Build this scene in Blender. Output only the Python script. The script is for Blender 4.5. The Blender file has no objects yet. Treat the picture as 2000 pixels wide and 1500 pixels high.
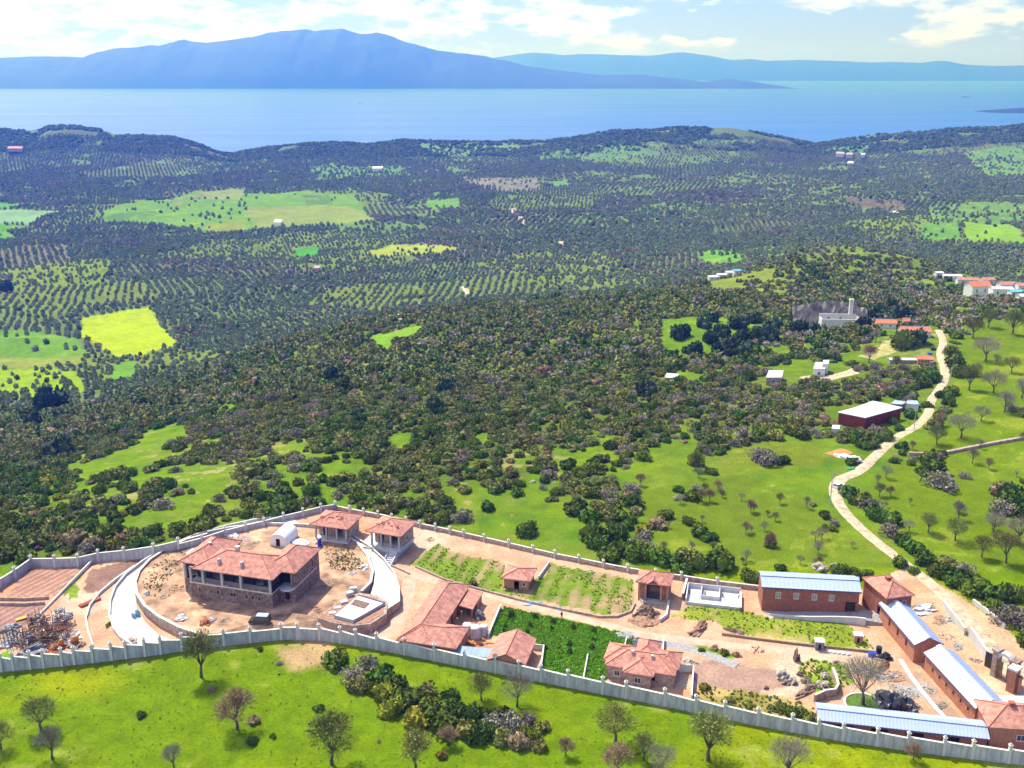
import bpy, math, random
import numpy as np
random.seed(7); RS = np.random.RandomState(7)
sc = bpy.context.scene
COL = sc.collection
# ------------------------------------------------------------------ camera, light, sky, exposure
HC, FPX = 115.0, 2000.0
PT = math.atan(610 / 2000.0)
CP, SP = math.cos(PT), math.sin(PT)
cam = bpy.data.cameras.new('camera'); cam.lens = 36; cam.sensor_width = 36
cam.clip_start = 1; cam.clip_end = 200000
co = bpy.data.objects.new('camera', cam); COL.objects.link(co)
co.location = (0, 0, HC); co.rotation_euler = (math.pi / 2 - PT, 0, 0)
sc.camera = co
SUN_AZ, SUN_EL = -35.0, 56.0            # degrees from +Y towards +X, above the horizon
sl = bpy.data.lights.new('sun', 'SUN'); sl.energy = 4.8; sl.angle = math.radians(0.5); sl.color = (1, 0.96, 0.90)
so = bpy.data.objects.new('sun', sl); COL.objects.link(so)
so.rotation_euler = (math.radians(90 - SUN_EL), 0, math.radians(180 - SUN_AZ))
wd = bpy.data.worlds.new('World'); sc.world = wd; wd.use_nodes = True
sc.view_settings.view_transform = 'Standard'; sc.view_settings.look = 'None'
sc.view_settings.gamma = 1; sc.view_settings.use_curve_mapping = False
sc.view_settings.exposure = 0.55
sc.cycles.volume_bounces = 0; sc.cycles.max_bounces = 5; sc.cycles.diffuse_bounces = 2
sc.cycles.glossy_bounces = 2; sc.cycles.transparent_max_bounces = 8


def world_nodes():
    nt = wd.node_tree; N = nt.nodes; Lk = nt.links; N.clear()
    out = N.new('ShaderNodeOutputWorld'); bg = N.new('ShaderNodeBackground'); bg.inputs[1].default_value = 0.125
    sky = N.new('ShaderNodeTexSky'); sky.sky_type = 'NISHITA'; sky.sun_disc = False
    sky.sun_elevation = math.radians(SUN_EL); sky.sun_rotation = math.radians(SUN_AZ)
    sky.altitude = 200; sky.air_density = 1.0; sky.dust_density = 0.6; sky.ozone_density = 2.0
    tc = N.new('ShaderNodeTexCoord')
    mp = N.new('ShaderNodeMapping'); mp.inputs['Scale'].default_value = (8.5, 8.5, 27); mp.inputs['Location'].default_value = (3.1, 0.4, 0.35)
    Lk.new(tc.outputs['Generated'], mp.inputs[0])
    ns = N.new('ShaderNodeTexNoise'); ns.inputs['Scale'].default_value = 1.15; ns.inputs['Detail'].default_value = 8
    ns.inputs['Roughness'].default_value = 0.6; Lk.new(mp.outputs[0], ns.inputs['Vector'])
    sx = N.new('ShaderNodeSeparateXYZ'); Lk.new(tc.outputs['Generated'], sx.inputs[0])
    # more cover to the left of the view, thinning to the right
    az = N.new('ShaderNodeMath'); az.operation = 'MULTIPLY'; az.inputs[1].default_value = -0.22; Lk.new(sx.outputs[0], az.inputs[0])
    ad = N.new('ShaderNodeMath'); ad.operation = 'ADD'; Lk.new(ns.outputs[0], ad.inputs[0]); Lk.new(az.outputs[0], ad.inputs[1])
    cr = N.new('ShaderNodeValToRGB'); cr.color_ramp.elements[0].position = 0.46; cr.color_ramp.elements[1].position = 0.55
    Lk.new(ad.outputs[0], cr.inputs[0])
    fe = N.new('ShaderNodeMapRange'); fe.inputs[1].default_value = 0.012; fe.inputs[2].default_value = 0.03
    Lk.new(sx.outputs[2], fe.inputs[0])
    mu = N.new('ShaderNodeMath'); mu.operation = 'MULTIPLY'; Lk.new(cr.outputs[0], mu.inputs[0]); Lk.new(fe.outputs[0], mu.inputs[1])
    n2 = N.new('ShaderNodeTexNoise'); n2.inputs['Scale'].default_value = 3.2; n2.inputs['Detail'].default_value = 4; Lk.new(mp.outputs[0], n2.inputs['Vector'])
    c2 = N.new('ShaderNodeValToRGB'); c2.color_ramp.elements[0].position = 0.35; c2.color_ramp.elements[0].color = (3.6, 4.5, 7.5, 1)
    c2.color_ramp.elements[1].position = 0.6; c2.color_ramp.elements[1].color = (9, 9.4, 10.4, 1); Lk.new(n2.outputs[0], c2.inputs[0])
    mx = N.new('ShaderNodeMix'); mx.data_type = 'RGBA'; Lk.new(mu.outputs[0], mx.inputs[0]); tn = N.new('ShaderNodeMix'); tn.data_type = 'RGBA'; tn.blend_type = 'MULTIPLY'; tn.inputs[0].default_value = 1; tn.inputs[7].default_value = (0.50, 0.58, 1.10, 1); Lk.new(sky.outputs[0], tn.inputs[6]); Lk.new(tn.outputs[2], mx.inputs[6]); Lk.new(c2.outputs[0], mx.inputs[7])
    Lk.new(mx.outputs[2], bg.inputs[0]); Lk.new(bg.outputs[0], out.inputs[0])


world_nodes()

# ------------------------------------------------------------------ materials
MATS = {}


def mat(name, col, rough=0.85, var=0.12, scale=0.6, bump=0.0, bscale=3.0, metal=0.0, inst=0.0, col2=None, spec=0.3, streak=0):
    """noise-varied surface colour in object space; inst = per-object random value spread"""
    if name in MATS: return MATS[name]
    m = bpy.data.materials.new(name); m.use_nodes = True; MATS[name] = m
    nt = m.node_tree; N = nt.nodes; Lk = nt.links
    b = N['Principled BSDF']; b.inputs['Roughness'].default_value = rough; b.inputs['Metallic'].default_value = metal
    b.inputs['Specular IOR Level'].default_value = spec
    tc = N.new('ShaderNodeTexCoord')
    ns = N.new('ShaderNodeTexNoise'); ns.inputs['Scale'].default_value = scale; ns.inputs['Detail'].default_value = 5
    ns.inputs['Roughness'].default_value = 0.65
    if streak:
        mp = N.new('ShaderNodeMapping'); mp.inputs['Scale'].default_value = (1, 1, .18); Lk.new(tc.outputs['Object'], mp.inputs[0]); Lk.new(mp.outputs[0], ns.inputs['Vector'])
    else: Lk.new(tc.outputs['Object'], ns.inputs['Vector'])
    c2 = col2 or tuple(min(1, c * (1 - 2.2 * var)) for c in col)
    c1 = tuple(min(1, c * (1 + 1.2 * var)) for c in col)
    cr = N.new('ShaderNodeValToRGB'); cr.color_ramp.elements[0].position = 0.33; cr.color_ramp.elements[1].position = 0.67
    cr.color_ramp.elements[0].color = (*c2, 1); cr.color_ramp.elements[1].color = (*c1, 1)
    Lk.new(ns.outputs[0], cr.inputs[0]); src = cr.outputs[0]
    if inst:
        oi = N.new('ShaderNodeObjectInfo'); mr = N.new('ShaderNodeMapRange')
        mr.inputs[3].default_value = 1 - inst; mr.inputs[4].default_value = 1 + inst; Lk.new(oi.outputs['Random'], mr.inputs[0])
        hs = N.new('ShaderNodeHueSaturation'); Lk.new(mr.outputs[0], hs.inputs['Value']); Lk.new(src, hs.inputs['Color'])
        m2 = N.new('ShaderNodeMath'); m2.operation = 'MULTIPLY'; m2.inputs[1].default_value = 7.77; Lk.new(oi.outputs['Random'], m2.inputs[0])
        fr = N.new('ShaderNodeMath'); fr.operation = 'FRACT'; Lk.new(m2.outputs[0], fr.inputs[0])
        m3 = N.new('ShaderNodeMapRange'); warm = col[0] > col[1]; m3.inputs[3].default_value = 0.5 - (0 if warm else 0.07) * min(1, inst * 2); m3.inputs[4].default_value = 0.5 + (0.10 if warm else 0.04) * min(1, inst * 2)
        Lk.new(fr.outputs[0], m3.inputs[0]); Lk.new(m3.outputs[0], hs.inputs['Hue'])
        src = hs.outputs[0]
    Lk.new(src, b.inputs['Base Color'])
    if bump:
        bn = N.new('ShaderNodeTexNoise'); bn.inputs['Scale'].default_value = bscale; bn.inputs['Detail'].default_value = 4
        Lk.new(tc.outputs['Object'], bn.inputs['Vector'])
        bp = N.new('ShaderNodeBump'); bp.inputs['Strength'].default_value = bump; bp.inputs['Distance'].default_value = 0.3
        Lk.new(bn.outputs[0], bp.inputs['Height']); Lk.new(bp.outputs[0], b.inputs['Normal'])
    return m


def leafmat(name, col, inst=0.25):
    return mat(name, col, rough=0.8, var=0.22, scale=0.9, inst=inst, spec=0.15)


M = dict(
    concrete=mat('wall_render', (0.44, 0.45, 0.46), var=0.17, scale=1.5, streak=1),
    cap=mat('cap_concrete', (0.62, 0.6, 0.57), var=0.06),
    white=mat('white_render', (0.55, 0.54, 0.55), var=0.08, scale=0.5),
    slab=mat('ramp_concrete', (0.53, 0.50, 0.47), var=0.09, scale=0.35),
    stone=mat('stone_wall', (0.27, 0.19, 0.16), var=0.3, scale=1.4, bump=0.5, bscale=2.5),
    stone2=mat('retaining_stone', (0.42, 0.31, 0.26), var=0.22, scale=1.2, bump=0.4, bscale=2.2),
    tile=mat('roof_tile', (0.50, 0.225, 0.17), var=0.2, scale=0.9, bump=0.35, bscale=2.4),
    ridge=mat('ridge_tile', (0.40, 0.15, 0.10), var=0.1),
    brick=mat('brick_wall', (0.33, 0.125, 0.08), var=0.14, scale=1.2),
    plaster=mat('orange_render', (0.46, 0.22, 0.14), var=0.12, scale=0.8),
    metal=mat('roof_sheet_metal', (0.40, 0.48, 0.70), rough=0.42, var=0.07, scale=0.4, spec=0.6),
    metaltrim=mat('dark_trim', (0.12, 0.09, 0.16), var=0.1),
    glass=mat('window_glass', (0.05, 0.055, 0.06), rough=0.15, var=0.1, spec=0.7),
    paleglass=mat('pale_window', (0.36, 0.38, 0.37), rough=0.4, var=0.1),
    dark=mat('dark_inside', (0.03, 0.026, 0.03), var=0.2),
    soil=mat('loose_soil', (0.36, 0.2, 0.13), var=0.25, scale=1.6, bump=0.6),
    brown=mat('dry_heap', (0.22, 0.14, 0.11), var=0.3, scale=2, bump=0.6),
    gravel=mat('grey_gravel', (0.34, 0.33, 0.34), var=0.2, scale=3, bump=0.4),
    rock=mat('pale_rock', (0.42, 0.36, 0.32), var=0.3, scale=1.1, bump=0.6, bscale=2, inst=0.2),
    wood=mat('weathered_wood', (0.30, 0.20, 0.12), var=0.2, scale=2),
    bark=mat('bark', (0.13, 0.10, 0.085), var=0.25, scale=3),
    blue=mat('blue_plastic', (0.02, 0.07, 0.55), rough=0.4, var=0.1),
    lightblue=mat('light_blue_sheet', (0.16, 0.42, 0.62), rough=0.4, var=0.12),
    black=mat('black_sheet', (0.03, 0.03, 0.045), rough=0.35, var=0.4, scale=1.5, bump=0.8, bscale=1.4, spec=0.8),
    paint_dark=mat('dark_paint', (0.02, 0.02, 0.025), rough=0.3, var=0.1, spec=0.6),
    paint_white=mat('white_paint', (0.7, 0.7, 0.7), rough=0.35, var=0.04, spec=0.5),
    paint_blue=mat('blue_paint', (0.05, 0.12, 0.3), rough=0.3, var=0.05, spec=0.5),
    redpaint=mat('dark_red_cladding', (0.20, 0.035, 0.03), rough=0.6, var=0.1),
    rust=mat('rusty_steel', (0.33, 0.12, 0.05), var=0.3, scale=2),
    orange=mat('orange_paint', (0.50, 0.17, 0.02), rough=0.5, var=0.15),
    yellow=mat('yellow_paint', (0.6, 0.38, 0.03), rough=0.5, var=0.12),
    grey=mat('grey_metal', (0.2, 0.2, 0.23), rough=0.5, var=0.2),
    skin=mat('skin', (0.4, 0.24, 0.17), var=0.05), cloth=mat('dark_clothes', (0.03, 0.035, 0.08), var=0.2),
    green=mat('green_net', (0.03, 0.3, 0.08), var=0.2),
)
LEAF = dict(
    maquis=leafmat('maquis_leaves', (0.092, 0.152, 0.014), 0.30),
    olive=leafmat('olive_leaves', (0.19, 0.21, 0.05), 0.26),
    grey=leafmat('bare_grey_twigs', (0.27, 0.225, 0.18), 0.25),
    pink=leafmat('bare_reddish_twigs', (0.30, 0.185, 0.12), 0.22),
    light=leafmat('pale_young_leaves', (0.22, 0.24, 0.05), 0.22),
    yellowish=leafmat('yellow_green_leaves', (0.24, 0.24, 0.018), 0.22),
    pine=leafmat('dark_pine_needles', (0.05, 0.088, 0.036), 0.25),
    grove=leafmat('grove_leaves', (0.22, 0.28, 0.12), 0.22),
    crop=leafmat('crop_leaves', (0.19, 0.42, 0.02), 0.2),
)


# ------------------------------------------------------------------ mesh helpers
class MB:
    def __init__(s): s.v = []; s.f = []
    def add(s, vs, fs):
        n = len(s.v); s.v += [tuple(v) for v in vs]; s.f += [tuple(i + n for i in f) for f in fs]
    def box(s, x0, x1, y0, y1, z0, z1):
        s.add([(x0, y0, z0), (x1, y0, z0), (x1, y1, z0), (x0, y1, z0), (x0, y0, z1), (x1, y0, z1), (x1, y1, z1), (x0, y1, z1)],
              [(0, 3, 2, 1), (4, 5, 6, 7), (0, 1, 5, 4), (1, 2, 6, 5), (2, 3, 7, 6), (3, 0, 4, 7)])
    def obox(s, cx, cy, z0, lx, ly, lz, a, tilt=0):
        c, n = math.cos(a), math.sin(a); vs = []
        for dz in (0, lz):
            for dx, dy in ((-1, -1), (1, -1), (1, 1), (-1, 1)):
                X = dx * lx / 2; Y = dy * ly / 2
                vs.append((cx + X * c - Y * n, cy + X * n + Y * c, z0 + dz + tilt * X))
        s.add(vs, [(0, 3, 2, 1), (4, 5, 6, 7), (0, 1, 5, 4), (1, 2, 6, 5), (2, 3, 7, 6), (3, 0, 4, 7)])
    def tube(s, p, q, r0, r1=None, n=6, cap=True):
        r1 = r0 if r1 is None else r1
        p = np.array(p, float); q = np.array(q, float); d = q - p; L = np.linalg.norm(d) or 1; d /= L
        a = np.cross(d, (0, 0, 1) if abs(d[2]) < .9 else (1, 0, 0)); a /= np.linalg.norm(a); b = np.cross(d, a)
        vs = []
        for c, r in ((p, r0), (q, r1)):
            for i in range(n):
                t = 2 * math.pi * i / n; vs.append(c + r * (math.cos(t) * a + math.sin(t) * b))
        fs = [(i, (i + 1) % n, n + (i + 1) % n, n + i) for i in range(n)]
        if cap: fs += [tuple(range(n))[::-1], tuple(range(n, 2 * n))]
        s.add(vs, fs)
    def poly(s, pts, z0, z1):
        n = len(pts)
        zt_ = z1 if hasattr(z1, '__len__') else [z1] * n
        s.add([(p[0], p[1], z0) for p in pts] + [(p[0], p[1], zt_[i]) for i, p in enumerate(pts)],
              [tuple(range(n))[::-1], tuple(range(n, 2 * n))] + [(i, (i + 1) % n, n + (i + 1) % n, n + i) for i in range(n)])
    def blob(s, c, r, seed, sub=2, rough=0.22, flat=1.0):
        vs, fs = ico(sub); rr = np.random.RandomState(seed); ph = rr.rand(4, 3) * 6
        k = rr.uniform(1.2, 3.2, (4, 3)) / 1.0
        d = np.ones(len(vs))
        for i in range(4): d += rough * 0.5 * np.sin(vs @ (k[i] * 1.7) + ph[i, 0])
        d += rough * 0.35 * rr.uniform(-1, 1, len(vs))
        v = vs * d[:, None] * np.array(r) + np.array(c)
        s.add(v, fs)


_ico = {}
def ico(sub):
    if sub in _ico: return _ico[sub]
    import bmesh
    bm = bmesh.new(); bmesh.ops.create_icosphere(bm, subdivisions=sub, radius=1)
    v = np.array([x.co[:] for x in bm.verts]); f = [tuple(q.index for q in x.verts) for x in bm.faces]; bm.free()
    _ico[sub] = (v, f); return _ico[sub]


def mesh(name, mb, m, smooth=False):
    me = bpy.data.meshes.new(name)
    if isinstance(mb, MB): v, f = mb.v, mb.f
    else: v, f = mb
    me.from_pydata([tuple(map(float, x)) for x in v], [], f); me.materials.append(m)
    if smooth:
        me.polygons.foreach_set('use_smooth', [True] * len(me.polygons))
    me.update(); return me


def link(name, me, parent=None):
    o = bpy.data.objects.new(name, me); COL.objects.link(o)
    if parent is not None: o.parent = parent
    return o


def obj(name, mb, m, parent=None, smooth=False, label=None):
    o = link(name, mesh(name, mb, m, smooth), parent)
    if label: o['label'] = label
    return o


def tag(o, label, cat, group=None, kind=None):
    if label: o['label'] = label
    if cat: o['category'] = cat
    if group: o['group'] = group
    if kind: o['kind'] = kind
    return o


def thing(name, label, cat, loc=(0, 0, 0), rz=0, group=None):
    o = bpy.data.objects.new(name, None); COL.objects.link(o); o.location = loc; o.rotation_euler = (0, 0, rz)
    o.empty_display_size = 0.3
    return tag(o, label, cat, group)


def dup(root, loc=None, rz=None, scale=None, label=None, group=None):
    r = root.copy(); COL.objects.link(r)
    if loc is not None: r.location = loc
    if rz is not None: r.rotation_euler = (0, 0, rz)
    if scale is not None: r.scale = scale
    if label: r['label'] = label
    if group: r['group'] = group
    for ch in list(root.children):
        c = ch.copy(); COL.objects.link(c); c.parent = r
        for g in ch.children:
            d = g.copy(); COL.objects.link(d); d.parent = c
    return r


# ------------------------------------------------------------------ terrain
SEA = -130.0
CX = np.array([-900, -300, 0, 300, 600, 800, 1000, 1200, 1400, 1600, 1800, 2000, 2400, 3000], float)
RY = np.array([60, 218, 245, 275, 300, 350, 400, 500, 600, 650, 700, 800, 950, 1200, 1600, 2100, 2450, 2900, 3150, 3600, 4500], float)
TZ = np.array([
 # -900 -300    0    300   600   800  1000  1200  1400  1600  1800  2000  2400  3000
 [0,    0,    0,    0,    0,    0,    0,    0,    0,    0,    0,    0,    0,    0],
 [0,    0,    0,    0,    0,    0,    0,    0,    0,    0,    0,    0,    0,    0],
 [-5,  -4,   -3,    0,    0,    0,    0,    0,    0,    0,    0,    0,    0,    0],
 [-10, -9,   -8,   -2,    0,    0,    0,    0,    0,    0,    0,    1,    2,    2],
 [-16, -15,  -13,  -6,   -2,   -1,    0,    0,    0,    0,    0,    2,    3,    3],
 [-28, -27,  -25,  -17,  -9,   -6,   -5,   -3,   -1,    0,    0,    3,    4,    4],
 [-40, -39,  -37,  -28,  -17,  -13,  -11,  -7,   -3,   -1,   -1,   3,    4,    4],
 [-62, -62,  -60,  -48,  -28,  -19,  -18,  -14,  -10,  -5,   -5,   -1,    0,    0],
 [-80, -80,  -79,  -65,  -36,  -22,  -24,  -20,  -14,  -7,  -10,  -9,    -8,   -8],
 [-86, -86,  -85,  -76,  -48,  -33,  -26,  -24,  -22,  -19, -18,  -18,   -17,  -17],
 [-91, -91,  -90,  -83,  -64,  -48,  -36,  -34,  -30,  -23, -25,  -29,   -27,  -27],
 [-97, -97,  -97,  -94,  -86,  -72,  -60,  -52,  -38,   -8, -17,  -48,   -46,  -46],
 [-100,-100, -100, -100, -98,  -92,  -88,  -82,  -72,  -52, -54,  -60,   -58,  -58],
 [-102,-102, -102, -101, -100, -98,  -96,  -92,  -84,  -78, -75,  -67,   -62,  -62],
 [-104,-104, -104, -103, -102, -100, -98,  -94,  -88,  -84, -80,  -74,   -66,  -66],
 [-105,-105, -105, -104, -103, -101, -99,  -96,  -92,  -90, -85,  -80,   -72,  -72],
 [-100,-100, -99,  -101, -102, -99,  -97,  -94,  -93,  -92, -86,  -78,   -72,  -72],
 [0,    0,    0,    0,    0,    0,    0,    0,    0,    0,    0,    0,    0,    0],      # ridge, filled below
 [-131,-131, -131, -131, -131, -131, -131, -131, -131, -131, -131, -131, -131, -131],
 [-150,-150, -150, -150, -150, -150, -150, -150, -150, -150, -150, -150, -150, -150],
 [-160,-160, -160, -160, -160, -160, -160, -160, -160, -160, -160, -160, -160, -160]], float)
RIDGE = np.array([(-900, 262), (-300, 258), (0, 250), (70, 248), (92, 242), (150, 241), (190, 247), (218, 258), (330, 266), (380, 279), (425, 297), (450, 298),
 (520, 285), (600, 277), (680, 278), (730, 283), (790, 273), (830, 275), (950, 275), (1040, 272), (1130, 264), (1200, 254), (1250, 249), (1330, 247), (1430, 248),
 (1480, 255), (1560, 271), (1600, 278), (1650, 270), (1780, 255), (1900, 247), (2000, 239), (2400, 230), (3000, 230)], float)
RD = 2900.0
NC, NR = 400, 500
gcx = np.linspace(-900, 3000, NC); gly = np.linspace(math.log(60), math.log(4500), NR)
tab = np.empty((NR, NC))
tt = np.array([np.interp(gcx, CX, TZ[i]) for i in range(len(RY))])
rp = np.interp(gcx, RIDGE[:, 0], RIDGE[:, 1])
rz_ = HC - np.tan(PT - np.arctan((750 - rp) / 2000)) * RD
tt[17] = rz_
for j in range(NC): tab[:, j] = np.interp(gly, np.log(RY), tt[:, j])
def smooth1(a, k, ax):
    pad = [(0, 0), (0, 0)]; pad[ax] = (k, k); b = np.pad(a, pad, 'edge'); c = np.cumsum(b, ax)
    s0 = [slice(None)] * 2; s1 = [slice(None)] * 2; s0[ax] = slice(2 * k, None); s1[ax] = slice(0, -2 * k)
    return (c[tuple(s0)] - c[tuple(s1)]) / (2 * k)
far = np.clip((gly - math.log(2300)) / 0.1, 0, 1)[:, None]
t2 = tab
for k in (6, 5, 4):
    t2 = smooth1(t2, k, 0); t2 = smooth1(t2, k, 1)
t3 = smooth1(tab, 2, 0)
near0 = tab == 0
tab = t2 * (1 - far) + t3 * far
for it in range(2):
    pass


def hsh(ix, iy, s):
    h = (ix.astype(np.int64) * 374761393 + iy.astype(np.int64) * 668265263 + s * 982451653) & 0x7fffffff
    h = ((h ^ (h >> 13)) * 1274126177) & 0x7fffffff
    return ((h ^ (h >> 16)) & 0xffff) / 65535.0


def vn(x, y, s=0):
    x = np.asarray(x, float); y = np.asarray(y, float)
    ix = np.floor(x); iy = np.floor(y); fx = x - ix; fy = y - iy
    fx = fx * fx * (3 - 2 * fx); fy = fy * fy * (3 - 2 * fy)
    a = hsh(ix, iy, s); b = hsh(ix + 1, iy, s); c = hsh(ix, iy + 1, s); d = hsh(ix + 1, iy + 1, s)
    return (a * (1 - fx) + b * fx) * (1 - fy) + (c * (1 - fx) + d * fx) * fy


def fbm(x, y, s=0, o=4):
    t = 0; a = 0.5; n = 0
    for i in range(o):
        t = t + a * vn(x * 2 ** i, y * 2 ** i, s + i * 7); n += a; a *= 0.5
    return t / n


def zt(x, y):
    x = np.asarray(x, float); y = np.maximum(np.asarray(y, float), 60)
    c = 1000 + 2000 * x / (y * CP + HC * SP)
    u = np.clip((c + 900) / 3900 * (NC - 1), 0, NC - 1.001); v = np.clip((np.log(y) - gly[0]) / (gly[-1] - gly[0]) * (NR - 1), 0, NR - 1.001)
    iu = u.astype(int); iv = v.astype(int); fu = u - iu; fv = v - iv
    z = (tab[iv, iu] * (1 - fu) + tab[iv, iu + 1] * fu) * (1 - fv) + (tab[iv + 1, iu] * (1 - fu) + tab[iv + 1, iu + 1] * fu) * fv
    # undulation beyond the estate
    w = np.clip((y - 330) / 200, 0, 1)
    z = z + w * (fbm(x / 90, y / 90, 3) - 0.5) * 15 + w * (fbm(x / 24, y / 24, 9, 3) - 0.5) * 2.2
    wf = np.clip((y - 2450) / 200, 0, 1) * np.clip((3100 - y) / 200, 0, 1)
    z = z + wf * (fbm(x / 60, y / 60, 21) - 0.5) * 7
    # levelled ground: the estate and the meadow before it
    # knoll behind the mansion
    e = ((x + 65) / 30) ** 2 + ((y - 240) / 19) ** 2
    t = np.clip((1.25 - e) / 0.45, 0, 1); z = z + 1.8 * t * t * (3 - 2 * t)
    return z


def ray(px, py):
    dx = (px - 1000) / FPX; dy = (750 - py) / FPX
    return np.array([dx, CP + dy * SP, -SP + dy * CP])


TS = np.concatenate([np.linspace(100, 400, 600), np.geomspace(400, 9000, 1500)[1:]])
def P(px, py):
    """ground point under a line of sight"""
    d = ray(px, py); t = TS
    zz = HC + d[2] * t - zt(d[0] * t, d[1] * t)
    k = np.argmax(zz < 0)
    if k == 0: k = len(t) - 1
    a, b = t[k - 1], t[k]
    for _ in range(18):
        m = (a + b) / 2
        if HC + d[2] * m - zt(d[0] * m, d[1] * m) > 0: a = m
        else: b = m
    q = d * a
    return (float(q[0]), float(q[1]), float(zt(q[0], q[1])))


def G(px, py, z=0.0):
    d = ray(px, py); t = (z - HC) / d[2]
    return (float(d[0] * t), float(d[1] * t), float(z))


def pix(x, y, z):
    d = y * CP - (z - HC) * SP; v = y * SP + (z - HC) * CP
    return 1000 + FPX * x / d, 750 - FPX * v / d


def inpoly(x, y, pts):
    c = np.zeros(np.shape(x), bool); n = len(pts); j = n - 1
    for i in range(n):
        xi, yi = pts[i][0], pts[i][1]; xj, yj = pts[j][0], pts[j][1]
        if yi != yj:
            c ^= ((yi > y) != (yj > y)) & (x < (xj - xi) * (y - yi) / (yj - yi) + xi)
        j = i
    return c


def W(pp): return [P(*p) for p in pp]


# outlines traced on the ground
ESTATE = W([(-260, 1338), (0, 1312), (100, 1303), (200, 1292), (350, 1272), (430, 1262), (550, 1248), (640, 1252), (760, 1272), (950, 1310), (1180, 1355), (1400, 1400), (1620, 1443), (1800, 1470), (2040, 1497),
 (2300, 1530), (2300, 1420), (2100, 1340), (1990, 1290), (1850, 1190), (1760, 1120), (1690, 1150), (1485, 1150), (1280, 1122), (1180, 1108), (1080, 1088), (990, 1064), (850, 1032), (760, 1012), (655, 992), (627, 996), (554, 1012), (480, 1028),
 (395, 1052), (300, 1080), (192, 1092), (62, 1102), (0, 1148), (-160, 1240)])
ROAD = [(2200, 1480, 62), (2120, 1425, 62), (2000, 1330, 58), (1930, 1262, 46), (1850, 1168, 34), (1760, 1095, 24), (1700, 1048, 22), (1650, 1000, 26), (1632, 965, 28), (1640, 938, 28), (1680, 918, 27), (1715, 885, 23), (1750, 855, 20), (1790, 832, 21),
        (1812, 808, 18), (1820, 780, 15), (1838, 755, 14), (1846, 735, 13), (1842, 712, 12), (1836, 690, 12), (1842, 668, 12), (1832, 645, 11)]
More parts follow.
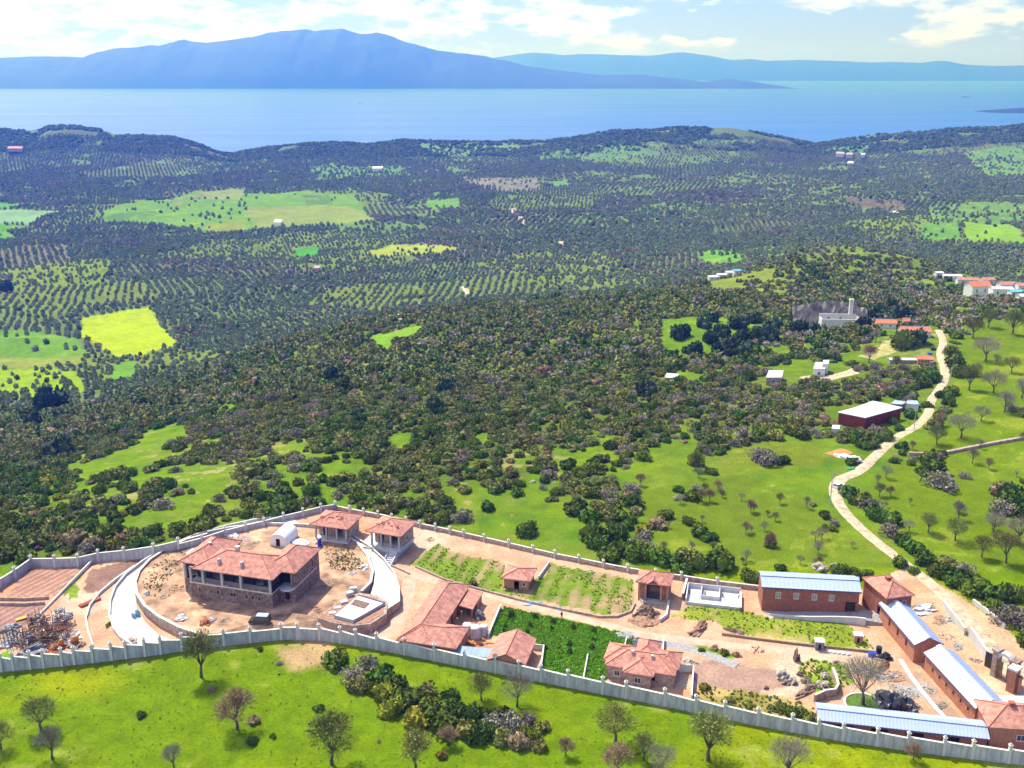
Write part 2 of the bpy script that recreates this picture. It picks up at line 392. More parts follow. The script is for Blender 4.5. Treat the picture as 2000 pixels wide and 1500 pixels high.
FIELDS = [  # (polygon in view, colour, bush density, kind)
 ([(160, 622), (290, 598), (318, 640), (352, 672), (300, 686), (222, 697), (200, 680), (158, 658)], (0.28, 0.36, 0.004), 0.0),
 ([(-80, 655), (40, 645), (150, 660), (172, 690), (150, 712), (-80, 715)], (0.12, 0.24, 0.02), 0.10),
 ([(-80, 725), (70, 718), (150, 725), (170, 765), (80, 780), (-80, 790)], (0.20, 0.30, 0.01), 0.35),
 ([(222, 712), (272, 704), (255, 740), (212, 750)], (0.12, 0.25, 0.02), 0.0),
 ([(200, 412), (330, 390), (390, 372), (470, 378), (560, 376), (690, 380), (735, 432), (600, 442), (480, 452), (400, 455), (300, 436), (205, 434)], (0.13, 0.25, 0.025), 0.06),
 ([(480, 405), (590, 402), (690, 405), (735, 430), (600, 438), (500, 444)], (0.20, 0.25, 0.05), 0.05),
 ([(-60, 412), (120, 412), (60, 438), (-60, 440)], (0.18, 0.30, 0.14), 0.0),
 ([(-60, 392), (70, 398), (20, 408), (-60, 408)], (0.10, 0.25, 0.03), 0.0),
 ([(-60, 438), (50, 440), (10, 452), (40, 466), (-60, 478)], (0.10, 0.26, 0.02), 0.03),
 ([(578, 484), (622, 482), (620, 500), (578, 500)], (0.07, 0.26, 0.02), 0.0),
 ([(715, 492), (765, 478), (850, 478), (915, 486), (860, 496), (740, 503)], (0.27, 0.31, 0.04), 0.12),
 ([(830, 392), (900, 388), (895, 406), (835, 408)], (0.12, 0.25, 0.04), 0.05),
 ([(380, 372), (480, 370), (470, 388), (400, 388)], (0.20, 0.24, 0.06), 0.0),
 ([(1364, 495), (1430, 490), (1530, 494), (1532, 505), (1440, 518), (1368, 512)], (0.12, 0.27, 0.03), 0.2),
 ([(1360, 550), (1440, 535), (1530, 520), (1545, 560), (1530, 585), (1400, 572)], (0.17, 0.21, 0.03), 0.45),
 ([(1540, 515), (1640, 488), (1720, 485), (1810, 520), (1830, 560), (1700, 556), (1600, 560), (1545, 555)], (0.15, 0.21, 0.03), 0.75),
 ([(1800, 435), (1870, 430), (1880, 470), (1800, 468)], (0.11, 0.24, 0.03), 0.2),
 ([(1880, 432), (1960, 438), (2010, 465), (2010, 478), (1890, 472)], (0.17, 0.30, 0.02), 0.02),
 ([(1810, 405), (2030, 400), (2030, 432), (1820, 430)], (0.12, 0.22, 0.05), 0.3),
 ([(1295, 622), (1400, 618), (1520, 640), (1480, 670), (1330, 700), (1285, 690)], (0.115, 0.20, 0.01), 0.2),
 ([(1870, 640), (2100, 600), (2100, 1250), (2010, 1250), (1960, 1150), (1880, 1090), (1800, 1060), (1740, 1020), (1690, 960), (1740, 900), (1830, 840), (1860, 780), (1880, 700)], (0.12, 0.180, 0.007), 0.3),
 ([(1240, 960), (1420, 930), (1560, 960), (1620, 1010), (1700, 1070), (1790, 1120), (1760, 1140), (1500, 1130), (1300, 1075), (1240, 1010)], (0.12, 0.175, 0.012), 0.27),
 ([(720, 655), (830, 634), (820, 655), (770, 665), (760, 692), (735, 680)], (0.15, 0.27, 0.02), 0.0),
 ([(1410, 880), (1500, 860), (1610, 870), (1600, 920), (1500, 920), (1420, 920)], (0.14, 0.18, 0.015), 0.2),
 ([(820, 280), (1000, 276), (1020, 292), (900, 306), (830, 300)], (0.13, 0.22, 0.06), 0.3),
 ([(1030, 300), (1110, 285), (1250, 285), (1300, 300), (1200, 312), (1060, 312)], (0.11, 0.2, 0.05), 0.4),
 ([(1600, 290), (1700, 280), (1690, 300), (1610, 300)], (0.11, 0.22, 0.05), 0.3),
 ([(1880, 300), (2030, 280), (2030, 340), (1930, 345)], (0.12, 0.22, 0.05), 0.3),
 ([(600, 325), (780, 322), (800, 345), (620, 352)], (0.11, 0.21, 0.05), 0.4),
 ([(1080, 355), (1110, 350), (1110, 362), (1080, 365)], (0.11, 0.24, 0.05), 0.0),
 ([(1650, 385), (1760, 392), (1770, 415), (1720, 408), (1660, 400)], (0.13, 0.10, 0.075), 0.1),
 ([(900, 345), (1050, 350), (1055, 372), (960, 375), (920, 360)], (0.18, 0.17, 0.13), 0.35),
]
FIELDS += [([(205, 424), (300, 412), (310, 420), (215, 436)], (0.10, 0.20, 0.03), .05), ([(330, 392), (395, 376), (400, 386), (340, 404)], (0.16, 0.20, 0.06), .05), ([(590, 380), (640, 380), (650, 400), (600, 402)], (0.10, 0.18, 0.03), .1),
 ([(400, 436), (480, 432), (478, 452), (405, 455)], (0.20, 0.24, 0.03), .1), ([(-80, 690), (160, 694), (155, 712), (-80, 714)], (0.20, 0.24, 0.04), .1)]
FIELDS = [(p, tuple(v * (.95 if c[0] < .26 or c[1] > .5 else 1) for v in c), d) for p, c, d in FIELDS]
FIELDW = [(W(p), c, d) for p, c, d in FIELDS]
GREEN = [[(540, 850), (590, 870), (640, 900), (690, 925), (650, 940), (580, 910), (540, 880)],
 [(300, 830), (370, 825), (380, 850), (330, 870), (240, 920), (170, 940), (150, 1000), (200, 970), (160, 1010), (140, 960), (190, 900), (260, 880)],
 [(330, 950), (390, 960), (385, 1000), (340, 1030), (260, 1010), (250, 980), (330, 990)],
 [(425, 785), (475, 788), (460, 810), (430, 800)], [(350, 750), (362, 750), (372, 810), (358, 800)],
 [(1140, 840), (1200, 860), (1230, 920), (1160, 900)], [(940, 840), (965, 845), (960, 900), (940, 870)],
 [(650, 890), (720, 905), (740, 940), (660, 920)], [(840, 960), (900, 975), (1090, 1020), (1180, 1080), (1060, 1045), (900, 1010), (830, 985)],
 [(540, 930), (640, 950), (640, 985), (560, 960)], [(760, 850), (820, 840), (810, 870), (770, 880)],
 [(920, 1010), (1000, 1030), (1100, 1050), (1130, 1080), (1010, 1060), (920, 1040)], [(1190, 1060), (1250, 1090), (1230, 1110), (1150, 1090)],
 [(1310, 720), (1390, 735), (1370, 750), (1320, 740)], [(990, 890), (1030, 895), (1020, 920), (985, 915)]]
GREENW = [W(p) for p in GREEN]
# bush cover on a coarse net over the slopes
DPX = np.arange(-200, 2201, 200.)
DPY = np.array([560, 600, 650, 700, 760, 820, 870, 920, 970, 1020, 1070, 1120.])
DD = np.array([
 [.8, .8, .8, .8, .8, .95, .95, .95, .9, .9, .7, .5, .5],
 [.8, .8, .8, .8, .8, .95, .95, .95, .9, .95, .8, .5, .5],
 [.8, .8, .85, .95, .9, .9, .93, .6, .85, .85, .6, .45, .4],
 [.9, .9, .9, .95, .95, .95, .9, .85, .6, .6, .5, .4, .3],
 [.95, .95, .92, .92, .95, .95, .92, .8, .75, .7, .7, .3, .3],
 [.95, .95, .85, .75, .9, .9, .9, .85, .8, .7, .5, .25, .25],
 [.95, .93, .58, .62, .62, .85, .86, .65, .7, .5, .4, .25, .3],
 [.95, .9, .42, .52, .55, .82, .88, .60, .35, .35, .35, .2, .3],
 [.9, .88, .42, .58, .60, .58, .72, .58, .25, .2, .3, .3, .5],
 [.9, .85, .55, .55, .62, .52, .42, .58, .16, .1, .25, .2, .4],
 [.9, .9, .8, .8, .6, .3, .35, .7, .35, .1, .2, .3, .3],
 [.9, .9, .9, .9, .5, .3, .3, .6, .6, .1, .3, .3, .4]])


def cover(x, y, z):
    """bush density by place (0..1)"""
    px, py = pix(x, y, z)
    u = np.clip((px + 200) / 200, 0, 11.99); v = np.interp(py, DPY, np.arange(len(DPY)))
    iu = u.astype(int); iv = np.minimum(v.astype(int), len(DPY) - 2); fu = u - iu; fv = v - iv
    d = (DD[iv, iu] * (1 - fu) + DD[iv, iu + 1] * fu) * (1 - fv) + (DD[iv + 1, iu] * (1 - fu) + DD[iv + 1, iu + 1] * fu) * fv
    return d


def seg_dist(x, y, pts):
    best = np.full(np.shape(x), 1e9); wid = np.zeros(np.shape(x))
    for (a, b) in zip(pts[:-1], pts[1:]):
        ax, ay, aw = a; bx, by, bw = b; dx, dy = bx - ax, by - ay
        t = np.clip(((x - ax) * dx + (y - ay) * dy) / (dx * dx + dy * dy), 0, 1)
        d = np.hypot(x - ax - t * dx, y - ay - t * dy); k = d < best
        best = np.where(k, d, best); wid = np.where(k, aw + (bw - aw) * t, wid)
    return best, wid


RW = []
for (a, b, w) in ROAD:
    q = P(a, b); RW.append((q[0], q[1], min(5.2, max(3.4, w * math.hypot(q[1], HC) / 2000 * .95))))


# ------------------------------------------------------------------ ground sheet with its land cover
PATCH = []
def make_patches():
    rs = np.random.RandomState(11); pts = []
    for _ in range(9000):
        y = math.exp(rs.uniform(math.log(560), math.log(2700))); c = rs.uniform(-350, 2350)
        x = (c - 1000) / 2000 * (y * CP + HC * SP)
        mind = 75 + (y - 560) * 0.055
        if all((x - p[0]) ** 2 + (y - p[1]) ** 2 > mind * mind for p in pts):
            g = rs.rand()
            pts.append((x, y, rs.uniform(-1.2, 0.6), 6.3 + rs.rand() * 1.6, 5.4 + rs.rand() * 1.6, 0.78 + 0.2 * rs.rand(), g))
    return np.array(pts)
PATCH = make_patches()


def nearest_patch(x, y):
    x = x + 28 * (fbm(x / 70, y / 70, 51) - .5); y2 = y + 28 * (fbm(x / 70, y / 70, 52) - .5)
    best = np.full(len(x), 1e18); idx = np.zeros(len(x), int)
    for i, p in enumerate(PATCH):
        d = (x - p[0]) ** 2 + (y2 - p[1]) ** 2; k = d < best; best[k] = d[k]; idx[k] = i
    return idx


LP = [  # patches of ground inside the estate wall
 ([(12, 1170), (52, 1114), (150, 1106), (172, 1103), (128, 1162)], (0.34, 0.19, 0.14), 'plough'),
 ([(-60, 1235), (0, 1182), (92, 1178), (100, 1182), (55, 1225), (-20, 1240)], (0.30, 0.17, 0.14), 'plough'),
 ([(160, 1152), (178, 1112), (262, 1092), (285, 1090), (215, 1148), (176, 1158)], (0.22, 0.13, 0.10), 'rough'),
 ([(132, 1150), (150, 1142), (152, 1166), (136, 1170)], (0.17, 0.25, 0.03), 'rough'),
 ([(115, 1158), (168, 1100), (182, 1100), (125, 1165)], (0.16, 0.20, 0.03), 'rough'),
 ([(0, 1275), (35, 1262), (30, 1285), (0, 1292)], (0.13, 0.24, 0.02), 'rough'),
 ([(800, 1100), (855, 1062), (905, 1085), (985, 1098), (990, 1135), (1065, 1128), (1075, 1100), (1238, 1132), (1240, 1180), (1235, 1197), (1185, 1200), (1100, 1184), (960, 1155), (880, 1138)], (0.30, 0.27, 0.07), 'garden'),
 ([(985, 1186), (1222, 1238), (1240, 1250), (1215, 1275), (1178, 1335), (1058, 1310), (1060, 1270), (1035, 1245), (955, 1240)], (0.11, 0.25, 0.01), 'crop'),
 ([(1308, 1205), (1350, 1182), (1440, 1190), (1500, 1206), (1640, 1215), (1690, 1240), (1705, 1268), (1620, 1262), (1500, 1245), (1425, 1238), (1395, 1215)], (0.20, 0.25, 0.025), 'weedy'),
 ([(1330, 1262), (1375, 1262), (1440, 1278), (1430, 1286), (1375, 1275)], (0.13, 0.22, 0.02), 'weedy'),
 ([(1330, 1300), (1400, 1288), (1530, 1315), (1565, 1335), (1480, 1352), (1370, 1348)], (0.33, 0.21, 0.16), 'rough'),
 ([(1560, 1300), (1585, 1285), (1655, 1300), (1668, 1335), (1620, 1352), (1580, 1352)], (0.18, 0.27, 0.02), 'weedy'),
 ([(1362, 1338), (1450, 1350), (1560, 1368), (1590, 1385), (1592, 1428), (1400, 1392), (1362, 1378)], (0.27, 0.23, 0.06), 'weedy'),
 ([(1760, 1320), (1800, 1310), (1880, 1400), (1850, 1410)], (0.35, 0.24, 0.17), 'rough'),
 ([(275, 1150), (300, 1100), (350, 1090), (360, 1130), (300, 1190)], (0.33, 0.25, 0.12), 'weedy'),
]
LPW = [(W(p), c, k) for p, c, k in LP]


def land_colour(x, y, z):
    n = len(x); px, py = pix(x, y, z)
    col = np.empty((n, 3))
    n1 = fbm(x / 14, y / 14, 1); n2 = fbm(x / 4, y / 4, 2, 3); n3 = fbm(x / 60, y / 60, 4)
    n4 = fbm(x / 1.4, y / 1.4, 5, 3)
    grass = np.stack([0.112 + 0.09 * (n1 - .5) + 0.05 * (n2 - .5), 0.185 + 0.06 * (n1 - .5) + 0.06 * (n2 - .5), 0.010 + 0 * n1], 1)
    col[:] = grass
    # maquis slopes: olive-green floor where bushes are thick
    d = cover(x, y, z)
    fl = np.array([0.085, 0.115, 0.02]); cl = fbm(x / 30, y / 38, 71) * .55 + fbm(x / 11, y / 14, 72) * .45; k = (np.clip((d - 0.5) / 0.35, 0, 1) * np.clip((0.15 + 0.60 * d ** .85 - cl) * 14, .15, 1))[:, None] * 0.75
    k = k * np.clip((y - 225) / 10, 0, 1)[:, None]
    col = col * (1 - k) + fl * k
    for p in GREENW:
        m = inpoly(x + 9 * (n2 - .5) + 6 * (n1 - .5), y + 16 * (n2 - .5) + 8 * (n1 - .5), p); col[m] = grass[m] * 1.02
    # bare patches
    m = (n3 * 0.5 + n2 * 0.5 > 0.66) & (y > 240) & (y < 700); col[m] = col[m] * 0.4 + np.array([0.33, 0.25, 0.13]) * 0.6
    ml = np.clip((fbm(x / 11, y / 11, 36) - .52) * 5, 0, 1)[:, None] * .5; col = col * (1 - ml) + np.array([0.17, 0.19, 0.03]) * ml
    ml = np.clip((fbm(x / 8, y / 8, 38) - .6) * 6, 0, 1)[:, None] * .45; col = col * (1 - ml) + np.array([0.07, 0.115, 0.012]) * ml
    # groves of the plain
    pl = (y > 560) & ((z < -60) | (y > 760))
    ii = np.where(pl)[0]
    idx = nearest_patch(x[ii], y[ii]); g = PATCH[idx, 6]
    c = np.empty((len(ii), 3)); c[:] = (0.12, 0.155, 0.05)
    c[g > 0.6] = (0.13, 0.17, 0.04); c[g > 0.78] = (0.14, 0.18, 0.03); c[g > 0.93] = (0.15, 0.20, 0.02); c[g < 0.16] = (0.15, 0.14, 0.09)
    c *= (0.75 + 0.5 * n2[ii])[:, None]
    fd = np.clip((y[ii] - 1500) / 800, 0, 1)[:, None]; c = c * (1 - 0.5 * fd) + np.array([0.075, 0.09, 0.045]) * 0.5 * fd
    gm = (n3[ii] * .6 + n1[ii] * .4 > 0.6) & (y[ii] > 1400); c[gm] = np.array([0.12, 0.19, 0.04])
    col[ii] = c
    for p, cc, dd in FIELDW:
        m = inpoly(x + 14 * (n1 - .5) + 6 * (n2 - .5), y + 18 * (n1 - .5) + 6 * (n2 - .5), p) if 4 > dd * 10 > .9 and p[0][1] < 500 else inpoly(x + 2.5 * (n1 - .5), y + 6 * (n1 - .5), p)
        f = (0.82 + 0.36 * n1 * (1 + 0 * n2))[:, None]; col[m] = (np.array(cc) * f)[m]
        mm = m & (n1 + n2 * 0.5 > 0.93) & (dd > 0.02); col[mm] = col[mm] * 0.6 + np.array([0.25, 0.27, 0.03]) * 0.4
    # the meadow in front of the wall: brighter and yellower with worn patches
    m = (y < 225) & (z > -3); yl = fbm(x / 22, y / 16, 31)
    f = np.clip((yl - 0.5) * 3, 0, 1)[:, None]
    mc = np.array([0.112, 0.180, 0.002]) * (1 - f) + np.array([0.215, 0.25, 0.004]) * f
    mc = mc * (0.78 + 0.44 * n4)[:, None]
    dry = np.clip((fbm(x / 7, y / 7, 33) - 0.66) * 8, 0, 1)[:, None]; mc = mc * (1 - dry * .5) + np.array([0.30, 0.31, 0.08]) * dry * .5
    col[m] = mc[m]
    for (a, b, r) in ((600, 1280, 7), (1010, 1288, 0), (455, 1420, 0)):
        if r:
            q = P(a, b); e = np.hypot((x - q[0]) / r, (y - q[1]) / r) + 0.7 * (n2 - .5); k = np.clip((1 - e) * 2.5, 0, 1)[:, None]
            col = col * (1 - k * .8) + np.array([0.42, 0.26, 0.15]) * k * .8
    # estate soil
    m = inpoly(x, y, ESTATE)
    s = (0.80 + 0.34 * n2 + 0.2 * (n1 - .5))[:, None] * np.array([0.51, 0.315, 0.205])
    pk = np.clip((fbm(x / 9, y / 9, 44) - 0.5) * 4, 0, 1)[:, None]; s = s * (1 - pk * .6) + np.array([0.45, 0.19, 0.10]) * pk * .6
    gp = np.clip((fbm(x / 11, y / 11, 45) - 0.62) * 6, 0, 1)[:, None]; s = s * (1 - gp * .8) + np.array([0.47, 0.40, 0.30]) * gp * .8
    col[m] = s[m]
    # soil on the knoll between the estate wall and the road
    m2 = inpoly(x, y, W([(1740, 1118), (1775, 1108), (1870, 1162), (1960, 1222), (2030, 1290), (2300, 1470), (2300, 1560), (2040, 1480), (1990, 1400), (1850, 1250), (1730, 1150)]))
    col[m2] = (s * np.array([1.05, 1.05, 1.0]))[m2]
    for p, cc, kd in LPW:
        m = inpoly(x + 1.2 * (n2 - .5), y + 2.0 * (n2 - .5), p)
        cc = np.array(cc); c = cc * (0.75 + 0.5 * n2)[:, None]
        if kd == 'plough':
            r = np.sin((x * 0.92 - y * 0.40) * 2 * math.pi / 1.9); c = cc * (1 + 0.25 * r + 0.3 * (n2 - .5))[:, None]
            c = c * 1.0
        if kd == 'garden':
            r = np.sin((x * 0.97 - y * 0.25) * 2 * math.pi / 3.4 + 2 * n1)
            k = np.clip((r * .16 + n2 * 1.3 + n1 * 1.2 - 0.86) * 2, 0, 1)[:, None]
            c = np.array([0.36, 0.25, 0.14]) * (1 - k) + np.array([0.135, 0.20, 0.02]) * k; c = c * (0.8 + 0.4 * n2)[:, None]
        if kd == 'weedy':
            k = np.clip((fbm(x / 5, y / 5, 61) - 0.5) * 5, 0, 1)[:, None]
            c = c * (1 - k) + np.array([0.40, 0.30, 0.12]) * k * (0.8 + .4 * n2)[:, None]
        col[m] = c[m]
    return np.clip(col, 0.004, 0.8)


def ground():
    c = np.concatenate([np.linspace(-900, -80, 50)[:-1], np.linspace(-80, 2080, 640), np.linspace(2080, 3000, 50)[1:]])
    ly = np.concatenate([np.geomspace(60, 140, 16)[:-1], np.geomspace(140, 300, 200)[:-1], np.geomspace(300, 700, 150)[:-1], np.geomspace(700, 3200, 230)[:-1], np.geomspace(3200, 4500, 12)])
    nc, nr = len(c), len(ly)
    Y, C = np.meshgrid(ly, c, indexing='ij'); X = (C - 1000) / 2000 * (Y * CP + HC * SP)
    x = X.ravel(); y = Y.ravel(); z = zt(x, y)
    z = z + np.where(y < 222, 0, 0)
    me = bpy.data.meshes.new('ground')
    me.vertices.add(nc * nr); me.vertices.foreach_set('co', np.stack([x, y, z], 1).astype(np.float32).ravel())
    i = np.arange((nr - 1) * (nc - 1)); r = i // (nc - 1); q = i % (nc - 1); a = r * nc + q
    fa = np.stack([a, a + 1, a + nc + 1, a + nc], 1).astype(np.int32)
    me.loops.add(fa.size); me.loops.foreach_set('vertex_index', fa.ravel())
    me.polygons.add(len(fa)); me.polygons.foreach_set('loop_start', np.arange(0, fa.size, 4, dtype=np.int32))
    me.polygons.foreach_set('loop_total', np.full(len(fa), 4, dtype=np.int32))
    me.polygons.foreach_set('use_smooth', np.ones(len(fa), bool))
    me.update()
    cl = land_colour(x, y, z)
    at = me.color_attributes.new('cover', 'FLOAT_COLOR', 'POINT')
    at.data.foreach_set('color', np.concatenate([cl, np.ones((len(cl), 1))], 1).astype(np.float32).ravel())
    m = bpy.data.materials.new('ground_cover'); m.use_nodes = True; nt = m.node_tree; N = nt.nodes; Lk = nt.links
    b = N['Principled BSDF']; b.inputs['Roughness'].default_value = 1.0; b.inputs['Specular IOR Level'].default_value = 0.0
    va = N.new('ShaderNodeAttribute'); va.attribute_name = 'cover'
    ge = N.new('ShaderNodeNewGeometry')
    n1 = N.new('ShaderNodeTexNoise'); n1.inputs['Scale'].default_value = 1.6; n1.inputs['Detail'].default_value = 6; n1.inputs['Roughness'].default_value = 0.7
    Lk.new(ge.outputs['Position'], n1.inputs['Vector'])
    mr = N.new('ShaderNodeMapRange'); mr.inputs[1].default_value = 0.3; mr.inputs[2].default_value = 0.7; mr.inputs[3].default_value = 0.68; mr.inputs[4].default_value = 1.32
    Lk.new(n1.outputs[0], mr.inputs[0])
    n2 = N.new('ShaderNodeTexNoise'); n2.inputs['Scale'].default_value = 0.22; n2.inputs['Detail'].default_value = 4; Lk.new(ge.outputs['Position'], n2.inputs['Vector'])
    m2 = N.new('ShaderNodeMapRange'); m2.inputs[1].default_value = 0.3; m2.inputs[2].default_value = 0.7; m2.inputs[3].default_value = 0.85; m2.inputs[4].default_value = 1.15; Lk.new(n2.outputs[0], m2.inputs[0])
    mm = N.new('ShaderNodeMath'); mm.operation = 'MULTIPLY'; Lk.new(mr.outputs[0], mm.inputs[0]); Lk.new(m2.outputs[0], mm.inputs[1])
    vm = N.new('ShaderNodeVectorMath'); vm.operation = 'SCALE'; Lk.new(va.outputs['Color'], vm.inputs[0]); Lk.new(mm.outputs[0], vm.inputs['Scale'])
    Lk.new(vm.outputs[0], b.inputs['Base Color'])
    bp = N.new('ShaderNodeBump'); bp.inputs['Strength'].default_value = 0.5; bp.inputs['Distance'].default_value = 0.4
    Lk.new(n1.outputs[0], bp.inputs['Height']); Lk.new(bp.outputs[0], b.inputs['Normal'])
    me.materials.append(m)
    o = link('ground', me); tag(o, 'open ground of meadow, maquis slopes and the plain of groves running to the coast', None, kind='structure')
    return o


ground()


def drape(name, pts, m, off, label, step=1.5, cross=3):
    """ribbon laid on the ground along (x, y, width)"""
    # resample by Catmull-Rom
    Q = []
    for i in range(len(pts) - 1):
        p0 = np.array(pts[max(i - 1, 0)]); p1 = np.array(pts[i]); p2 = np.array(pts[i + 1]); p3 = np.array(pts[min(i + 2, len(pts) - 1)])
        n = max(2, int(np.hypot(*(p2 - p1)[:2]) / step))
        for k in range(n):
            t = k / n
            Q.append(0.5 * ((2 * p1) + (-p0 + p2) * t + (2 * p0 - 5 * p1 + 4 * p2 - p3) * t * t + (-p0 + 3 * p1 - 3 * p2 + p3) * t ** 3))
    Q.append(np.array(pts[-1])); Q = np.array(Q); mb = MB(); vs = []
    T = np.gradient(Q[:, :2], axis=0); T /= np.linalg.norm(T, axis=1)[:, None]; Nn = np.stack([-T[:, 1], T[:, 0]], 1)
    wob = RS.uniform(-0.25, 0.25, (len(Q), 2))
    for k in range(cross + 1):
        s = k / cross - 0.5; w = Q[:, 2] + (wob[:, 0] if k == 0 else wob[:, 1] if k == cross else 0)
        vs.append(Q[:, :2] + Nn * (s * w)[:, None])
    n = len(Q); V = []
    for i in range(n):
        for k in range(cross + 1):
            x, y = vs[k][i]; V.append((x, y, float(zt(x, y)) + off - (0.25 if k in (0, cross) else 0)))
    F = [(i * (cross + 1) + k, i * (cross + 1) + k + 1, (i + 1) * (cross + 1) + k + 1, (i + 1) * (cross + 1) + k) for i in range(n - 1) for k in range(cross)]
    F = [f[::-1] for f in F]
    o = obj(name, (V, F), m, smooth=True); tag(o, label, None, kind='structure'); return o


M['dirt'] = mat('dirt_road', (0.52, 0.40, 0.27), var=0.2, scale=0.5, bump=0.3)
M['track'] = mat('pale_track', (0.52, 0.36, 0.26), var=0.1, scale=0.5, bump=0.3)
drape('dirt_road', RW, M['dirt'], 0.22, 'pale dirt road winding up the hillside right of the estate')
def track(pp, w, m, off, label, name='track'):
    return drape(name, [(*P(a, b)[:2], w) for a, b in pp], m, off, label)
track([(760, 1105), (800, 1120), (870, 1140), (950, 1160), (1010, 1178), (1100, 1200), (1180, 1220), (1250, 1238), (1340, 1250), (1440, 1262), (1560, 1272), (1660, 1280), (1730, 1288)], 5.5, M['track'], 0.05, 'beaten earth road through the middle of the estate')
track([(1240, 1250), (1330, 1262), (1400, 1285), (1440, 1300)], 4.0, M['gravel'], 0.10, 'grey branch track down to the gravel plot')
track([(560, 1235), (640, 1225), (700, 1245), (760, 1235), (790, 1180), (800, 1130)], 6, M['track'], 0.07, 'earth drive round the foot of the raised pool terrace')
track([(1000, 408), (1010, 420), (1018, 430), (1020, 442)], 9, M['dirt'], 0.8, 'short pale track among the distant groves')
track([(1094, 470), (1100, 480)], 7, M['dirt'], 0.8, 'far small pale clearing on a track in the groves')
track([(780, 625), (795, 610), (815, 592)], 5, M['dirt'], 0.4, 'pale track climbing the dark scrub ridge')
track([(905, 560), (915, 575)], 6, M['dirt'], 0.4, 'pale track end at the edge of the groves')


# ------------------------------------------------------------------ sea, island, far mountains
def far_things():
    m = bpy.data.materials.new('sea_water'); m.use_nodes = True; nt = m.node_tree; N = nt.nodes; Lk = nt.links
    b = N['Principled BSDF']; b.inputs['Base Color'].default_value = (0.025, 0.12, 0.45, 1); b.inputs['Roughness'].default_value = 0.28
    b.inputs['IOR'].default_value = 1.33; b.inputs['Specular IOR Level'].default_value = 0.3
    ge = N.new('ShaderNodeNewGeometry'); mp = N.new('ShaderNodeMapping'); mp.inputs['Scale'].default_value = (0.0006, 0.004, 1); Lk.new(ge.outputs['Position'], mp.inputs[0])
    ns = N.new('ShaderNodeTexNoise'); ns.inputs['Scale'].default_value = 1.0; ns.inputs['Detail'].default_value = 6; Lk.new(mp.outputs[0], ns.inputs['Vector'])
    mr = N.new('ShaderNodeMapRange'); mr.inputs[1].default_value = 0.3; mr.inputs[2].default_value = 0.7; mr.inputs[3].default_value = 0.28; mr.inputs[4].default_value = 0.38; Lk.new(ns.outputs[0], mr.inputs[0]); Lk.new(mr.outputs[0], b.inputs['Roughness'])
    n2 = N.new('ShaderNodeTexNoise'); n2.inputs['Scale'].default_value = 0.12; n2.inputs['Detail'].default_value = 5; Lk.new(ge.outputs['Position'], n2.inputs['Vector'])
    bp = N.new('ShaderNodeBump'); bp.inputs['Strength'].default_value = 0.6; bp.inputs['Distance'].default_value = 1.2; Lk.new(n2.outputs[0], bp.inputs['Height']); Lk.new(bp.outputs[0], b.inputs['Normal'])
    mb = MB(); mb.add([(-42000, 2600, SEA), (42000, 2600, SEA), (42000, 43000, SEA), (-42000, 43000, SEA)], [(0, 1, 2, 3)])
    tag(obj('sea', mb, m), 'wide calm blue sea between the near coast and the far mountains', None, kind='structure')
    mm = mat('mountain_scrub', (0.010, 0.024, 0.035), var=0.3, scale=0.0016)

    def range_(name, sil, D, base_py, depth, label, seed, ps=0):
        xs = np.arange(sil[0][0], sil[-1][0] + 1, 6.0); top = np.interp(xs, [s[0] for s in sil], [s[1] for s in sil])
        nv = 26; V = []; n = len(xs)
        for j in range(nv):
            t = j / (nv - 1)                       # 0 shore .. 1 behind
            for i, c in enumerate(xs):
                yy = D + depth * t; wx = (c - 1000) / 2000 * (D * CP + HC * SP) * (1 + ps * t) + 0
                zs = HC - math.tan(PT - math.atan((750 - top[i]) / 2000)) * (D + depth * 0.5)
                prof = math.sin(math.pi * min(1, max(0, t))) ** 0.75 if t < .5 else math.cos(math.pi * (t - .5)) ** 0.8 if t < 1 else 0
                h = (zs - SEA) * max(prof, 0)
                rid = 1 - abs(float(fbm(wx / 900, yy / 1500, seed)) - .5) * 4; rid = max(0, rid) * .16 + abs(float(fbm(wx / 300, yy / 300, seed + 3)) - .5) * .7
                k = 1 - abs(t - .5) * 2
                h *= (1 - 0.55 * rid * (1 - k)) * (1 if k > .97 else 1 - 0.12 * rid)
                V.append((wx, yy, SEA - 3 + h))
        F = [(j * n + i, j * n + i + 1, (j + 1) * n + i + 1, (j + 1) * n + i) for j in range(nv - 1) for i in range(n - 1)]
        tag(obj(name, (V, F), mm, smooth=True), label, None, kind='structure')
    sil = [(-500, 150), (-300, 120), (-100, 112), (0, 108), (50, 110), (88, 112), (110, 100), (150, 92), (195, 90), (225, 85), (240, 88), (280, 80), (293, 75), (310, 80), (350, 82), (400, 74), (450, 68), (480, 60),
           (520, 57), (545, 55), (560, 50), (575, 55), (640, 55), (670, 64), (710, 60), (735, 66), (780, 82), (840, 98), (880, 102), (940, 108), (1000, 120), (1030, 127), (1100, 136), (1160, 142), (1200, 146), (1290, 146), (1350, 152), (1420, 160), (1455, 156), (1475, 153), (1490, 158), (1510, 157), (1530, 161), (1560, 165), (1580, 173)]
    range_('mountain', sil, 16000, 173, 3600, 'long blue island mountain with a small summit peak across the sea', 5)
    sil2 = [(900, 150), (960, 112), (1000, 107), (1045, 100), (1110, 106), (1150, 104), (1230, 106), (1290, 108), (1355, 100), (1400, 106), (1455, 116), (1500, 114), (1530, 118), (1600, 116), (1690, 118), (1740, 121), (1800, 120), (1860, 122), (1895, 117), (1930, 124), (2000, 128), (2150, 126), (2400, 130), (2700, 140)]
    range_('mountain_range', sil2, 30000, 158, 4500, 'pale distant mountain range behind the sea on the right', 8)
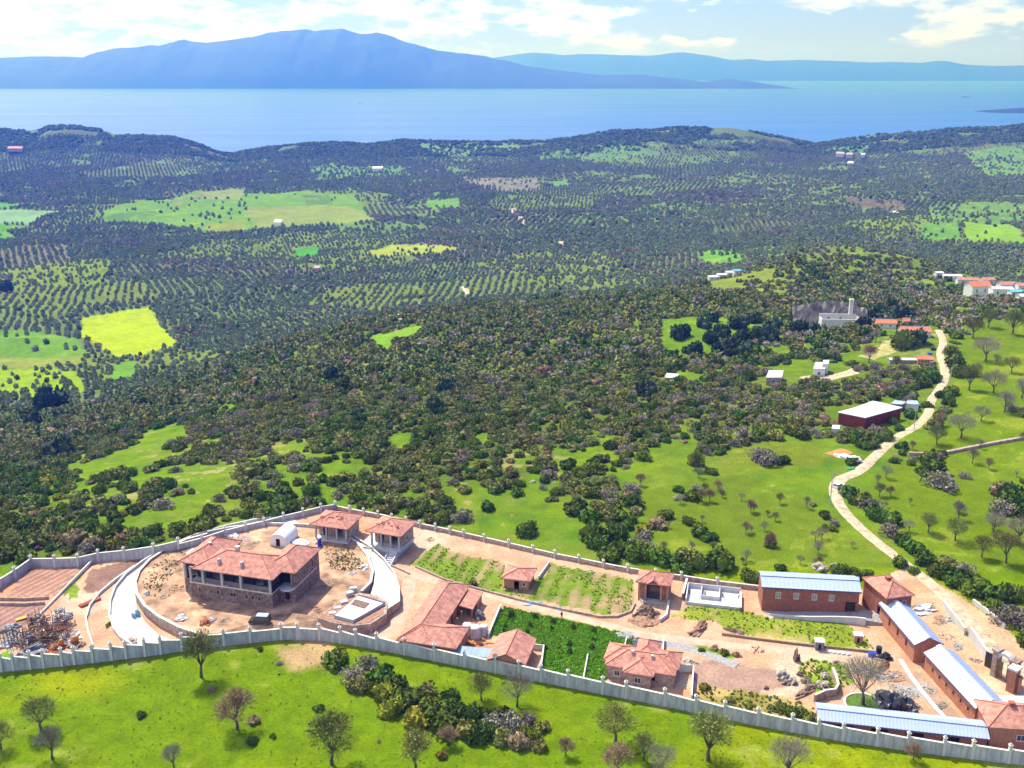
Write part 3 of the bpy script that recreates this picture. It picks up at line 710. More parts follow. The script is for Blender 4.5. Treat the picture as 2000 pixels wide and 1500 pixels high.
    sil3 = [(1930, 222), (1950, 218), (1975, 216), (2000, 213), (2060, 208), (2200, 200), (2400, 205)]
    range_('headland', sil3, 6500, 220, 500, 'low dark headland jutting into the sea at the right edge', 9)


far_things()


def ship(px, py, L, label):
    d = ray(px, py); t = (SEA - HC) / d[2]; x, y = d[0] * t, d[1] * t
    r = thing('ship', label, 'ship', (x, y, SEA), 0.15, 'ships far out on the sea')
    mb = MB(); w = L * .15; h = L * .07
    pts = [(-L / 2, -w / 2), (L * .36, -w / 2), (L / 2, 0), (L * .36, w / 2), (-L / 2, w / 2)]
    mb.poly(pts, -0.5, h); obj('hull', mb, M['grey'], r)
    mb = MB(); mb.box(-L * .46, -L * .34, -w * .35, w * .35, h, h * 2.6); mb.box(-L * .42, -L * .38, -w * .1, w * .1, h * 2.6, h * 3.4); obj('bridge', mb, M['paint_white'], r)
ship(1887, 190, 95, 'long dark cargo ship on the sea near the right edge')
ship(704, 203, 40, 'tiny vessel on the sea below the island mountain')
ship(1505, 190, 40, 'tiny vessel near the tip of the island')


def haze():
    mb = MB(); mb.box(-46000, 46000, -400, 47000, -175, 1010)
    m = bpy.data.materials.new('haze'); m.use_nodes = True; nt = m.node_tree; N = nt.nodes; N.clear()
    out = N.new('ShaderNodeOutputMaterial'); v = N.new('ShaderNodeVolumePrincipled')
    v.inputs['Color'].default_value = (0.036, 0.135, 1.0, 1); v.inputs['Absorption Color'].default_value = (1, 1, 1, 1); v.inputs['Density'].default_value = 1.75e-4; v.inputs['Anisotropy'].default_value = 0.35
    nt.links.new(v.outputs[0], out.inputs['Volume'])
    o = obj('haze', mb, m); tag(o, 'thin blue air over the whole view', None, kind='stuff')


haze()


# ------------------------------------------------------------------ plants
def leaf_quads(mb, P0, size, rs, thin=1.0):
    n = len(P0)
    a = rs.normal(size=(n, 3)); a /= np.linalg.norm(a, axis=1)[:, None]
    b = np.cross(a, rs.normal(size=(n, 3))); b /= np.linalg.norm(b, axis=1)[:, None]
    s = size * rs.uniform(0.6, 1.4, (n, 1)); a = a * s; b = b * s * thin
    v = np.stack([P0 - a - b, P0 + a - b * .4, P0 + a * .8 + b, P0 - a * .7 + b * .8], 1).reshape(-1, 3)
    k = len(mb.v); mb.v += [tuple(q) for q in v]; mb.f += [(k + 4 * i, k + 4 * i + 1, k + 4 * i + 2, k + 4 * i + 3) for i in range(n)]


def bush_mesh(name, m, seed, n=420, lobes=7, leaf=0.10, h=0.75, core=True, spread=0.55, up=0.0):
    rs = np.random.RandomState(seed); mb = MB(); pts = []
    for i in range(lobes):
        r = rs.uniform(0.32, 0.55) if i else 0.6
        c = np.array([rs.uniform(-1, 1) * spread, rs.uniform(-1, 1) * spread, up + rs.uniform(0.25, 0.7) * h])
        if i == 0: c = np.array([0, 0, up + .45 * h])
        if core: mb.blob(c, (r * .86, r * .86, r * .8 * h / .75), seed * 9 + i, sub=1, rough=.35)
        k = n // lobes; d = rs.normal(size=(k, 3)); d /= np.linalg.norm(d, axis=1)[:, None]
        q = c + d * np.array([r, r, r * h / .75 * .92]) * rs.uniform(.82, 1.12, (k, 1)); pts.append(q[q[:, 2] > 0.0])
    leaf_quads(mb, np.concatenate(pts), leaf, rs)
    return mesh(name, mb, m)


def crown_twigs(seed, r, h, z0, n, m, name, thin=.16, size=.30, leafy=0.0, lobes=9, lleaf=.13):
    """open crown: limbs ending in many fine twigs, in clumps with gaps"""
    rs = np.random.RandomState(seed); mb = MB(); tips = []
    for i in range(lobes):
        a = 2 * math.pi * i / lobes + rs.uniform(-.4, .4); e = rs.uniform(0.1, 1.25)
        tips.append((math.cos(a) * math.cos(e) * r * rs.uniform(.55, .8), math.sin(a) * math.cos(e) * r * rs.uniform(.55, .8), z0 + h * .45 + math.sin(e) * h * .42))
    tips.append((0, 0, z0 + h * .75)); tips = np.array(tips)
    cc = tips[rs.randint(0, len(tips), n)]; d = rs.normal(size=(n, 3)); d /= np.linalg.norm(d, axis=1)[:, None]
    q = cc + d * np.array([r * .38, r * .38, h * .26]) * rs.uniform(.2, 1.1, (n, 1)) ** .6
    out = d * .7 + (q - np.array([0, 0, z0 + h * .3])) / r * .6; out /= np.linalg.norm(out, axis=1)[:, None]
    b = np.cross(out, rs.normal(size=(n, 3))); b /= np.linalg.norm(b, axis=1)[:, None]
    s = size * rs.uniform(.5, 1.3, (n, 1)); w = s * thin
    v = np.stack([q - out * s - b * w, q - out * s + b * w, q + out * s + b * w * .5, q + out * s - b * w * .5], 1).reshape(-1, 3)
    k = len(mb.v); mb.v += [tuple(x) for x in v]; mb.f += [(k + 4 * i, k + 4 * i + 1, k + 4 * i + 2, k + 4 * i + 3) for i in range(n)]
    if leafy:
        kk = int(n * leafy); cc = tips[rs.randint(0, len(tips), kk)]; d = rs.normal(size=(kk, 3)); d /= np.linalg.norm(d, axis=1)[:, None]
        leaf_quads(mb, cc + d * np.array([r * .4, r * .4, h * .28]) * rs.uniform(.5, 1.05, (kk, 1)), lleaf, rs)
    return mesh(name, mb, m), tips


def trunk_mesh(name, seed, r0, z0, tips):
    rs = np.random.RandomState(seed + 99); mb = MB(); p = np.array([0, 0, -.3]); rr = r0 * 1.25
    for s in (.35, .7, 1.0):
        q = np.array([rs.uniform(-.12, .12) * z0 * s, rs.uniform(-.12, .12) * z0 * s, z0 * s]); mb.tube(p, q, rr, rr * .82, 7, cap=False); p = q; rr *= .82
    for t in tips:
        mid = p * .5 + t * .5 + rs.uniform(-.25, .25, 3); mb.tube(p, mid, rr * .55, rr * .33, 5, cap=False); mb.tube(mid, t, rr * .33, rr * .08, 4, cap=False)
        for _ in range(2):
            e = t + rs.uniform(-.7, .7, 3) * (1, 1, .6); mb.tube(mid, e, rr * .2, rr * .05, 3, cap=False)
    return mesh(name, mb, M['bark'])


TREEPROTO = {}
def tree(kind, px, py, w, label, group=None, hs=1.0, rz=None, on=None, cat='tree', name='bare_tree'):
    """w = crown width in photo pixels"""
    q = on or P(px, py); D = math.sqrt(q[0] ** 2 + q[1] ** 2 + (q[2] - HC) ** 2); R = w / 2 / FPX * D
    if kind not in TREEPROTO:
        sd = len(TREEPROTO) * 5 + 3
        spec = dict(grey=('grey', 2300, .045, 0), greyolive=('olive', 2200, .055, .22), pink=('pink', 2400, .07, .12), yellow=('light', 2300, .06, .30), olive=('olive', 2600, .10, .5))[kind]
        L = []
        for v in range(3):
            me, tips = crown_twigs(sd + v, 3.0, 4.6, 1.1, spec[1], LEAF[spec[0]], 'crown', thin=spec[2], size=.34, leafy=spec[3], lobes=(11, 15, 8)[v], lleaf=.10)
            L.append((me, trunk_mesh('trunk', sd + v, .20, 1.5, tips)))
        TREEPROTO[kind] = L
    me, tr = TREEPROTO[kind][int(px) % 3]
    t = thing(name, label, cat, (q[0], q[1], q[2]), RS.rand() * 6.3 if rz is None else rz, group)
    s = R / 3.0; t.scale = (s, s, s * hs); link('trunk', tr, t); link('crown', me, t); return t


BUSHES = {}
def bush_variants(kind, far=False):
    k = (kind, far)
    if k not in BUSHES:
        L = []
        for v in range(3 if not far else 2):
            sd = hash_(kind) + v * 13
            if far: L.append(bush_mesh(kind + '_far_bush', LEAF[kind], sd, n=110, lobes=5, leaf=.17, h=.85))
            elif kind in ('grey', 'pink', 'light'):
                L.append(bush_mesh(kind + '_bush', LEAF[kind], sd, n=900, lobes=9, leaf=.06, h=.85, core=(kind != 'grey')))
            else: L.append(bush_mesh(kind + '_bush', LEAF[kind], sd, n=760, lobes=8, leaf=.085, h=.8))
        BUSHES[k] = L
    return BUSHES[k]
def hash_(s): return sum(ord(c) * (i + 1) for i, c in enumerate(s)) % 977


def bush(kind, px, py, w, label, group=None, hs=1.0, cat='bush', name='bush', on=None):
    q = on or P(px, py); D = math.sqrt(q[0] ** 2 + q[1] ** 2 + (q[2] - HC) ** 2); R = w / 2 / FPX * D
    L = bush_variants(kind); me = L[RS.randint(len(L))]
    o = link(name, me); o.location = (q[0], q[1], q[2] - .12 * R); o.rotation_euler = (0, 0, RS.rand() * 6.3); o.scale = (R, R, R * hs)
    return tag(o, label, cat, group)


# trees of the meadow in front of the wall, one by one
tree('greyolive', 80, 1428, 66, 'olive-grey bare tree standing furthest left but one in the meadow, above a paler grey tree')
tree('grey', 102, 1482, 60, 'pale grey leafless tree just below the olive-grey tree at the lower left')
tree('greyolive', 2, 1462, 50, 'olive-grey tree cut by the left edge of the picture')
tree('grey', 340, 1503, 42, 'small narrow grey leafless tree near the bottom edge, alone in the meadow', hs=1.25)
tree('pink', 463, 1424, 78, 'reddish-brown leafless tree in the middle of the left meadow')
tree('yellow', 648, 1492, 100, 'large yellowish-olive tree with a dark trunk casting a wide shadow on the meadow')
tree('yellow', 812, 1506, 80, 'pale yellow-green tree at the bottom beside a small pinkish tree')
tree('pink', 875, 1455, 44, 'small pinkish-brown round tree beside the pale yellow-green tree', hs=.85)
tree('greyolive', 393, 1322, 80, 'grey-olive tree growing right in front of the grey boundary wall', hs=1.1)
tree('greyolive', 940, 1368, 54, 'small grey-green tree by the wall below the blue metal canopy')
tree('grey', 1010, 1380, 66, 'grey-brown open tree by the wall below the gabled tiled house', hs=1.05)
tree('greyolive', 1202, 1450, 78, 'grey-olive tree with clear trunk below the many-hipped tiled house')
tree('greyolive', 1257, 1484, 54, 'small olive tree between two bigger trees near the bottom edge')
tree('pink', 1207, 1512, 62, 'pinkish-grey tree at the bottom edge below a grey-olive tree')
tree('grey', 1292, 1514, 62, 'grey twiggy tree cut by the bottom edge next to a small olive tree')
tree('greyolive', 1383, 1486, 108, 'widest brown-olive tree, right of centre in the meadow, with a broad flat crown', hs=.85)
tree('grey', 1540, 1522, 84, 'greyish tree cut by the bottom edge below the metal-roofed shed')
tree('pink', 1783, 1484, 32, 'small brownish sapling in front of the long metal-roofed shed, with a dark shadow')
tree('pink', 1105, 1476, 36, 'small brown sapling at the lower end of the dark hedge')
for k, x, y, w, l in (('pink', 495, 1412, 26, 'small orange-brown round bush touching the reddish tree'), ('maquis', 494, 1450, 26, 'dark round bush below the small orange-brown bush'),
                      ('maquis', 533, 1440, 15, 'tiny dark bush right of the dark round bush'), ('maquis', 276, 1400, 22, 'lone dark green bush in the left meadow'),
                      ('pink', 415, 1348, 18, 'small brown bush above the reddish tree'), ('maquis', 621, 1387, 24, 'dark bush above the large yellowish-olive tree'),
                      ('maquis', 508, 1270, 14, 'little black bush close under the boundary wall'), ('grey', 546, 1298, 14, 'little grey bush in the worn grass under the wall'),
                      ('yellowish', 862, 1480, 26, 'small olive bush below the small pinkish-brown tree'), ('maquis', 545, 1318, 5, 'tiny dark tuft in the meadow by the worn ground'),
                      ('grey', 740, 1450, 10, 'tiny grey tuft on the meadow left of the hedge foot')):
    bush(k, x, y, w, l)
# the dark hedge of shrubs across the meadow
H = [('maquis', 655, 1300, 56), ('yellowish', 665, 1285, 44), ('grey', 690, 1325, 52), ('grey', 720, 1302, 50), ('olive', 700, 1345, 46), ('maquis', 742, 1330, 60), ('yellowish', 745, 1362, 56), ('maquis', 775, 1345, 56),
     ('yellowish', 765, 1392, 62), ('maquis', 800, 1372, 62), ('olive', 830, 1362, 48), ('yellowish', 812, 1410, 64), ('maquis', 845, 1400, 62), ('maquis', 862, 1425, 66), ('yellowish', 835, 1385, 50), ('maquis', 885, 1392, 54),
     ('olive', 905, 1430, 60), ('maquis', 930, 1398, 52), ('maquis', 940, 1440, 62), ('grey', 960, 1425, 58), ('maquis', 975, 1400, 44), ('olive', 985, 1450, 54), ('grey', 1000, 1420, 56), ('pink', 1015, 1455, 48), ('maquis', 1035, 1440, 44), ('olive', 1052, 1462, 40), ('grey', 1030, 1410, 40), ('olive', 1060, 1425, 34), ('maquis', 880, 1362, 36), ('maquis', 725, 1348, 40)]
for k, x, y, w in H:
    bush(k, x, y, w, {'maquis': 'dark green shrub in the hedge running down the meadow', 'yellowish': 'yellow-green shrub in the hedge running down the meadow', 'olive': 'olive shrub in the hedge running down the meadow', 'grey': 'leafless grey shrub in the hedge running down the meadow', 'pink': 'reddish leafless shrub in the hedge running down the meadow'}[k], 'shrubs of the meadow hedge, ' + k, hs=1.05, name='hedge_shrub', cat='shrub')


# --- shrubs of the slopes: scatter, the largest-looking kept as individuals
def scatter_points():
    rs = np.random.RandomState(5); X = []; Y = []
    # grid in (column, log distance) with area-weighted jitter
    y = np.concatenate([rs.uniform(225, 300, 3800), rs.uniform(300, 420, 8500), rs.uniform(420, 780, 26000)])
    c = rs.uniform(-140, 2140, len(y)); x = (c - 1000) / 2000 * (y * CP + HC * SP)
    z = zt(x, y)
    pl = (y > 560) & ((z < -60) | (y > 760))
    k = ~pl & ~inpoly(x, y, ESTATE) & ~((y < 228) & (x < 90))
    y, x, z = y[k], x[k], z[k]
    # keep the ground round the estate wall clear
    ed, _ = seg_dist(x, y, [(p[0], p[1], 0) for p in ESTATE[10:]]); k = ed > 3.0; x, y, z = x[k], y[k], z[k]
    d = cover(x, y, z)
    gn2 = fbm(x / 4, y / 4, 2, 3)
    for p in GREENW: d = np.where(inpoly(x + 14 * (gn2 - .5), y + 22 * (gn2 - .5), p), 0.06, d)
    for p, cc, dd in FIELDW: d = np.where(inpoly(x, y, p), dd * 0.9, d)
    rd, rw = seg_dist(x, y, RW); d = np.where(rd < 4.2, 0, d)
    for (a, b, rad) in CLEAR:
        q = P(a, b); d = np.where(np.hypot(x - q[0], y - q[1]) < rad, 0, d)
    cl = fbm(x / 30, y / 38, 71) * .55 + fbm(x / 11, y / 14, 72) * .45
    th = np.clip((d - 0.5) * 1.0 + 0.5, 0, 1)
    keep = (cl < 0.175 + 0.62 * d ** 0.85) & (rs.rand(len(x)) < np.clip(d * 1.25, 0, 1))
    x, y, z = x[keep], y[keep], z[keep]; d = d[keep]
    r = (1.22 + .2 * (y < 430)) * rs.uniform(1.0, 2.3, len(x)) * (0.85 + .45 * rs.rand(len(x)) ** 3) * (0.85 + 0.3 * (y > 420))
    r = np.where(d < .3, r * .8, r)
    # thin out overlaps
    order = np.argsort(-r); used = {}; out = []
    for i in order:
        gx, gy = int(x[i] // 4), int(y[i] // 4); ok = True
        for a in (-1, 0, 1):
            for b in (-1, 0, 1):
                for j in used.get((gx + a, gy + b), ()):
                    if (x[i] - x[j]) ** 2 + (y[i] - y[j]) ** 2 < (0.62 * (r[i] + r[j])) ** 2: ok = False; break
                if not ok: break
            if not ok: break
        if ok: used.setdefault((gx, gy), []).append(i); out.append(i)
    out = np.array(out)
    return x[out], y[out], z[out], r[out], d[out]


# footprints to keep free of shrubs: (px, py, metres)
CLEAR = [(1512, 745, 9), (1595, 725, 16), (1630, 735, 10), (1700, 815, 15), (1680, 822, 12), (1735, 805, 12), (1765, 795, 6), (1655, 890, 9), (1640, 880, 8), (1700, 700, 15), (1740, 680, 14), (1775, 660, 12), (1790, 705, 14), (1820, 690, 10), (1630, 630, 22), (1660, 625, 15),
         (1600, 640, 14), (1310, 740, 7), (1905, 575, 12), (1925, 578, 12), (1950, 578, 14), (1975, 578, 14), (1995, 578, 12), (1000, 915, 3), (1040, 935, 2.5), (1760, 795, 8), (1800, 640, 8), (1725, 640, 8), (1665, 740, 5), (1500, 890, 10), (1600, 1115, 5), (1590, 1108, 6), (1545, 1145, 5)]
sx_, sy_, sz_, sr_, sd_ = scatter_points()
kindn = fbm(sx_ / 30, sy_ / 30, 81) * .6 + RS.rand(len(sx_)) * .4
ppx, ppy = pix(sx_, sy_, sz_)
kd = np.full(len(sx_), 'maquis', dtype=object); rr_ = RS.rand(len(sx_))
greyzone = np.clip(1 - np.abs(ppx - 1450) / 450, 0, 1) * (ppy > 640) * .19 + np.clip(1 - np.abs(ppx - 430) / 220, 0, 1) * (np.abs(ppy - 890) < 70) * .2 + (ppx > 1680) * .25
kd[(kindn > .47)] = 'olive'; kd[rr_ < .05 + greyzone] = 'grey'; kd[(rr_ > .975 - greyzone * .12)] = 'pink'; kd[(rr_ > .955) & (rr_ < .97)] = 'light'; kd[(rr_ > .94) & (rr_ < .955)] = 'yellowish'
# rows and big shrubs traced one by one
BIG = [('maquis', 1195, 1090, 60), ('maquis', 1165, 1050, 66), ('maquis', 1205, 1045, 60), ('maquis', 1155, 1018, 50), ('maquis', 1125, 1000, 52), ('olive', 1190, 1015, 46), ('maquis', 1235, 985, 50), ('grey', 1235, 960, 40), ('maquis', 1370, 1045, 44), ('maquis', 1345, 1022, 30),
       ('maquis', 1385, 1055, 34), ('pink', 1285, 1030, 42), ('maquis', 1300, 1010, 34), ('grey', 1260, 1052, 36), ('maquis', 1400, 1105, 70), ('maquis', 1372, 1108, 56), ('olive', 1345, 1098, 50), ('maquis', 1318, 1105, 50), ('maquis', 1290, 1098, 56), ('maquis', 1265, 1088, 52), ('maquis', 1240, 1092, 56),
       ('maquis', 1335, 1122, 46), ('maquis', 1465, 1132, 44), ('maquis', 1500, 1068, 22), ('pink', 1505, 1060, 26), ('maquis', 1640, 1122, 40), ('maquis', 1668, 1122, 34), ('maquis', 1522, 1112, 26), ('maquis', 1670, 1130, 26), ('maquis', 1760, 1105, 34), ('maquis', 1785, 1118, 26), ('maquis', 1695, 1122, 22),
       ('maquis', 400, 1030, 60), ('maquis', 408, 1005, 40), ('pink', 145, 1060, 50), ('maquis', 100, 1020, 44), ('olive', 60, 1070, 60), ('maquis', 20, 1090, 60), ('maquis', 210, 1050, 60), ('olive', 260, 1062, 50), ('pink', 85, 1022, 24), ('maquis', 300, 1045, 40),
       ('maquis', 540, 1005, 54), ('maquis', 575, 995, 50), ('olive', 510, 1012, 44), ('maquis', 605, 985, 34), ('maquis', 700, 975, 44), ('maquis', 735, 982, 46), ('olive', 770, 985, 50), ('maquis', 808, 1010, 40), ('maquis', 830, 1002, 40), ('maquis', 865, 1020, 44), ('grey', 905, 1015, 50), ('maquis', 955, 995, 34), ('maquis', 1030, 1045, 50),
       ('light', 480, 930, 54), ('maquis', 325, 760, 30), ('pine', 92, 800, 62), ('pine', 65, 830, 40), ('pine', 112, 890, 54), ('pine', 650, 745, 44), ('pine', 870, 770, 46), ('pine', 850, 800, 40), ('pine', 12, 568, 28), ('pine', 280, 795, 26), ('pine', 1262, 770, 44),
       ('maquis', 1660, 970, 44), ('maquis', 1680, 985, 46), ('grey', 1700, 992, 42), ('maquis', 1712, 1010, 50), ('maquis', 1740, 1022, 46), ('grey', 1735, 1042, 44), ('maquis', 1760, 1060, 40), ('maquis', 1790, 1078, 44), ('maquis', 1805, 1098, 48), ('maquis', 1835, 1125, 48), ('olive', 1850, 1112, 44), ('maquis', 1870, 1140, 54), ('maquis', 1900, 1155, 56), ('grey', 1880, 1120, 44),
       ('maquis', 1930, 1165, 56), ('maquis', 1960, 1175, 56), ('maquis', 1985, 1165, 50), ('grey', 1975, 1215, 70), ('grey', 2005, 1225, 60), ('maquis', 1940, 1190, 46), ('maquis', 2010, 1260, 50), ('grey', 1835, 950, 66), ('maquis', 1815, 905, 40), ('maquis', 1825, 918, 44), ('maquis', 1800, 925, 30), ('maquis', 1835, 890, 26),
       ('pink', 1835, 895, 22), ('maquis', 1970, 975, 60), ('pink', 1955, 965, 50), ('maquis', 1990, 1000, 56), ('grey', 1960, 1000, 50), ('maquis', 1770, 675, 66), ('pine', 1790, 670, 40), ('maquis', 1812, 745, 44), ('maquis', 1800, 755, 40), ('maquis', 1820, 738, 34), ('maquis', 1868, 715, 44), ('maquis', 1875, 735, 44), ('maquis', 1858, 690, 34), ('maquis', 1865, 660, 30), ('maquis', 1850, 790, 30), ('maquis', 1855, 770, 34), ('maquis', 1838, 775, 26), ('maquis', 1812, 795, 24), ('maquis', 1830, 825, 22),
       ('maquis', 1740, 825, 26), ('maquis', 1780, 815, 30), ('maquis', 1755, 840, 24), ('maquis', 1700, 870, 44), ('maquis', 1730, 860, 34), ('maquis', 1665, 862, 32), ('maquis', 1660, 905, 26), ('pine', 1697, 662, 18), ('pine', 1375, 640, 30), ('pine', 1410, 655, 34), ('pine', 1395, 628, 26), ('pine', 1440, 640, 34), ('pine', 1470, 630, 30), ('pine', 1385, 668, 34), ('pine', 1425, 700, 30), ('pine', 1510, 645, 34), ('pine', 1450, 665, 34), ('pine', 1360, 690, 34), ('pine', 1330, 660, 40), ('pine', 1430, 680, 40), ('pine', 1400, 690, 34), ('pine', 1460, 690, 34), ('pine', 1500, 670, 40), ('pine', 1345, 690, 26), ('pine', 1480, 660, 34), ('pine', 1560, 650, 36), ('pine', 1700, 625, 34), ('pine', 1685, 640, 30), ('pine', 1745, 600, 26), ('pine', 1720, 615, 30), ('pine', 1760, 625, 40), ('pine', 1590, 650, 30),
       ('yellowish', 1360, 908, 40), ('grey', 1500, 905, 56), ('grey', 1480, 895, 46), ('maquis', 1525, 905, 34), ('maquis', 1390, 925, 26), ('maquis', 1350, 975, 40), ('grey', 1365, 960, 30), ('maquis', 1325, 960, 26)]
LB = {'maquis': ('dark evergreen shrub on the slope behind the estate', 'bush'), 'olive': ('olive-green shrub on the slope behind the estate', 'bush'), 'grey': ('leafless grey-brown shrub on the slope behind the estate', 'bush'), 'pink': ('leafless reddish-brown shrub on the slope behind the estate', 'bush'),
      'light': ('pale yellowish shrub on the slope behind the estate', 'bush'), 'yellowish': ('yellow-green shrub on the slope behind the estate', 'bush'), 'pine': ('dark pine standing above the scrub behind the estate', 'tree')}
SIZES = ('small', 'medium-sized', 'large')
def zone_label(k, a, b, w):
    what = {'maquis': 'dark evergreen shrub', 'olive': 'olive-green shrub', 'grey': 'leafless grey-brown shrub', 'pink': 'leafless reddish-brown shrub', 'light': 'pale yellowish shrub', 'yellowish': 'yellow-green shrub', 'pine': 'dark pine'}[k]
    if a > 1640 and b > 930: wh = 'in the thick hedge beside the dirt road' if abs(a - 1640 - (b - 950) * 1.35) < 110 else 'on the green hillside right of the dirt road'
    elif a > 1790 and b > 640: wh = 'beside the upper bends of the dirt road' if a < 1885 else 'on the green hillside right of the dirt road'
    elif b > 1085 and a > 1220: wh = 'in the row behind the long brick warehouse and gatehouse wall' if a > 1480 else 'in the row behind the pillared pavilion'
    elif a < 330 and b > 980: wh = 'just outside the rear wall at the far left'
    elif a < 330: wh = 'on the shaded slope at the left edge' if a < 160 else 'on the slope left of the mansion'
    elif a < 660 and b > 960: wh = 'outside the rear wall behind the mansion'
    elif a < 900 and b > 940: wh = 'outside the rear wall behind the twin villas'
    elif a < 1230 and b > 930: wh = 'on the grassy slope behind the garden plot'
    elif a < 660: wh = 'on the slope above the mansion'
    elif a < 1230: wh = 'in the scrub left of the centre' if a < 850 else 'in the scrub at the very centre' if a < 1040 else 'in the scrub right of the centre'
    elif b > 930: wh = 'on the open green slope behind the pavilion'
    elif b > 760: wh = 'on the slope below the red-walled building'
    else: wh = 'around the ruined quarry house' if a > 1545 else 'on the green bank left of the quarry house'
    sz = SIZES[0 if w < 30 else 1 if w < 46 else 2]
    return '%s %s %s' % (sz, what, wh), 'slope vegetation: %s %s %s' % (sz, k, wh)
bigpos = []
for k, a, b, w in BIG:
    zl = zone_label(k, a, b, w); o = bush(k, a, b, w, zl[0], zl[1], hs=1.0 if k != 'pine' else 1.5, cat=LB[k][1], name='pine_tree' if k == 'pine' else 'shrub')
    bigpos.append((o.location.x, o.location.y, o.scale[0]))
bp_ = np.array(bigpos); ok = np.ones(len(sx_), bool)
for (a, b, r) in bp_: ok &= np.hypot(sx_ - a, sy_ - b) > r * .8
sx_, sy_, sz_, sr_, kd, ppx, ppy = [v[ok] for v in (sx_, sy_, sz_, sr_, kd, ppx, ppy)]
vis = (ppx > -20) & (ppx < 2020)
score = np.where(vis, sr_ / np.hypot(sy_, sx_), 0); top = np.argsort(-score)
CNT = {k: sum(1 for b in BIG if b[0] == k) for k in LEAF}; single = []
for i in top:
    if len(single) < 300 - len(BIG) and ppy[i] > 820:
        CNT[kd[i]] += 1; single.append(i)
for i in single:
    k = kd[i]; L = bush_variants(k); o = link('shrub', L[RS.randint(len(L))]); R = sr_[i]
    o.location = (sx_[i], sy_[i], sz_[i] - .12 * R); o.rotation_euler = (0, 0, RS.rand() * 6.3); o.scale = (R, R, R * RS.uniform(.8, 1.15)); zl = zone_label(k, ppx[i], ppy[i], R / sy_[i] * 4000 * .95); tag(o, zl[0], 'bush', zl[1])
rest = np.ones(len(sx_), bool); rest[single] = False



def scatter(name, x, y, z, s, pid, protos, label, zs=None):
    """one object: a point cloud whose points carry instances of the prototype meshes"""
    n = len(x); me = bpy.data.meshes.new(name); me.vertices.add(n)
    me.vertices.foreach_set('co', np.stack([x, y, z], 1).astype(np.float32).ravel())
    a = me.attributes.new('sca', 'FLOAT_VECTOR', 'POINT'); hz = zs if zs is not None else RS.uniform(.8, 1.2, n)
    a.data.foreach_set('vector', np.stack([s, s, s * hz], 1).astype(np.float32).ravel())
    a = me.attributes.new('rot', 'FLOAT_VECTOR', 'POINT'); a.data.foreach_set('vector', np.stack([0 * s, 0 * s, RS.rand(n) * 6.28], 1).astype(np.float32).ravel())
    a = me.attributes.new('pid', 'INT', 'POINT'); a.data.foreach_set('value', pid.astype(np.int32))
    me.update(); o = link(name, me)
    pc = bpy.data.collections.new(name + '_plants')
    for i, m_ in enumerate(protos):
        q = bpy.data.objects.new('%s_%03d' % (name, i), m_); pc.objects.link(q)
    ng = bpy.data.node_groups.new(name, 'GeometryNodeTree')
    ng.interface.new_socket('Geometry', in_out='INPUT', socket_type='NodeSocketGeometry'); ng.interface.new_socket('Geometry', in_out='OUTPUT', socket_type='NodeSocketGeometry')
    N = ng.nodes; Lk = ng.links; gi = N.new('NodeGroupInput'); go = N.new('NodeGroupOutput')
    ip = N.new('GeometryNodeInstanceOnPoints'); ci = N.new('GeometryNodeCollectionInfo'); ci.inputs[0].default_value = pc
    ci.inputs['Separate Children'].default_value = True; ci.inputs['Reset Children'].default_value = True; ip.inputs['Pick Instance'].default_value = True
    def na(nm, t):
        q = N.new('GeometryNodeInputNamedAttribute'); q.data_type = t; q.inputs['Name'].default_value = nm; return q.outputs['Attribute']
    Lk.new(gi.outputs[0], ip.inputs['Points']); Lk.new(ci.outputs[0], ip.inputs['Instance']); Lk.new(na('pid', 'INT'), ip.inputs['Instance Index'])
    Lk.new(na('rot', 'FLOAT_VECTOR'), ip.inputs['Rotation']); Lk.new(na('sca', 'FLOAT_VECTOR'), ip.inputs['Scale']); Lk.new(ip.outputs[0], go.inputs[0])
    md = o.modifiers.new('plants', 'NODES'); md.node_group = ng
    tag(o, label, None, kind='stuff'); return o


KS = ['maquis', 'olive', 'grey', 'pink', 'light', 'yellowish']
protos = []; start = {}
for k in KS: start[k] = len(protos); protos += bush_variants(k)
fstart = {}
for k in KS: fstart[k] = len(protos); protos += bush_variants(k, True)
x, y, z, r, k_ = sx_[rest], sy_[rest], sz_[rest], sr_[rest], kd[rest]
pid = np.array([(start[k] + RS.randint(3)) if yy < 430 else (fstart[k] + RS.randint(2)) for k, yy in zip(k_, y)])
scatter('maquis_scrub', x, y, z - .12 * r, r, pid, protos, 'dense mixed scrub covering the slopes beyond the estate')
print('scrub', len(x))


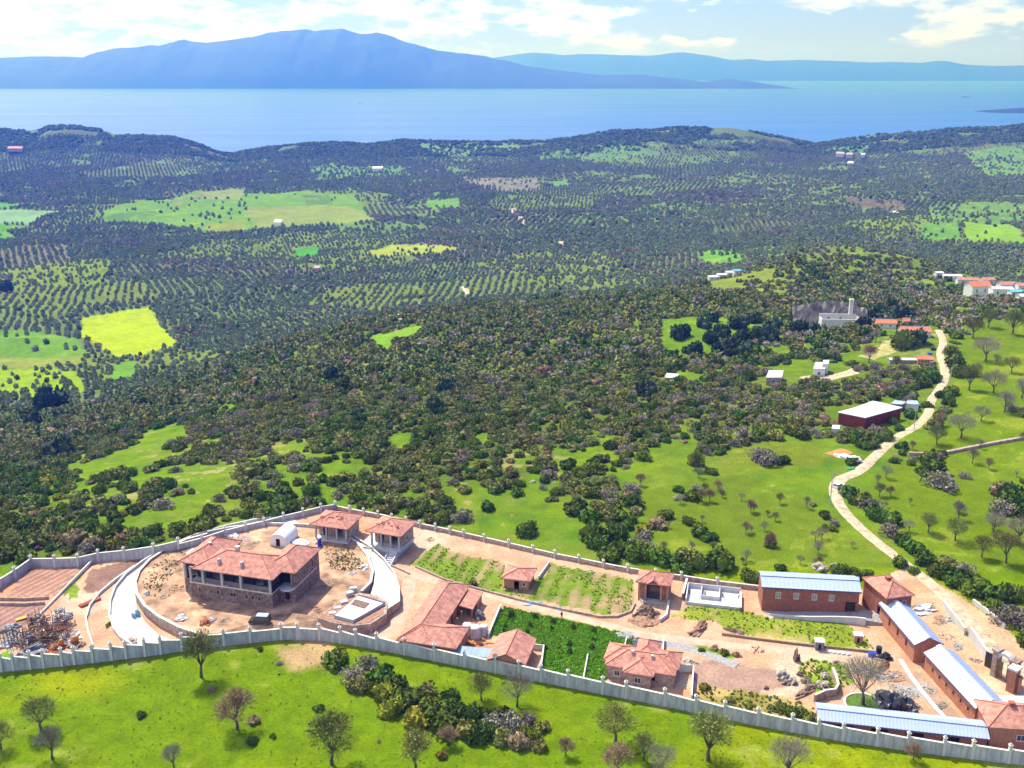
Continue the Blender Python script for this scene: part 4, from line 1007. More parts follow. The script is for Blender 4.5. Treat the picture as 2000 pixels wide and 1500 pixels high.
# --- groves of the plain
def groves():
    X = []; Y = []; Rr = []; Gk = []
    for p in PATCH:
        rad = 110 + (p[1] - 560) * .06; n1 = int(rad / p[3]) + 1
        dx = p[3]; dy = p[4]
        if p[1] > 1500: dx *= 1.25; dy *= 1.25
        n1 = int(rad / dx) + 1; n2 = int(rad / dy) + 1
        a, b = np.meshgrid(np.arange(-n1, n1 + 1) * dx, np.arange(-n2, n2 + 1) * dy); a = a.ravel(); b = b.ravel()
        g = p[6]; fill = .97 if g < .6 else .93 if g < .78 else .7 if g < .93 else .45
        k = RS.rand(len(a)) < fill; a, b = a[k], b[k]; j = .55 if g > .5 else .9
        a = a + RS.normal(size=len(a)) * j; b = b + RS.normal(size=len(b)) * j
        c, s = math.cos(p[2]), math.sin(p[2]); X.append(p[0] + a * c - b * s); Y.append(p[1] + a * s + b * c)
        base = (2.7 if g < .6 else 2.2) * (1.2 if p[1] > 1500 else 1); Rr.append(base * RS.uniform(.75, 1.2, len(a))); Gk.append(np.full(len(a), PATCH.tolist().index(p.tolist())))
    x = np.concatenate(X); y = np.concatenate(Y); r = np.concatenate(Rr); gk = np.concatenate(Gk)
    z = zt(x, y); px, py = pix(x, y, z); k = (px > -60) & (px < 2060) & (y > 560) & (y < 2750) & ((z < -60) | (y > 760)); x, y, z, r, gk = [v[k] for v in (x, y, z, r, gk)]
    k = nearest_patch(x, y) == gk; x, y, z, r = [v[k] for v in (x, y, z, r)]
    keep = np.ones(len(x), bool)
    for p, cc, dd in FIELDW:
        m = inpoly(x, y, p); keep &= ~m | (RS.rand(len(x)) < dd * .8)
    n3 = fbm(x / 60, y / 60, 4) * .6 + fbm(x / 14, y / 14, 1) * .4; keep &= ~((n3 > .6) & (y > 1400)) | (RS.rand(len(x)) < .3)
    for (a, b, rad) in FARCLEAR:
        q = P(a, b); keep &= np.hypot(x - q[0], y - q[1]) > rad
    x, y, z, r = [v[keep] for v in (x, y, z, r)]
    return x, y, z, r
FARCLEAR = [(540, 434, 14), (1005, 410, 8), (1012, 425, 8), (1020, 440, 8), (1097, 475, 8), (735, 329, 20), (1655, 300, 22), (1658, 318, 22), (30, 286, 30), (618, 522, 10), (1750, 414, 14), (910, 568, 8), (1842, 540, 8), (1420, 540, 10), (1390, 545, 10), (1920, 577, 30), (1960, 577, 30)]
gx_, gy_, gz_, gr_ = groves()
gp = [bush_mesh('grove_tree', LEAF['grove'], 301 + i, n=90, lobes=4, leaf=.18, h=1.05, spread=.4) for i in range(3)] + [bush_mesh('grove_bare', LEAF['grey'], 331 + i, n=90, lobes=4, leaf=.18, h=1.05, spread=.45) for i in range(2)] + [bush_mesh('grove_dark', LEAF['maquis'], 351, n=90, lobes=4, leaf=.2, h=1.1, spread=.4)]
gn = fbm(gx_ / 90, gy_ / 90, 91); q = RS.rand(len(gx_))
pid = np.where((gn > .6) & (q < .5) | (q < .04), 3 + (q * 97).astype(int) % 2, np.where(q > .95, 5, (q * 51).astype(int) % 3))
scatter('groves', gx_, gy_, gz_ - .1, gr_, pid, gp, 'olive groves and scrub covering the plain down to the coast', zs=RS.uniform(.9, 1.25, len(gx_)))
print('groves', len(gx_))
# ridges near the coast
n = 26000; y = RS.uniform(2600, 3080, n); c = RS.uniform(-60, 2060, n); x = (c - 1000) / 2000 * (y * CP + HC * SP); z = zt(x, y)
k = fbm(x / 120, y / 120, 95) < .66; x, y, z = x[k], y[k], z[k]
for p, cc, dd in FIELDW:
    m = inpoly(x, y, p) & (RS.rand(len(x)) > .25); x, y, z = x[~m], y[~m], z[~m]
scatter('coastal_wood', x, y, z - .5, RS.uniform(3.2, 6.5, len(x)), np.where(RS.rand(len(x)) < .8, 5, RS.randint(0, 3, len(x))), gp, 'dark scrub on the low ridges above the sea', zs=RS.uniform(.7, 1.0, len(x)))
# crop and garden plants inside the estate
def tufts(name, poly, n, r0, r1, protos, label, keepf=None):
    p = W(poly); xs = [q[0] for q in p]; ys = [q[1] for q in p]; x = RS.uniform(min(xs), max(xs), n); y = RS.uniform(min(ys), max(ys), n)
    k = inpoly(x, y, p); x, y = x[k], y[k]
    if keepf is not None: k = keepf(x, y); x, y = x[k], y[k]
    return scatter(name, x, y, zt(x, y) - .05, RS.uniform(r0, r1, len(x)), RS.randint(0, len(protos), len(x)), protos, label)
cropp = [bush_mesh('crop_plant', LEAF['crop'], 400 + i, n=60, lobes=3, leaf=.22, h=.8) for i in range(2)]
tufts('broad_bean_crop', LP[7][0], 9000, .25, .5, cropp, 'dense bright green crop filling the plot between the tiled houses')
veg = cropp + [bush_mesh('weed_plant', LEAF['yellowish'], 410, n=60, lobes=3, leaf=.22, h=.8)]
tufts('garden_plants', LP[6][0], 5200, .1, .27, veg, 'rows of vegetables in the long garden plot', lambda x, y: (np.sin((x * 0.97 - y * 0.25) * 2 * math.pi / 3.4 + 2 * fbm(x / 14, y / 14, 1)) * .16 + fbm(x / 5, y / 5, 97) > .5))
weeds = [bush_mesh('tall_weed', LEAF['light'], 420 + i, n=70, lobes=3, leaf=.16, h=1.1) for i in range(2)] + [veg[2]]
tufts('weeds_below_gravel', LP[12][0], 400, .18, .45, weeds, 'tangle of dry and green weeds by the boundary wall')
tufts('weeds_on_bank', LP[8][0], 900, .12, .32, weeds + cropp, 'rough weeds on the grass bank below the brick warehouse', lambda x, y: fbm(x / 5, y / 5, 61) < .56)
tufts('weeds_by_boulders', LP[11][0], 260, .2, .4, weeds + cropp, 'weeds among the boulders')
for i in (0, 1): pass
tufts('meadow_tufts', [(-60, 1325), (350, 1285), (600, 1265), (960, 1325), (1400, 1412), (1700, 1465), (2000, 1505), (2000, 1560), (-60, 1560)], 2600, .08, .22, weeds + cropp, 'grass tufts of the meadow')


# ================================================================== buildings
R_ = math.radians
def frame(px, py, z, deg, zb=0.0):
    q = G(px, py, z); return (q[0], q[1], zb), R_(deg)


def wallpanel(mb, fixed, axis, a0, a1, z0, z1, holes, th):
    """a wall along x (axis 'x', at y=fixed..fixed+th) or along y, with real openings (a0, a1, z0, z1)"""
    aa = sorted({a0, a1} | {h[0] for h in holes} | {h[1] for h in holes}); zz = sorted({z0, z1} | {h[2] for h in holes} | {h[3] for h in holes})
    aa = [a for a in aa if a0 <= a <= a1]; zz = [z for z in zz if z0 <= z <= z1]
    for i in range(len(aa) - 1):
        j = 0
        while j < len(zz) - 1:
            ca = (aa[i] + aa[i + 1]) / 2
            hit = lambda jj: any(h[0] < ca < h[1] and h[2] < (zz[jj] + zz[jj + 1]) / 2 < h[3] for h in holes)
            if hit(j): j += 1; continue
            k = j
            while k + 1 < len(zz) - 1 and not hit(k + 1): k += 1
            if axis == 'x': mb.box(aa[i], aa[i + 1], fixed, fixed + th, zz[j], zz[k + 1])
            else: mb.box(fixed, fixed + th, aa[i], aa[i + 1], zz[j], zz[k + 1])
            j = k + 1


def window(t, axis, fixed, a0, a1, z0, z1, out=-1, m=None, pane=None, th=.3):
    """frame ring and pane set in an opening; out = side facing outdoors"""
    fr = MB(); b = .09; f0 = fixed + (-.05 if out < 0 else th - .05); f1 = f0 + .10
    def bx(mb, p0, p1, q0, q1, g0=f0, g1=f1):
        if axis == 'x': mb.box(p0, p1, g0, g1, q0, q1)
        else: mb.box(g0, g1, p0, p1, q0, q1)
    bx(fr, a0 - b, a0 + .02, z0 - b, z1 + b); bx(fr, a1 - .02, a1 + b, z0 - b, z1 + b); bx(fr, a0 + .02, a1 - .02, z1 - .02, z1 + b); bx(fr, a0 + .02, a1 - .02, z0 - b - .04, z0 + .02)
    if a1 - a0 > .9: bx(fr, (a0 + a1) / 2 - .03, (a0 + a1) / 2 + .03, z0 + .02, z1 - .02)
    w = obj('window', fr, m or M['cap'], t)
    pn = MB(); g = fixed + th * .5; bx(pn, a0 - .01, a1 + .01, z0 - .01, z1 + .01, g - .02, g + .02); obj('pane', pn, pane or M['glass'], w)
    return w


def hip(mb, x0, x1, y0, y1, z, rise, th=.22, ov=0.0, flatten=0):
    x0 -= ov; x1 += ov; y0 -= ov; y1 += ov; wx, wy = x1 - x0, y1 - y0; h = min(wx, wy) / 2
    if wx >= wy: r0, r1 = (x0 + h, (y0 + y1) / 2), (x1 - h, (y0 + y1) / 2)
    else: r0, r1 = ((x0 + x1) / 2, y0 + h), ((x0 + x1) / 2, y1 - h)
    v = [(x0, y0, z), (x1, y0, z), (x1, y1, z), (x0, y1, z), (x0, y0, z + th), (x1, y0, z + th), (x1, y1, z + th), (x0, y1, z + th), (*r0, z + th + rise), (*r1, z + th + rise)]
    base = [(0, 3, 2, 1), (0, 1, 5, 4), (1, 2, 6, 5), (2, 3, 7, 6), (3, 0, 4, 7)]
    if wx >= wy: f = base + [(4, 5, 9, 8), (5, 6, 9), (6, 7, 8, 9), (7, 4, 8)]
    else: f = base + [(4, 5, 8), (5, 6, 9, 8), (6, 7, 9), (7, 4, 8, 9)]
    mb.add(v, f)
    c = [v[4], v[5], v[6], v[7]]; a, b = v[8], v[9]
    return ([(c[0], a), (c[3], a), (c[1], b), (c[2], b), (a, b)] if wx >= wy else [(c[0], a), (c[1], a), (c[2], b), (c[3], b), (a, b)])


def gable(mb, x0, x1, y0, y1, z, rise, th=.2, ov=.4, along='y'):
    if along == 'y':
        m = (x0 + x1) / 2; k = rise / ((x1 - x0) / 2); a, b = x0 - ov, x1 + ov; lo = z - ov * k; p0, p1 = y0 - ov, y1 + ov
        v = [(a, p0, lo), (m, p0, z + rise), (b, p0, lo), (a, p0, lo + th), (m, p0, z + rise + th), (b, p0, lo + th)]; v += [(x, p1, zz) for x, _, zz in v]
    else:
        m = (y0 + y1) / 2; k = rise / ((y1 - y0) / 2); a, b = y1 + ov, y0 - ov; lo = z - ov * k; p0, p1 = x0 - ov, x1 + ov
        v = [(p0, a, lo), (p0, m, z + rise), (p0, b, lo), (p0, a, lo + th), (p0, m, z + rise + th), (p0, b, lo + th)]; v += [(p1, y, zz) for _, y, zz in v]
    mb.add(v, [(0, 1, 4, 3), (1, 2, 5, 4), (7, 6, 9, 10), (8, 7, 10, 11), (3, 4, 10, 9), (4, 5, 11, 10), (1, 0, 6, 7), (2, 1, 7, 8), (0, 3, 9, 6), (5, 2, 8, 11)])
    return [(v[4], v[10])]


def ridge_caps(t, lines, m=None):
    mb = MB()
    for a, b in lines: mb.tube((a[0], a[1], a[2] + .02), (b[0], b[1], b[2] + .02), .13, .13, 6)
    o = obj('ridge_cap', mb, m or M['ridge'], t); return o


def chimney(t, x, y, z, h=1.3, w=.7, m=None):
    mb = MB(); mb.box(x - w / 2, x + w / 2, y - w / 2, y + w / 2, z - .8, z + h); mb.box(x - w * .65, x + w * .65, y - w * .65, y + w * .65, z + h, z + h + .14)
    return obj('chimney', mb, m or M['concrete'], t)


def column(t, x, y, z0, z1, w=.4, m=None):
    mb = MB(); mb.box(x - w / 2, x + w / 2, y - w / 2, y + w / 2, z0, z1); mb.box(x - w * .65, x + w * .65, y - w * .65, y + w * .65, z1 - .2, z1 - .01); return obj('column', mb, m or M['white'], t)


def place(px, py, z=None):
    q = P(px, py) if z is None else G(px, py, z); return q


# ---------------------------------------------------------------- raised terrace of the mansion
ZT = 1.8
WALL_T = [(430, 1236), (400, 1238), (350, 1228), (310, 1207), (283, 1186), (268, 1163), (264, 1140), (272, 1118), (292, 1096), (325, 1074), (365, 1056), (405, 1045)]
BACK_T = [(450, 1036), (520, 1028), (590, 1030)]
WALL_R = [(628, 1034), (665, 1042), (698, 1062), (718, 1088), (728, 1118), (724, 1140), (706, 1158)]
FRONT_T = [(690, 1176), (640, 1208), (560, 1219), (480, 1221)]


def terrace():
    L = [G(a, b, ZT) for a, b in WALL_T]; B = [G(a, b, ZT + .02) for a, b in BACK_T]; Rr = [G(a, b, ZT) for a, b in WALL_R]; Fp = [G(a, b, ZT) for a, b in FRONT_T]
    ring = L + B + Rr + Fp; cx = np.mean([p[0] for p in ring]); cy = np.mean([p[1] for p in ring]); mb = MB()
    # front bank running down to the yard
    n = len(ring); vs = []
    for i, p in enumerate(ring):
        isF = i >= len(L) + len(B) + len(Rr) or i == 0
        vs.append((p[0], p[1], ZT))
    c = len(vs); k = len(mb.v)
    # inner rings with slight unevenness
    rings = [vs]
    for f in (.8, .6, .4, .2):
        rings.append([(cx + (p[0] - cx) * f, cy + (p[1] - cy) * f, ZT + (fbm(p[0] * f / 3, p[1] * f / 3, 7) - .5) * .25) for p in ring])
    V = [q for r in rings for q in r] + [(cx, cy, ZT)]; F = []
    for j in range(4):
        for i in range(n): a = j * n + i; b = j * n + (i + 1) % n; F.append((a, a + n, b + n, b))
    for i in range(n): F.append((4 * n + i, len(V) - 1, 4 * n + (i + 1) % n))
    # skirt
    m0 = len(V)
    for i, p in enumerate(ring):
        isF = i >= len(L) + len(B) + len(Rr)
        d = np.array([p[0] - cx, p[1] - cy]); d /= np.linalg.norm(d); out = 3.2 if isF else (2.5 if i == 0 else 0.0)
        if i == n - len(Fp): out = 1
        V.append((p[0] + d[0] * out * .55, p[1] - out * .95, -.05 if (isF or i == 0) else -.3))
    for i in range(n): a = i; b = (i + 1) % n; F.append((a, b, m0 + b, m0 + i))
    mt = mat('terrace_soil', (0.48, 0.285, 0.18), var=.3, scale=.22, bump=.6, bscale=1.2)
    F = [f[::-1] for f in F]
    tag(obj('terrace', (V, F), mt), 'raised earth terrace round the mansion', None, kind='structure')
    # dry grass and rubble ground patches on the terrace
    return L, B, Rr, Fp


TL, TB, TR, TF = terrace()
TRING = [(p[0], p[1]) for p in TL + TB + TR + TF]
P_ground = P
def P(px, py):
    """ground or terrace point under a line of sight"""
    g = G(px, py, ZT)
    if inpoly(np.array([g[0]]), np.array([g[1]]), TRING)[0]: return g
    return P_ground(px, py)


def ribbon_wall(name, pts, z0, z1, th, m, label, cat='wall', capm=None, panels=3.0):
    """low wall following a line, made of panels; z1 may vary along it"""
    t = thing(name, label, cat, (pts[0][0], pts[0][1], 0)); ox, oy = pts[0][0], pts[0][1]
    P_ = np.array([(p[0] - ox, p[1] - oy) for p in pts]); n = len(P_); T = np.gradient(P_, axis=0); T /= np.linalg.norm(T, axis=1)[:, None] + 1e-9; Nn = np.stack([-T[:, 1], T[:, 0]], 1) * th / 2
    z1 = z1 if hasattr(z1, '__len__') else [z1] * n; z0 = z0 if hasattr(z0, '__len__') else [z0] * n
    V = []; F = []
    for i in range(n):
        a = P_[i] + Nn[i]; b = P_[i] - Nn[i]; V += [(*a, z0[i]), (*b, z0[i]), (*b, z1[i]), (*a, z1[i])]
    for i in range(n - 1):
        for k in range(4): F.append((i * 4 + k, i * 4 + (k + 1) % 4, (i + 1) * 4 + (k + 1) % 4, (i + 1) * 4 + k))
    F += [(0, 3, 2, 1), (4 * n - 4, 4 * n - 3, 4 * n - 2, 4 * n - 1)]
    F = [f[::-1] for f in F]
    obj('wall_body', (V, F), m, t)
    if capm:
        V = []; F = []
        for i in range(n):
            a = P_[i] + Nn[i] * 1.25; b = P_[i] - Nn[i] * 1.25; V += [(*a, z1[i] + .003), (*b, z1[i] + .003), (*b, z1[i] + .12), (*a, z1[i] + .12)]
        for i in range(n - 1):
            for k in range(4): F.append((i * 4 + k, i * 4 + (k + 1) % 4, (i + 1) * 4 + (k + 1) % 4, (i + 1) * 4 + k))
        F += [(0, 3, 2, 1), (4 * n - 4, 4 * n - 3, 4 * n - 2, 4 * n - 1)]; F = [f[::-1] for f in F]
        obj('coping', (V, F), capm, t)
    return t


ribbon_wall('retaining_wall', TL, -.3, [ZT * .35 + .2, ZT * .75] + [ZT + .45] * (len(TL) - 2), .5, M['stone2'], 'curved stone retaining wall on the left side of the mansion terrace', capm=M['cap'])
ribbon_wall('retaining_wall', TR, -.3, ZT + .45, .5, M['stone2'], 'curved stone retaining wall on the right side of the mansion terrace', capm=M['cap'])
ribbon_wall('parapet_wall', [G(a, b, ZT) for a, b in [(405, 1043), (450, 1034), (520, 1026), (590, 1028), (628, 1032)]], ZT - .6, ZT + .7, .35, M['concrete'], 'low curved parapet behind the mansion where both ramps meet', capm=M['cap'])


def ramp(name, inner, outer, zs, label):
    """sloping concrete ribbon with solid sides between two traced edges"""
    n = len(inner); V = []
    for (a, b), (c, d), z in zip(inner, outer, zs):
        p = G(a, b, z); q = G(c, d, z); V += [(p[0], p[1], z), (q[0], q[1], z), (q[0], q[1], -.4), (p[0], p[1], -.4)]
    F = []
    for i in range(n - 1):
        for k in range(4): F.append((i * 4 + k, i * 4 + (k + 1) % 4, (i + 1) * 4 + (k + 1) % 4, (i + 1) * 4 + k))
    F += [(0, 3, 2, 1), (4 * n - 4, 4 * n - 3, 4 * n - 2, 4 * n - 1)]
    # orient up
    import bmesh
    me = mesh(name, (V, F), M['slab']); bm = bmesh.new(); bm.from_mesh(me); bmesh.ops.recalc_face_normals(bm, faces=bm.faces); bm.to_mesh(me); bm.free()
    tag(link(name, me), label, None, kind='structure')
    return [(V[4 * i + 1][0], V[4 * i + 1][1]) for i in range(n)]


ri = [(350, 1256), (310, 1240), (284, 1215), (268, 1190), (264, 1160), (272, 1135), (292, 1108), (325, 1083), (365, 1063), (410, 1049), (460, 1038), (520, 1026), (585, 1022)]
ro = [(258, 1262), (236, 1248), (222, 1230), (214, 1205), (216, 1175), (226, 1148), (246, 1124), (280, 1098), (325, 1072), (380, 1048), (440, 1030), (505, 1016), (570, 1011)]
zz = [.05, .08, .15, .25, .4, .6, .8, 1.05, 1.3, 1.55, 1.75, 1.86, 1.88]
lo = ramp('ramp', ri, ro, zz, 'white concrete ramp curving up round the left of the mansion terrace')
ribbon_wall('ramp_kerb', [(x, y) for x, y in lo], -.3, [z + .55 for z in zz], .3, M['white'], 'low white kerb wall along the outer edge of the left ramp', capm=M['cap'])
ri = [(742, 1186), (738, 1165), (733, 1140), (733, 1118), (726, 1090), (710, 1066), (685, 1046), (650, 1034), (615, 1028)]
ro = [(752, 1196), (780, 1178), (779, 1150), (770, 1122), (750, 1095), (725, 1072), (694, 1052), (660, 1034), (625, 1022)]
ri = [(722, 1180), (724, 1160), (730, 1140), (732, 1116), (724, 1090), (708, 1066), (680, 1046), (648, 1035), (612, 1030)]
zz = [1.5, 1.55, 1.6, 1.66, 1.72, 1.78, 1.84, 1.87, 1.88]
lo = ramp('ramp', ri, ro, zz, 'white concrete ramp curving down round the right of the mansion terrace')
ribbon_wall('ramp_kerb', [(x, y) for x, y in lo], -.3, [z + .5 for z in zz], .3, M['stone2'], 'stone wall carrying the outer edge of the right ramp', capm=M['cap'])
# outer brick-edged bed beside the left ramp
ribbon_wall('bed_kerb', [P(a, b)[:2] for a, b in [(182, 1264), (172, 1235), (168, 1210), (176, 1185), (196, 1160), (226, 1135), (262, 1110), (310, 1085)]], -.2, .5, .3, M['white'], 'thin curved kerb left of the white ramp', capm=M['cap'])


# pool terrace: curved retaining wall with a half-built slab on it
def pool_terrace():
    ring = [(620, 1207), (650, 1222), (690, 1229), (725, 1226), (755, 1208), (760, 1184), (735, 1172), (700, 1168), (672, 1172)]
    q = [G(a, b - 24, 2.4) for a, b in [(620, 1230), (650, 1240), (690, 1246), (725, 1242), (755, 1222), (757, 1200), (735, 1186), (700, 1182), (664, 1196)]]
    t = thing('pool_terrace', 'curved raised platform with a white unfinished slab, right of the mansion', 'platform', (q[0][0], q[0][1], 0)); ox, oy = q[0][:2]
    pts = [(p[0] - ox, p[1] - oy) for p in q]; mb = MB(); mb.poly(pts, -.3, 2.4); obj('retaining_wall', mb, M['stone2'], t)
    mb = MB(); mb.poly([((p[0] - 4.5) * .93 + 4.5, (p[1]) * .9 + .1) for p in pts], 2.4, 2.46); obj('earth_fill', mb, M['soil'], t)
    def loc(a, b, z): g = G(a, b, z); return (g[0] - ox, g[1] - oy)
    mb = MB(); mb.poly([loc(652, 1203, 2.9), loc(690, 1213, 2.9), (loc(752, 1178, 2.9)), loc(700, 1163, 2.9)], 2.3, 2.9); obj('concrete_slab', mb, M['white'], t)
    mb = MB(); mb.poly([loc(685, 1180, 3.0), loc(712, 1188, 3.0), loc(722, 1178, 3.0), loc(694, 1170, 3.0)], 2.8, 3.0); obj('slab_opening', mb, M['brown'], t)
    a = loc(652, 1203, 2.9); b = loc(690, 1213, 2.9); c = loc(752, 1178, 2.9); d = loc(700, 1163, 2.9)
    mb = MB()
    for p_, r_ in ((a, b), (b, c), (c, d)):
        mb.tube((*p_, 3.0), (*r_, 3.0), .12, .12, 4)
    obj('formwork_edge', mb, M['metaltrim'], t)


pool_terrace()


# ---------------------------------------------------------------- mansion
def mansion():
    o = G(365, 1168, ZT); t = thing('mansion', 'large unfinished stone mansion with red hipped roofs and an open arcade', 'mansion', (o[0], o[1], ZT), R_(-16))
    gw = [(2.6, 3.2), (5.6, 6.1), (7.2, 7.8), (10.6, 12.0), (14.3, 14.9), (15.9, 16.5), (17.5, 18.1)]
    mb = MB()
    holes = [(a, b, 1.5, 2.5) for a, b in gw]
    wallpanel(mb, 1.0, 'x', .6, 21.0, -.3, 3.5, holes, .4)
    wallpanel(mb, .6, 'y', 1.4, 2.6, -.3, 3.5, [], .4); pass
    wallpanel(mb, 2.6, 'x', -1.9, 1.0, -.3, 3.5, [], .4)
    wallpanel(mb, -1.9, 'y', 3.0, 15.0, -.3, 7.4, [(5, 6.2, 1, 2.3), (8.5, 9.7, 1, 2.3), (5, 6.2, 4.6, 6.2), (11, 12, 4.6, 6.2)], .4)
    wallpanel(mb, 15.0, 'x', -1.9, 5.0, -.3, 7.4, [], .4); wallpanel(mb, 4.6, 'y', 11.5, 15.0, -.3, 7.4, [], .4)
    wallpanel(mb, 11.1, 'x', 5.0, 17.6, -.3, 7.4, [(8, 9, 4.5, 6), (12, 13, 4.5, 6)], .4)
    wallpanel(mb, 17.2, 'y', 11.5, 16.4, -.3, 7.4, [], .4); wallpanel(mb, 16.4, 'x', 17.2, 24.6, -.3, 7.4, [], .4)
    wallpanel(mb, 24.2, 'y', 4.9, 16.4, -.3, 7.4, [(9.0, 9.9, 4.6, 6.2), (13.2, 14, 4.6, 6.2)], .4)
    # right wing front: door below, loggia above
    wallpanel(mb, 4.5, 'x', 20.6, 24.6, -.3, 3.5, [(22.2, 23.4, .6, 2.5)], .4)
    wallpanel(mb, 20.6, 'y', 1.4, 4.5, -.3, 3.5, [], .4)
    wallpanel(mb, 4.5, 'x', 23.8, 24.2, 3.5, 7.4, [], .4)
    # upper storey: corner piers
    obj('wall', mb, M['stone'], t)
    mb = MB(); mb.box(.5, 21.1, .9, 4.4, 3.5, 3.75); mb.box(-2.0, 24.7, 4.4, 15.1, 3.503, 3.75); mb.box(21.1, 24.7, 4.0, 4.4, 3.5, 3.74)
    # rounded balcony of the loggia
    arc = [(21.4, 4.1)] + [(22.9 + 1.6 * math.cos(a), 4.1 + 1.1 * math.sin(a)) for a in np.linspace(math.pi, 2 * math.pi, 9)] + [(24.5, 4.1)]
    mb.poly(arc, 3.45, 3.72); obj('floor_slab', mb, M['cap'], t)
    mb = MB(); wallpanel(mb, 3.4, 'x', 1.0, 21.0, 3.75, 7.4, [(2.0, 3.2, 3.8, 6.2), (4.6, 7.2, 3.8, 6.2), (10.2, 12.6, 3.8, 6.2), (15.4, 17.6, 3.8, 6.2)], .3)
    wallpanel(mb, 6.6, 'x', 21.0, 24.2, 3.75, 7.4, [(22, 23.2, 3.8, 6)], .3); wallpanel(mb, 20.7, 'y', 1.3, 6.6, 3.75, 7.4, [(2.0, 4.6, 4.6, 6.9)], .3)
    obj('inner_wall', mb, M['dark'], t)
    mb = MB()
    mb.box(.6, 21.0, 1.05, 1.25, 3.75, 4.15)
    mb.box(.55, 21.05, .95, 1.4, 7.1, 7.45); obj('parapet', mb, M['stone'], t)
    for x in (.85, 3.9, 8.7, 13.4, 20.6): column(t, x, 1.25, 3.75, 7.1, .55, M['concrete'])
    column(t, -1.6, 2.8, 3.5, 7.4, .55, M['concrete'])
    for a, b in gw: window(t, 'x', 1.0, a, b, 1.5, 2.5, m=M['stone2'], th=.4)
    for a, b, c, d in [(5, 6.2, 1, 2.3), (8.5, 9.7, 1, 2.3), (5, 6.2, 4.6, 6.2), (11, 12, 4.6, 6.2)]: window(t, 'y', -1.9, a, b, c, d, m=M['stone2'], th=.4)
    for a, b, c, d in [(9.0, 9.9, 4.6, 6.2), (13.2, 14, 4.6, 6.2)]: window(t, 'y', 24.2, a, b, c, d, out=1, m=M['stone2'], th=.4)
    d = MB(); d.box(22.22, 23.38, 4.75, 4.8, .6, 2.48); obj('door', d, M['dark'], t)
    rf = MB(); ls = []
    ls += hip(rf, 1.9, 22.0, 0.0, 11.6, 7.46, 2.5); ls += hip(rf, -2.8, 5.6, 2.0, 15.6, 7.49, 2.15); ls += hip(rf, 17.0, 25.3, 4.0, 17.0, 7.52, 2.2)
    r_ = obj('roof', rf, M['tile'], t, label='wide red tiled hipped roof in three joined parts'); mb = MB()
    for a, b in ls: mb.tube(a, b, .14, .14, 6)
    obj('ridge_cap', mb, M['ridge'], r_)
    for x, y, z in ((7.6, 2.4, 8.5), (13.3, 2.4, 8.5)):
        mb = MB(); mb.tube((x, y, z - .5), (x, y, z + 1.0), .42, .42, 12); mb.blob((x, y, z + 1.0), (.5, .5, .3), 4, 2, .02); obj('chimney', mb, M['concrete'], t, smooth=False)
    chimney(t, 9.8, 6.6, 10, .9, .8, M['white']); chimney(t, 1.5, 8.5, 9.3, .6, .6, M['white'])


mansion()


def simple_house(name, label, cat, o, ang, w, d, h, rise, ov=.6, wm=None, openings=(), side=(), roofkind='hip', frontwin=(), sidewin=(), left=(), rm=None, extra=None, gable_m=None, ridge=True, trim=None):
    t = thing(name, label, cat, o, ang); mb = MB(); wm = wm or M['plaster']
    wallpanel(mb, 0, 'x', 0, w, -.4, h, list(openings) + list(frontwin), .3); wallpanel(mb, d - .3, 'x', 0, w, -.4, h, [], .3)
    wallpanel(mb, 0, 'y', .3, d - .3, -.4, h, list(left), .3); wallpanel(mb, w - .3, 'y', .3, d - .3, -.4, h, list(side) + list(sidewin), .3)
    if roofkind == 'gable_y':
        for y in (0.0, d - .3): mb.add([(0, y, h), (w, y, h), (w / 2, y, h + rise), (0, y + .3, h), (w, y + .3, h), (w / 2, y + .3, h + rise)], [(0, 1, 2), (5, 4, 3), (1, 4, 5, 2), (3, 0, 2, 5)])
    if roofkind == 'gable_x':
        for x in (0.0, w - .3): mb.add([(x, 0, h), (x, d, h), (x, d / 2, h + rise), (x + .3, 0, h), (x + .3, d, h), (x + .3, d / 2, h + rise)], [(2, 1, 0), (3, 4, 5), (2, 5, 4, 1), (0, 3, 5, 2)])
    obj('wall', mb, wm, t)
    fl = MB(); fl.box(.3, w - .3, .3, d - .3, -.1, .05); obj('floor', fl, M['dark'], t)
    rf = MB()
    if roofkind == 'hip': ls = hip(rf, 0, w, 0, d, h + .003, rise, ov=ov)
    elif roofkind == 'gable_y': ls = gable(rf, 0, w, 0, d, h, rise, ov=ov, along='y')
    elif roofkind == 'gable_x': ls = gable(rf, 0, w, 0, d, h, rise, ov=ov, along='x')
    else: ls = []
    if ls:
        r_ = obj('roof', rf, rm or M['tile'], t); mb = MB()
        for a, b in ls: mb.tube(a, b, .13, .13, 6)
        obj('ridge_cap', mb, M['ridge'] if rm is None else (trim or M['metal']), r_)
    for a, b, c, e in frontwin: window(t, 'x', 0, a, b, c, e)
    for a, b, c, e in sidewin: window(t, 'y', w - .3, a, b, c, e, out=1)
    return t


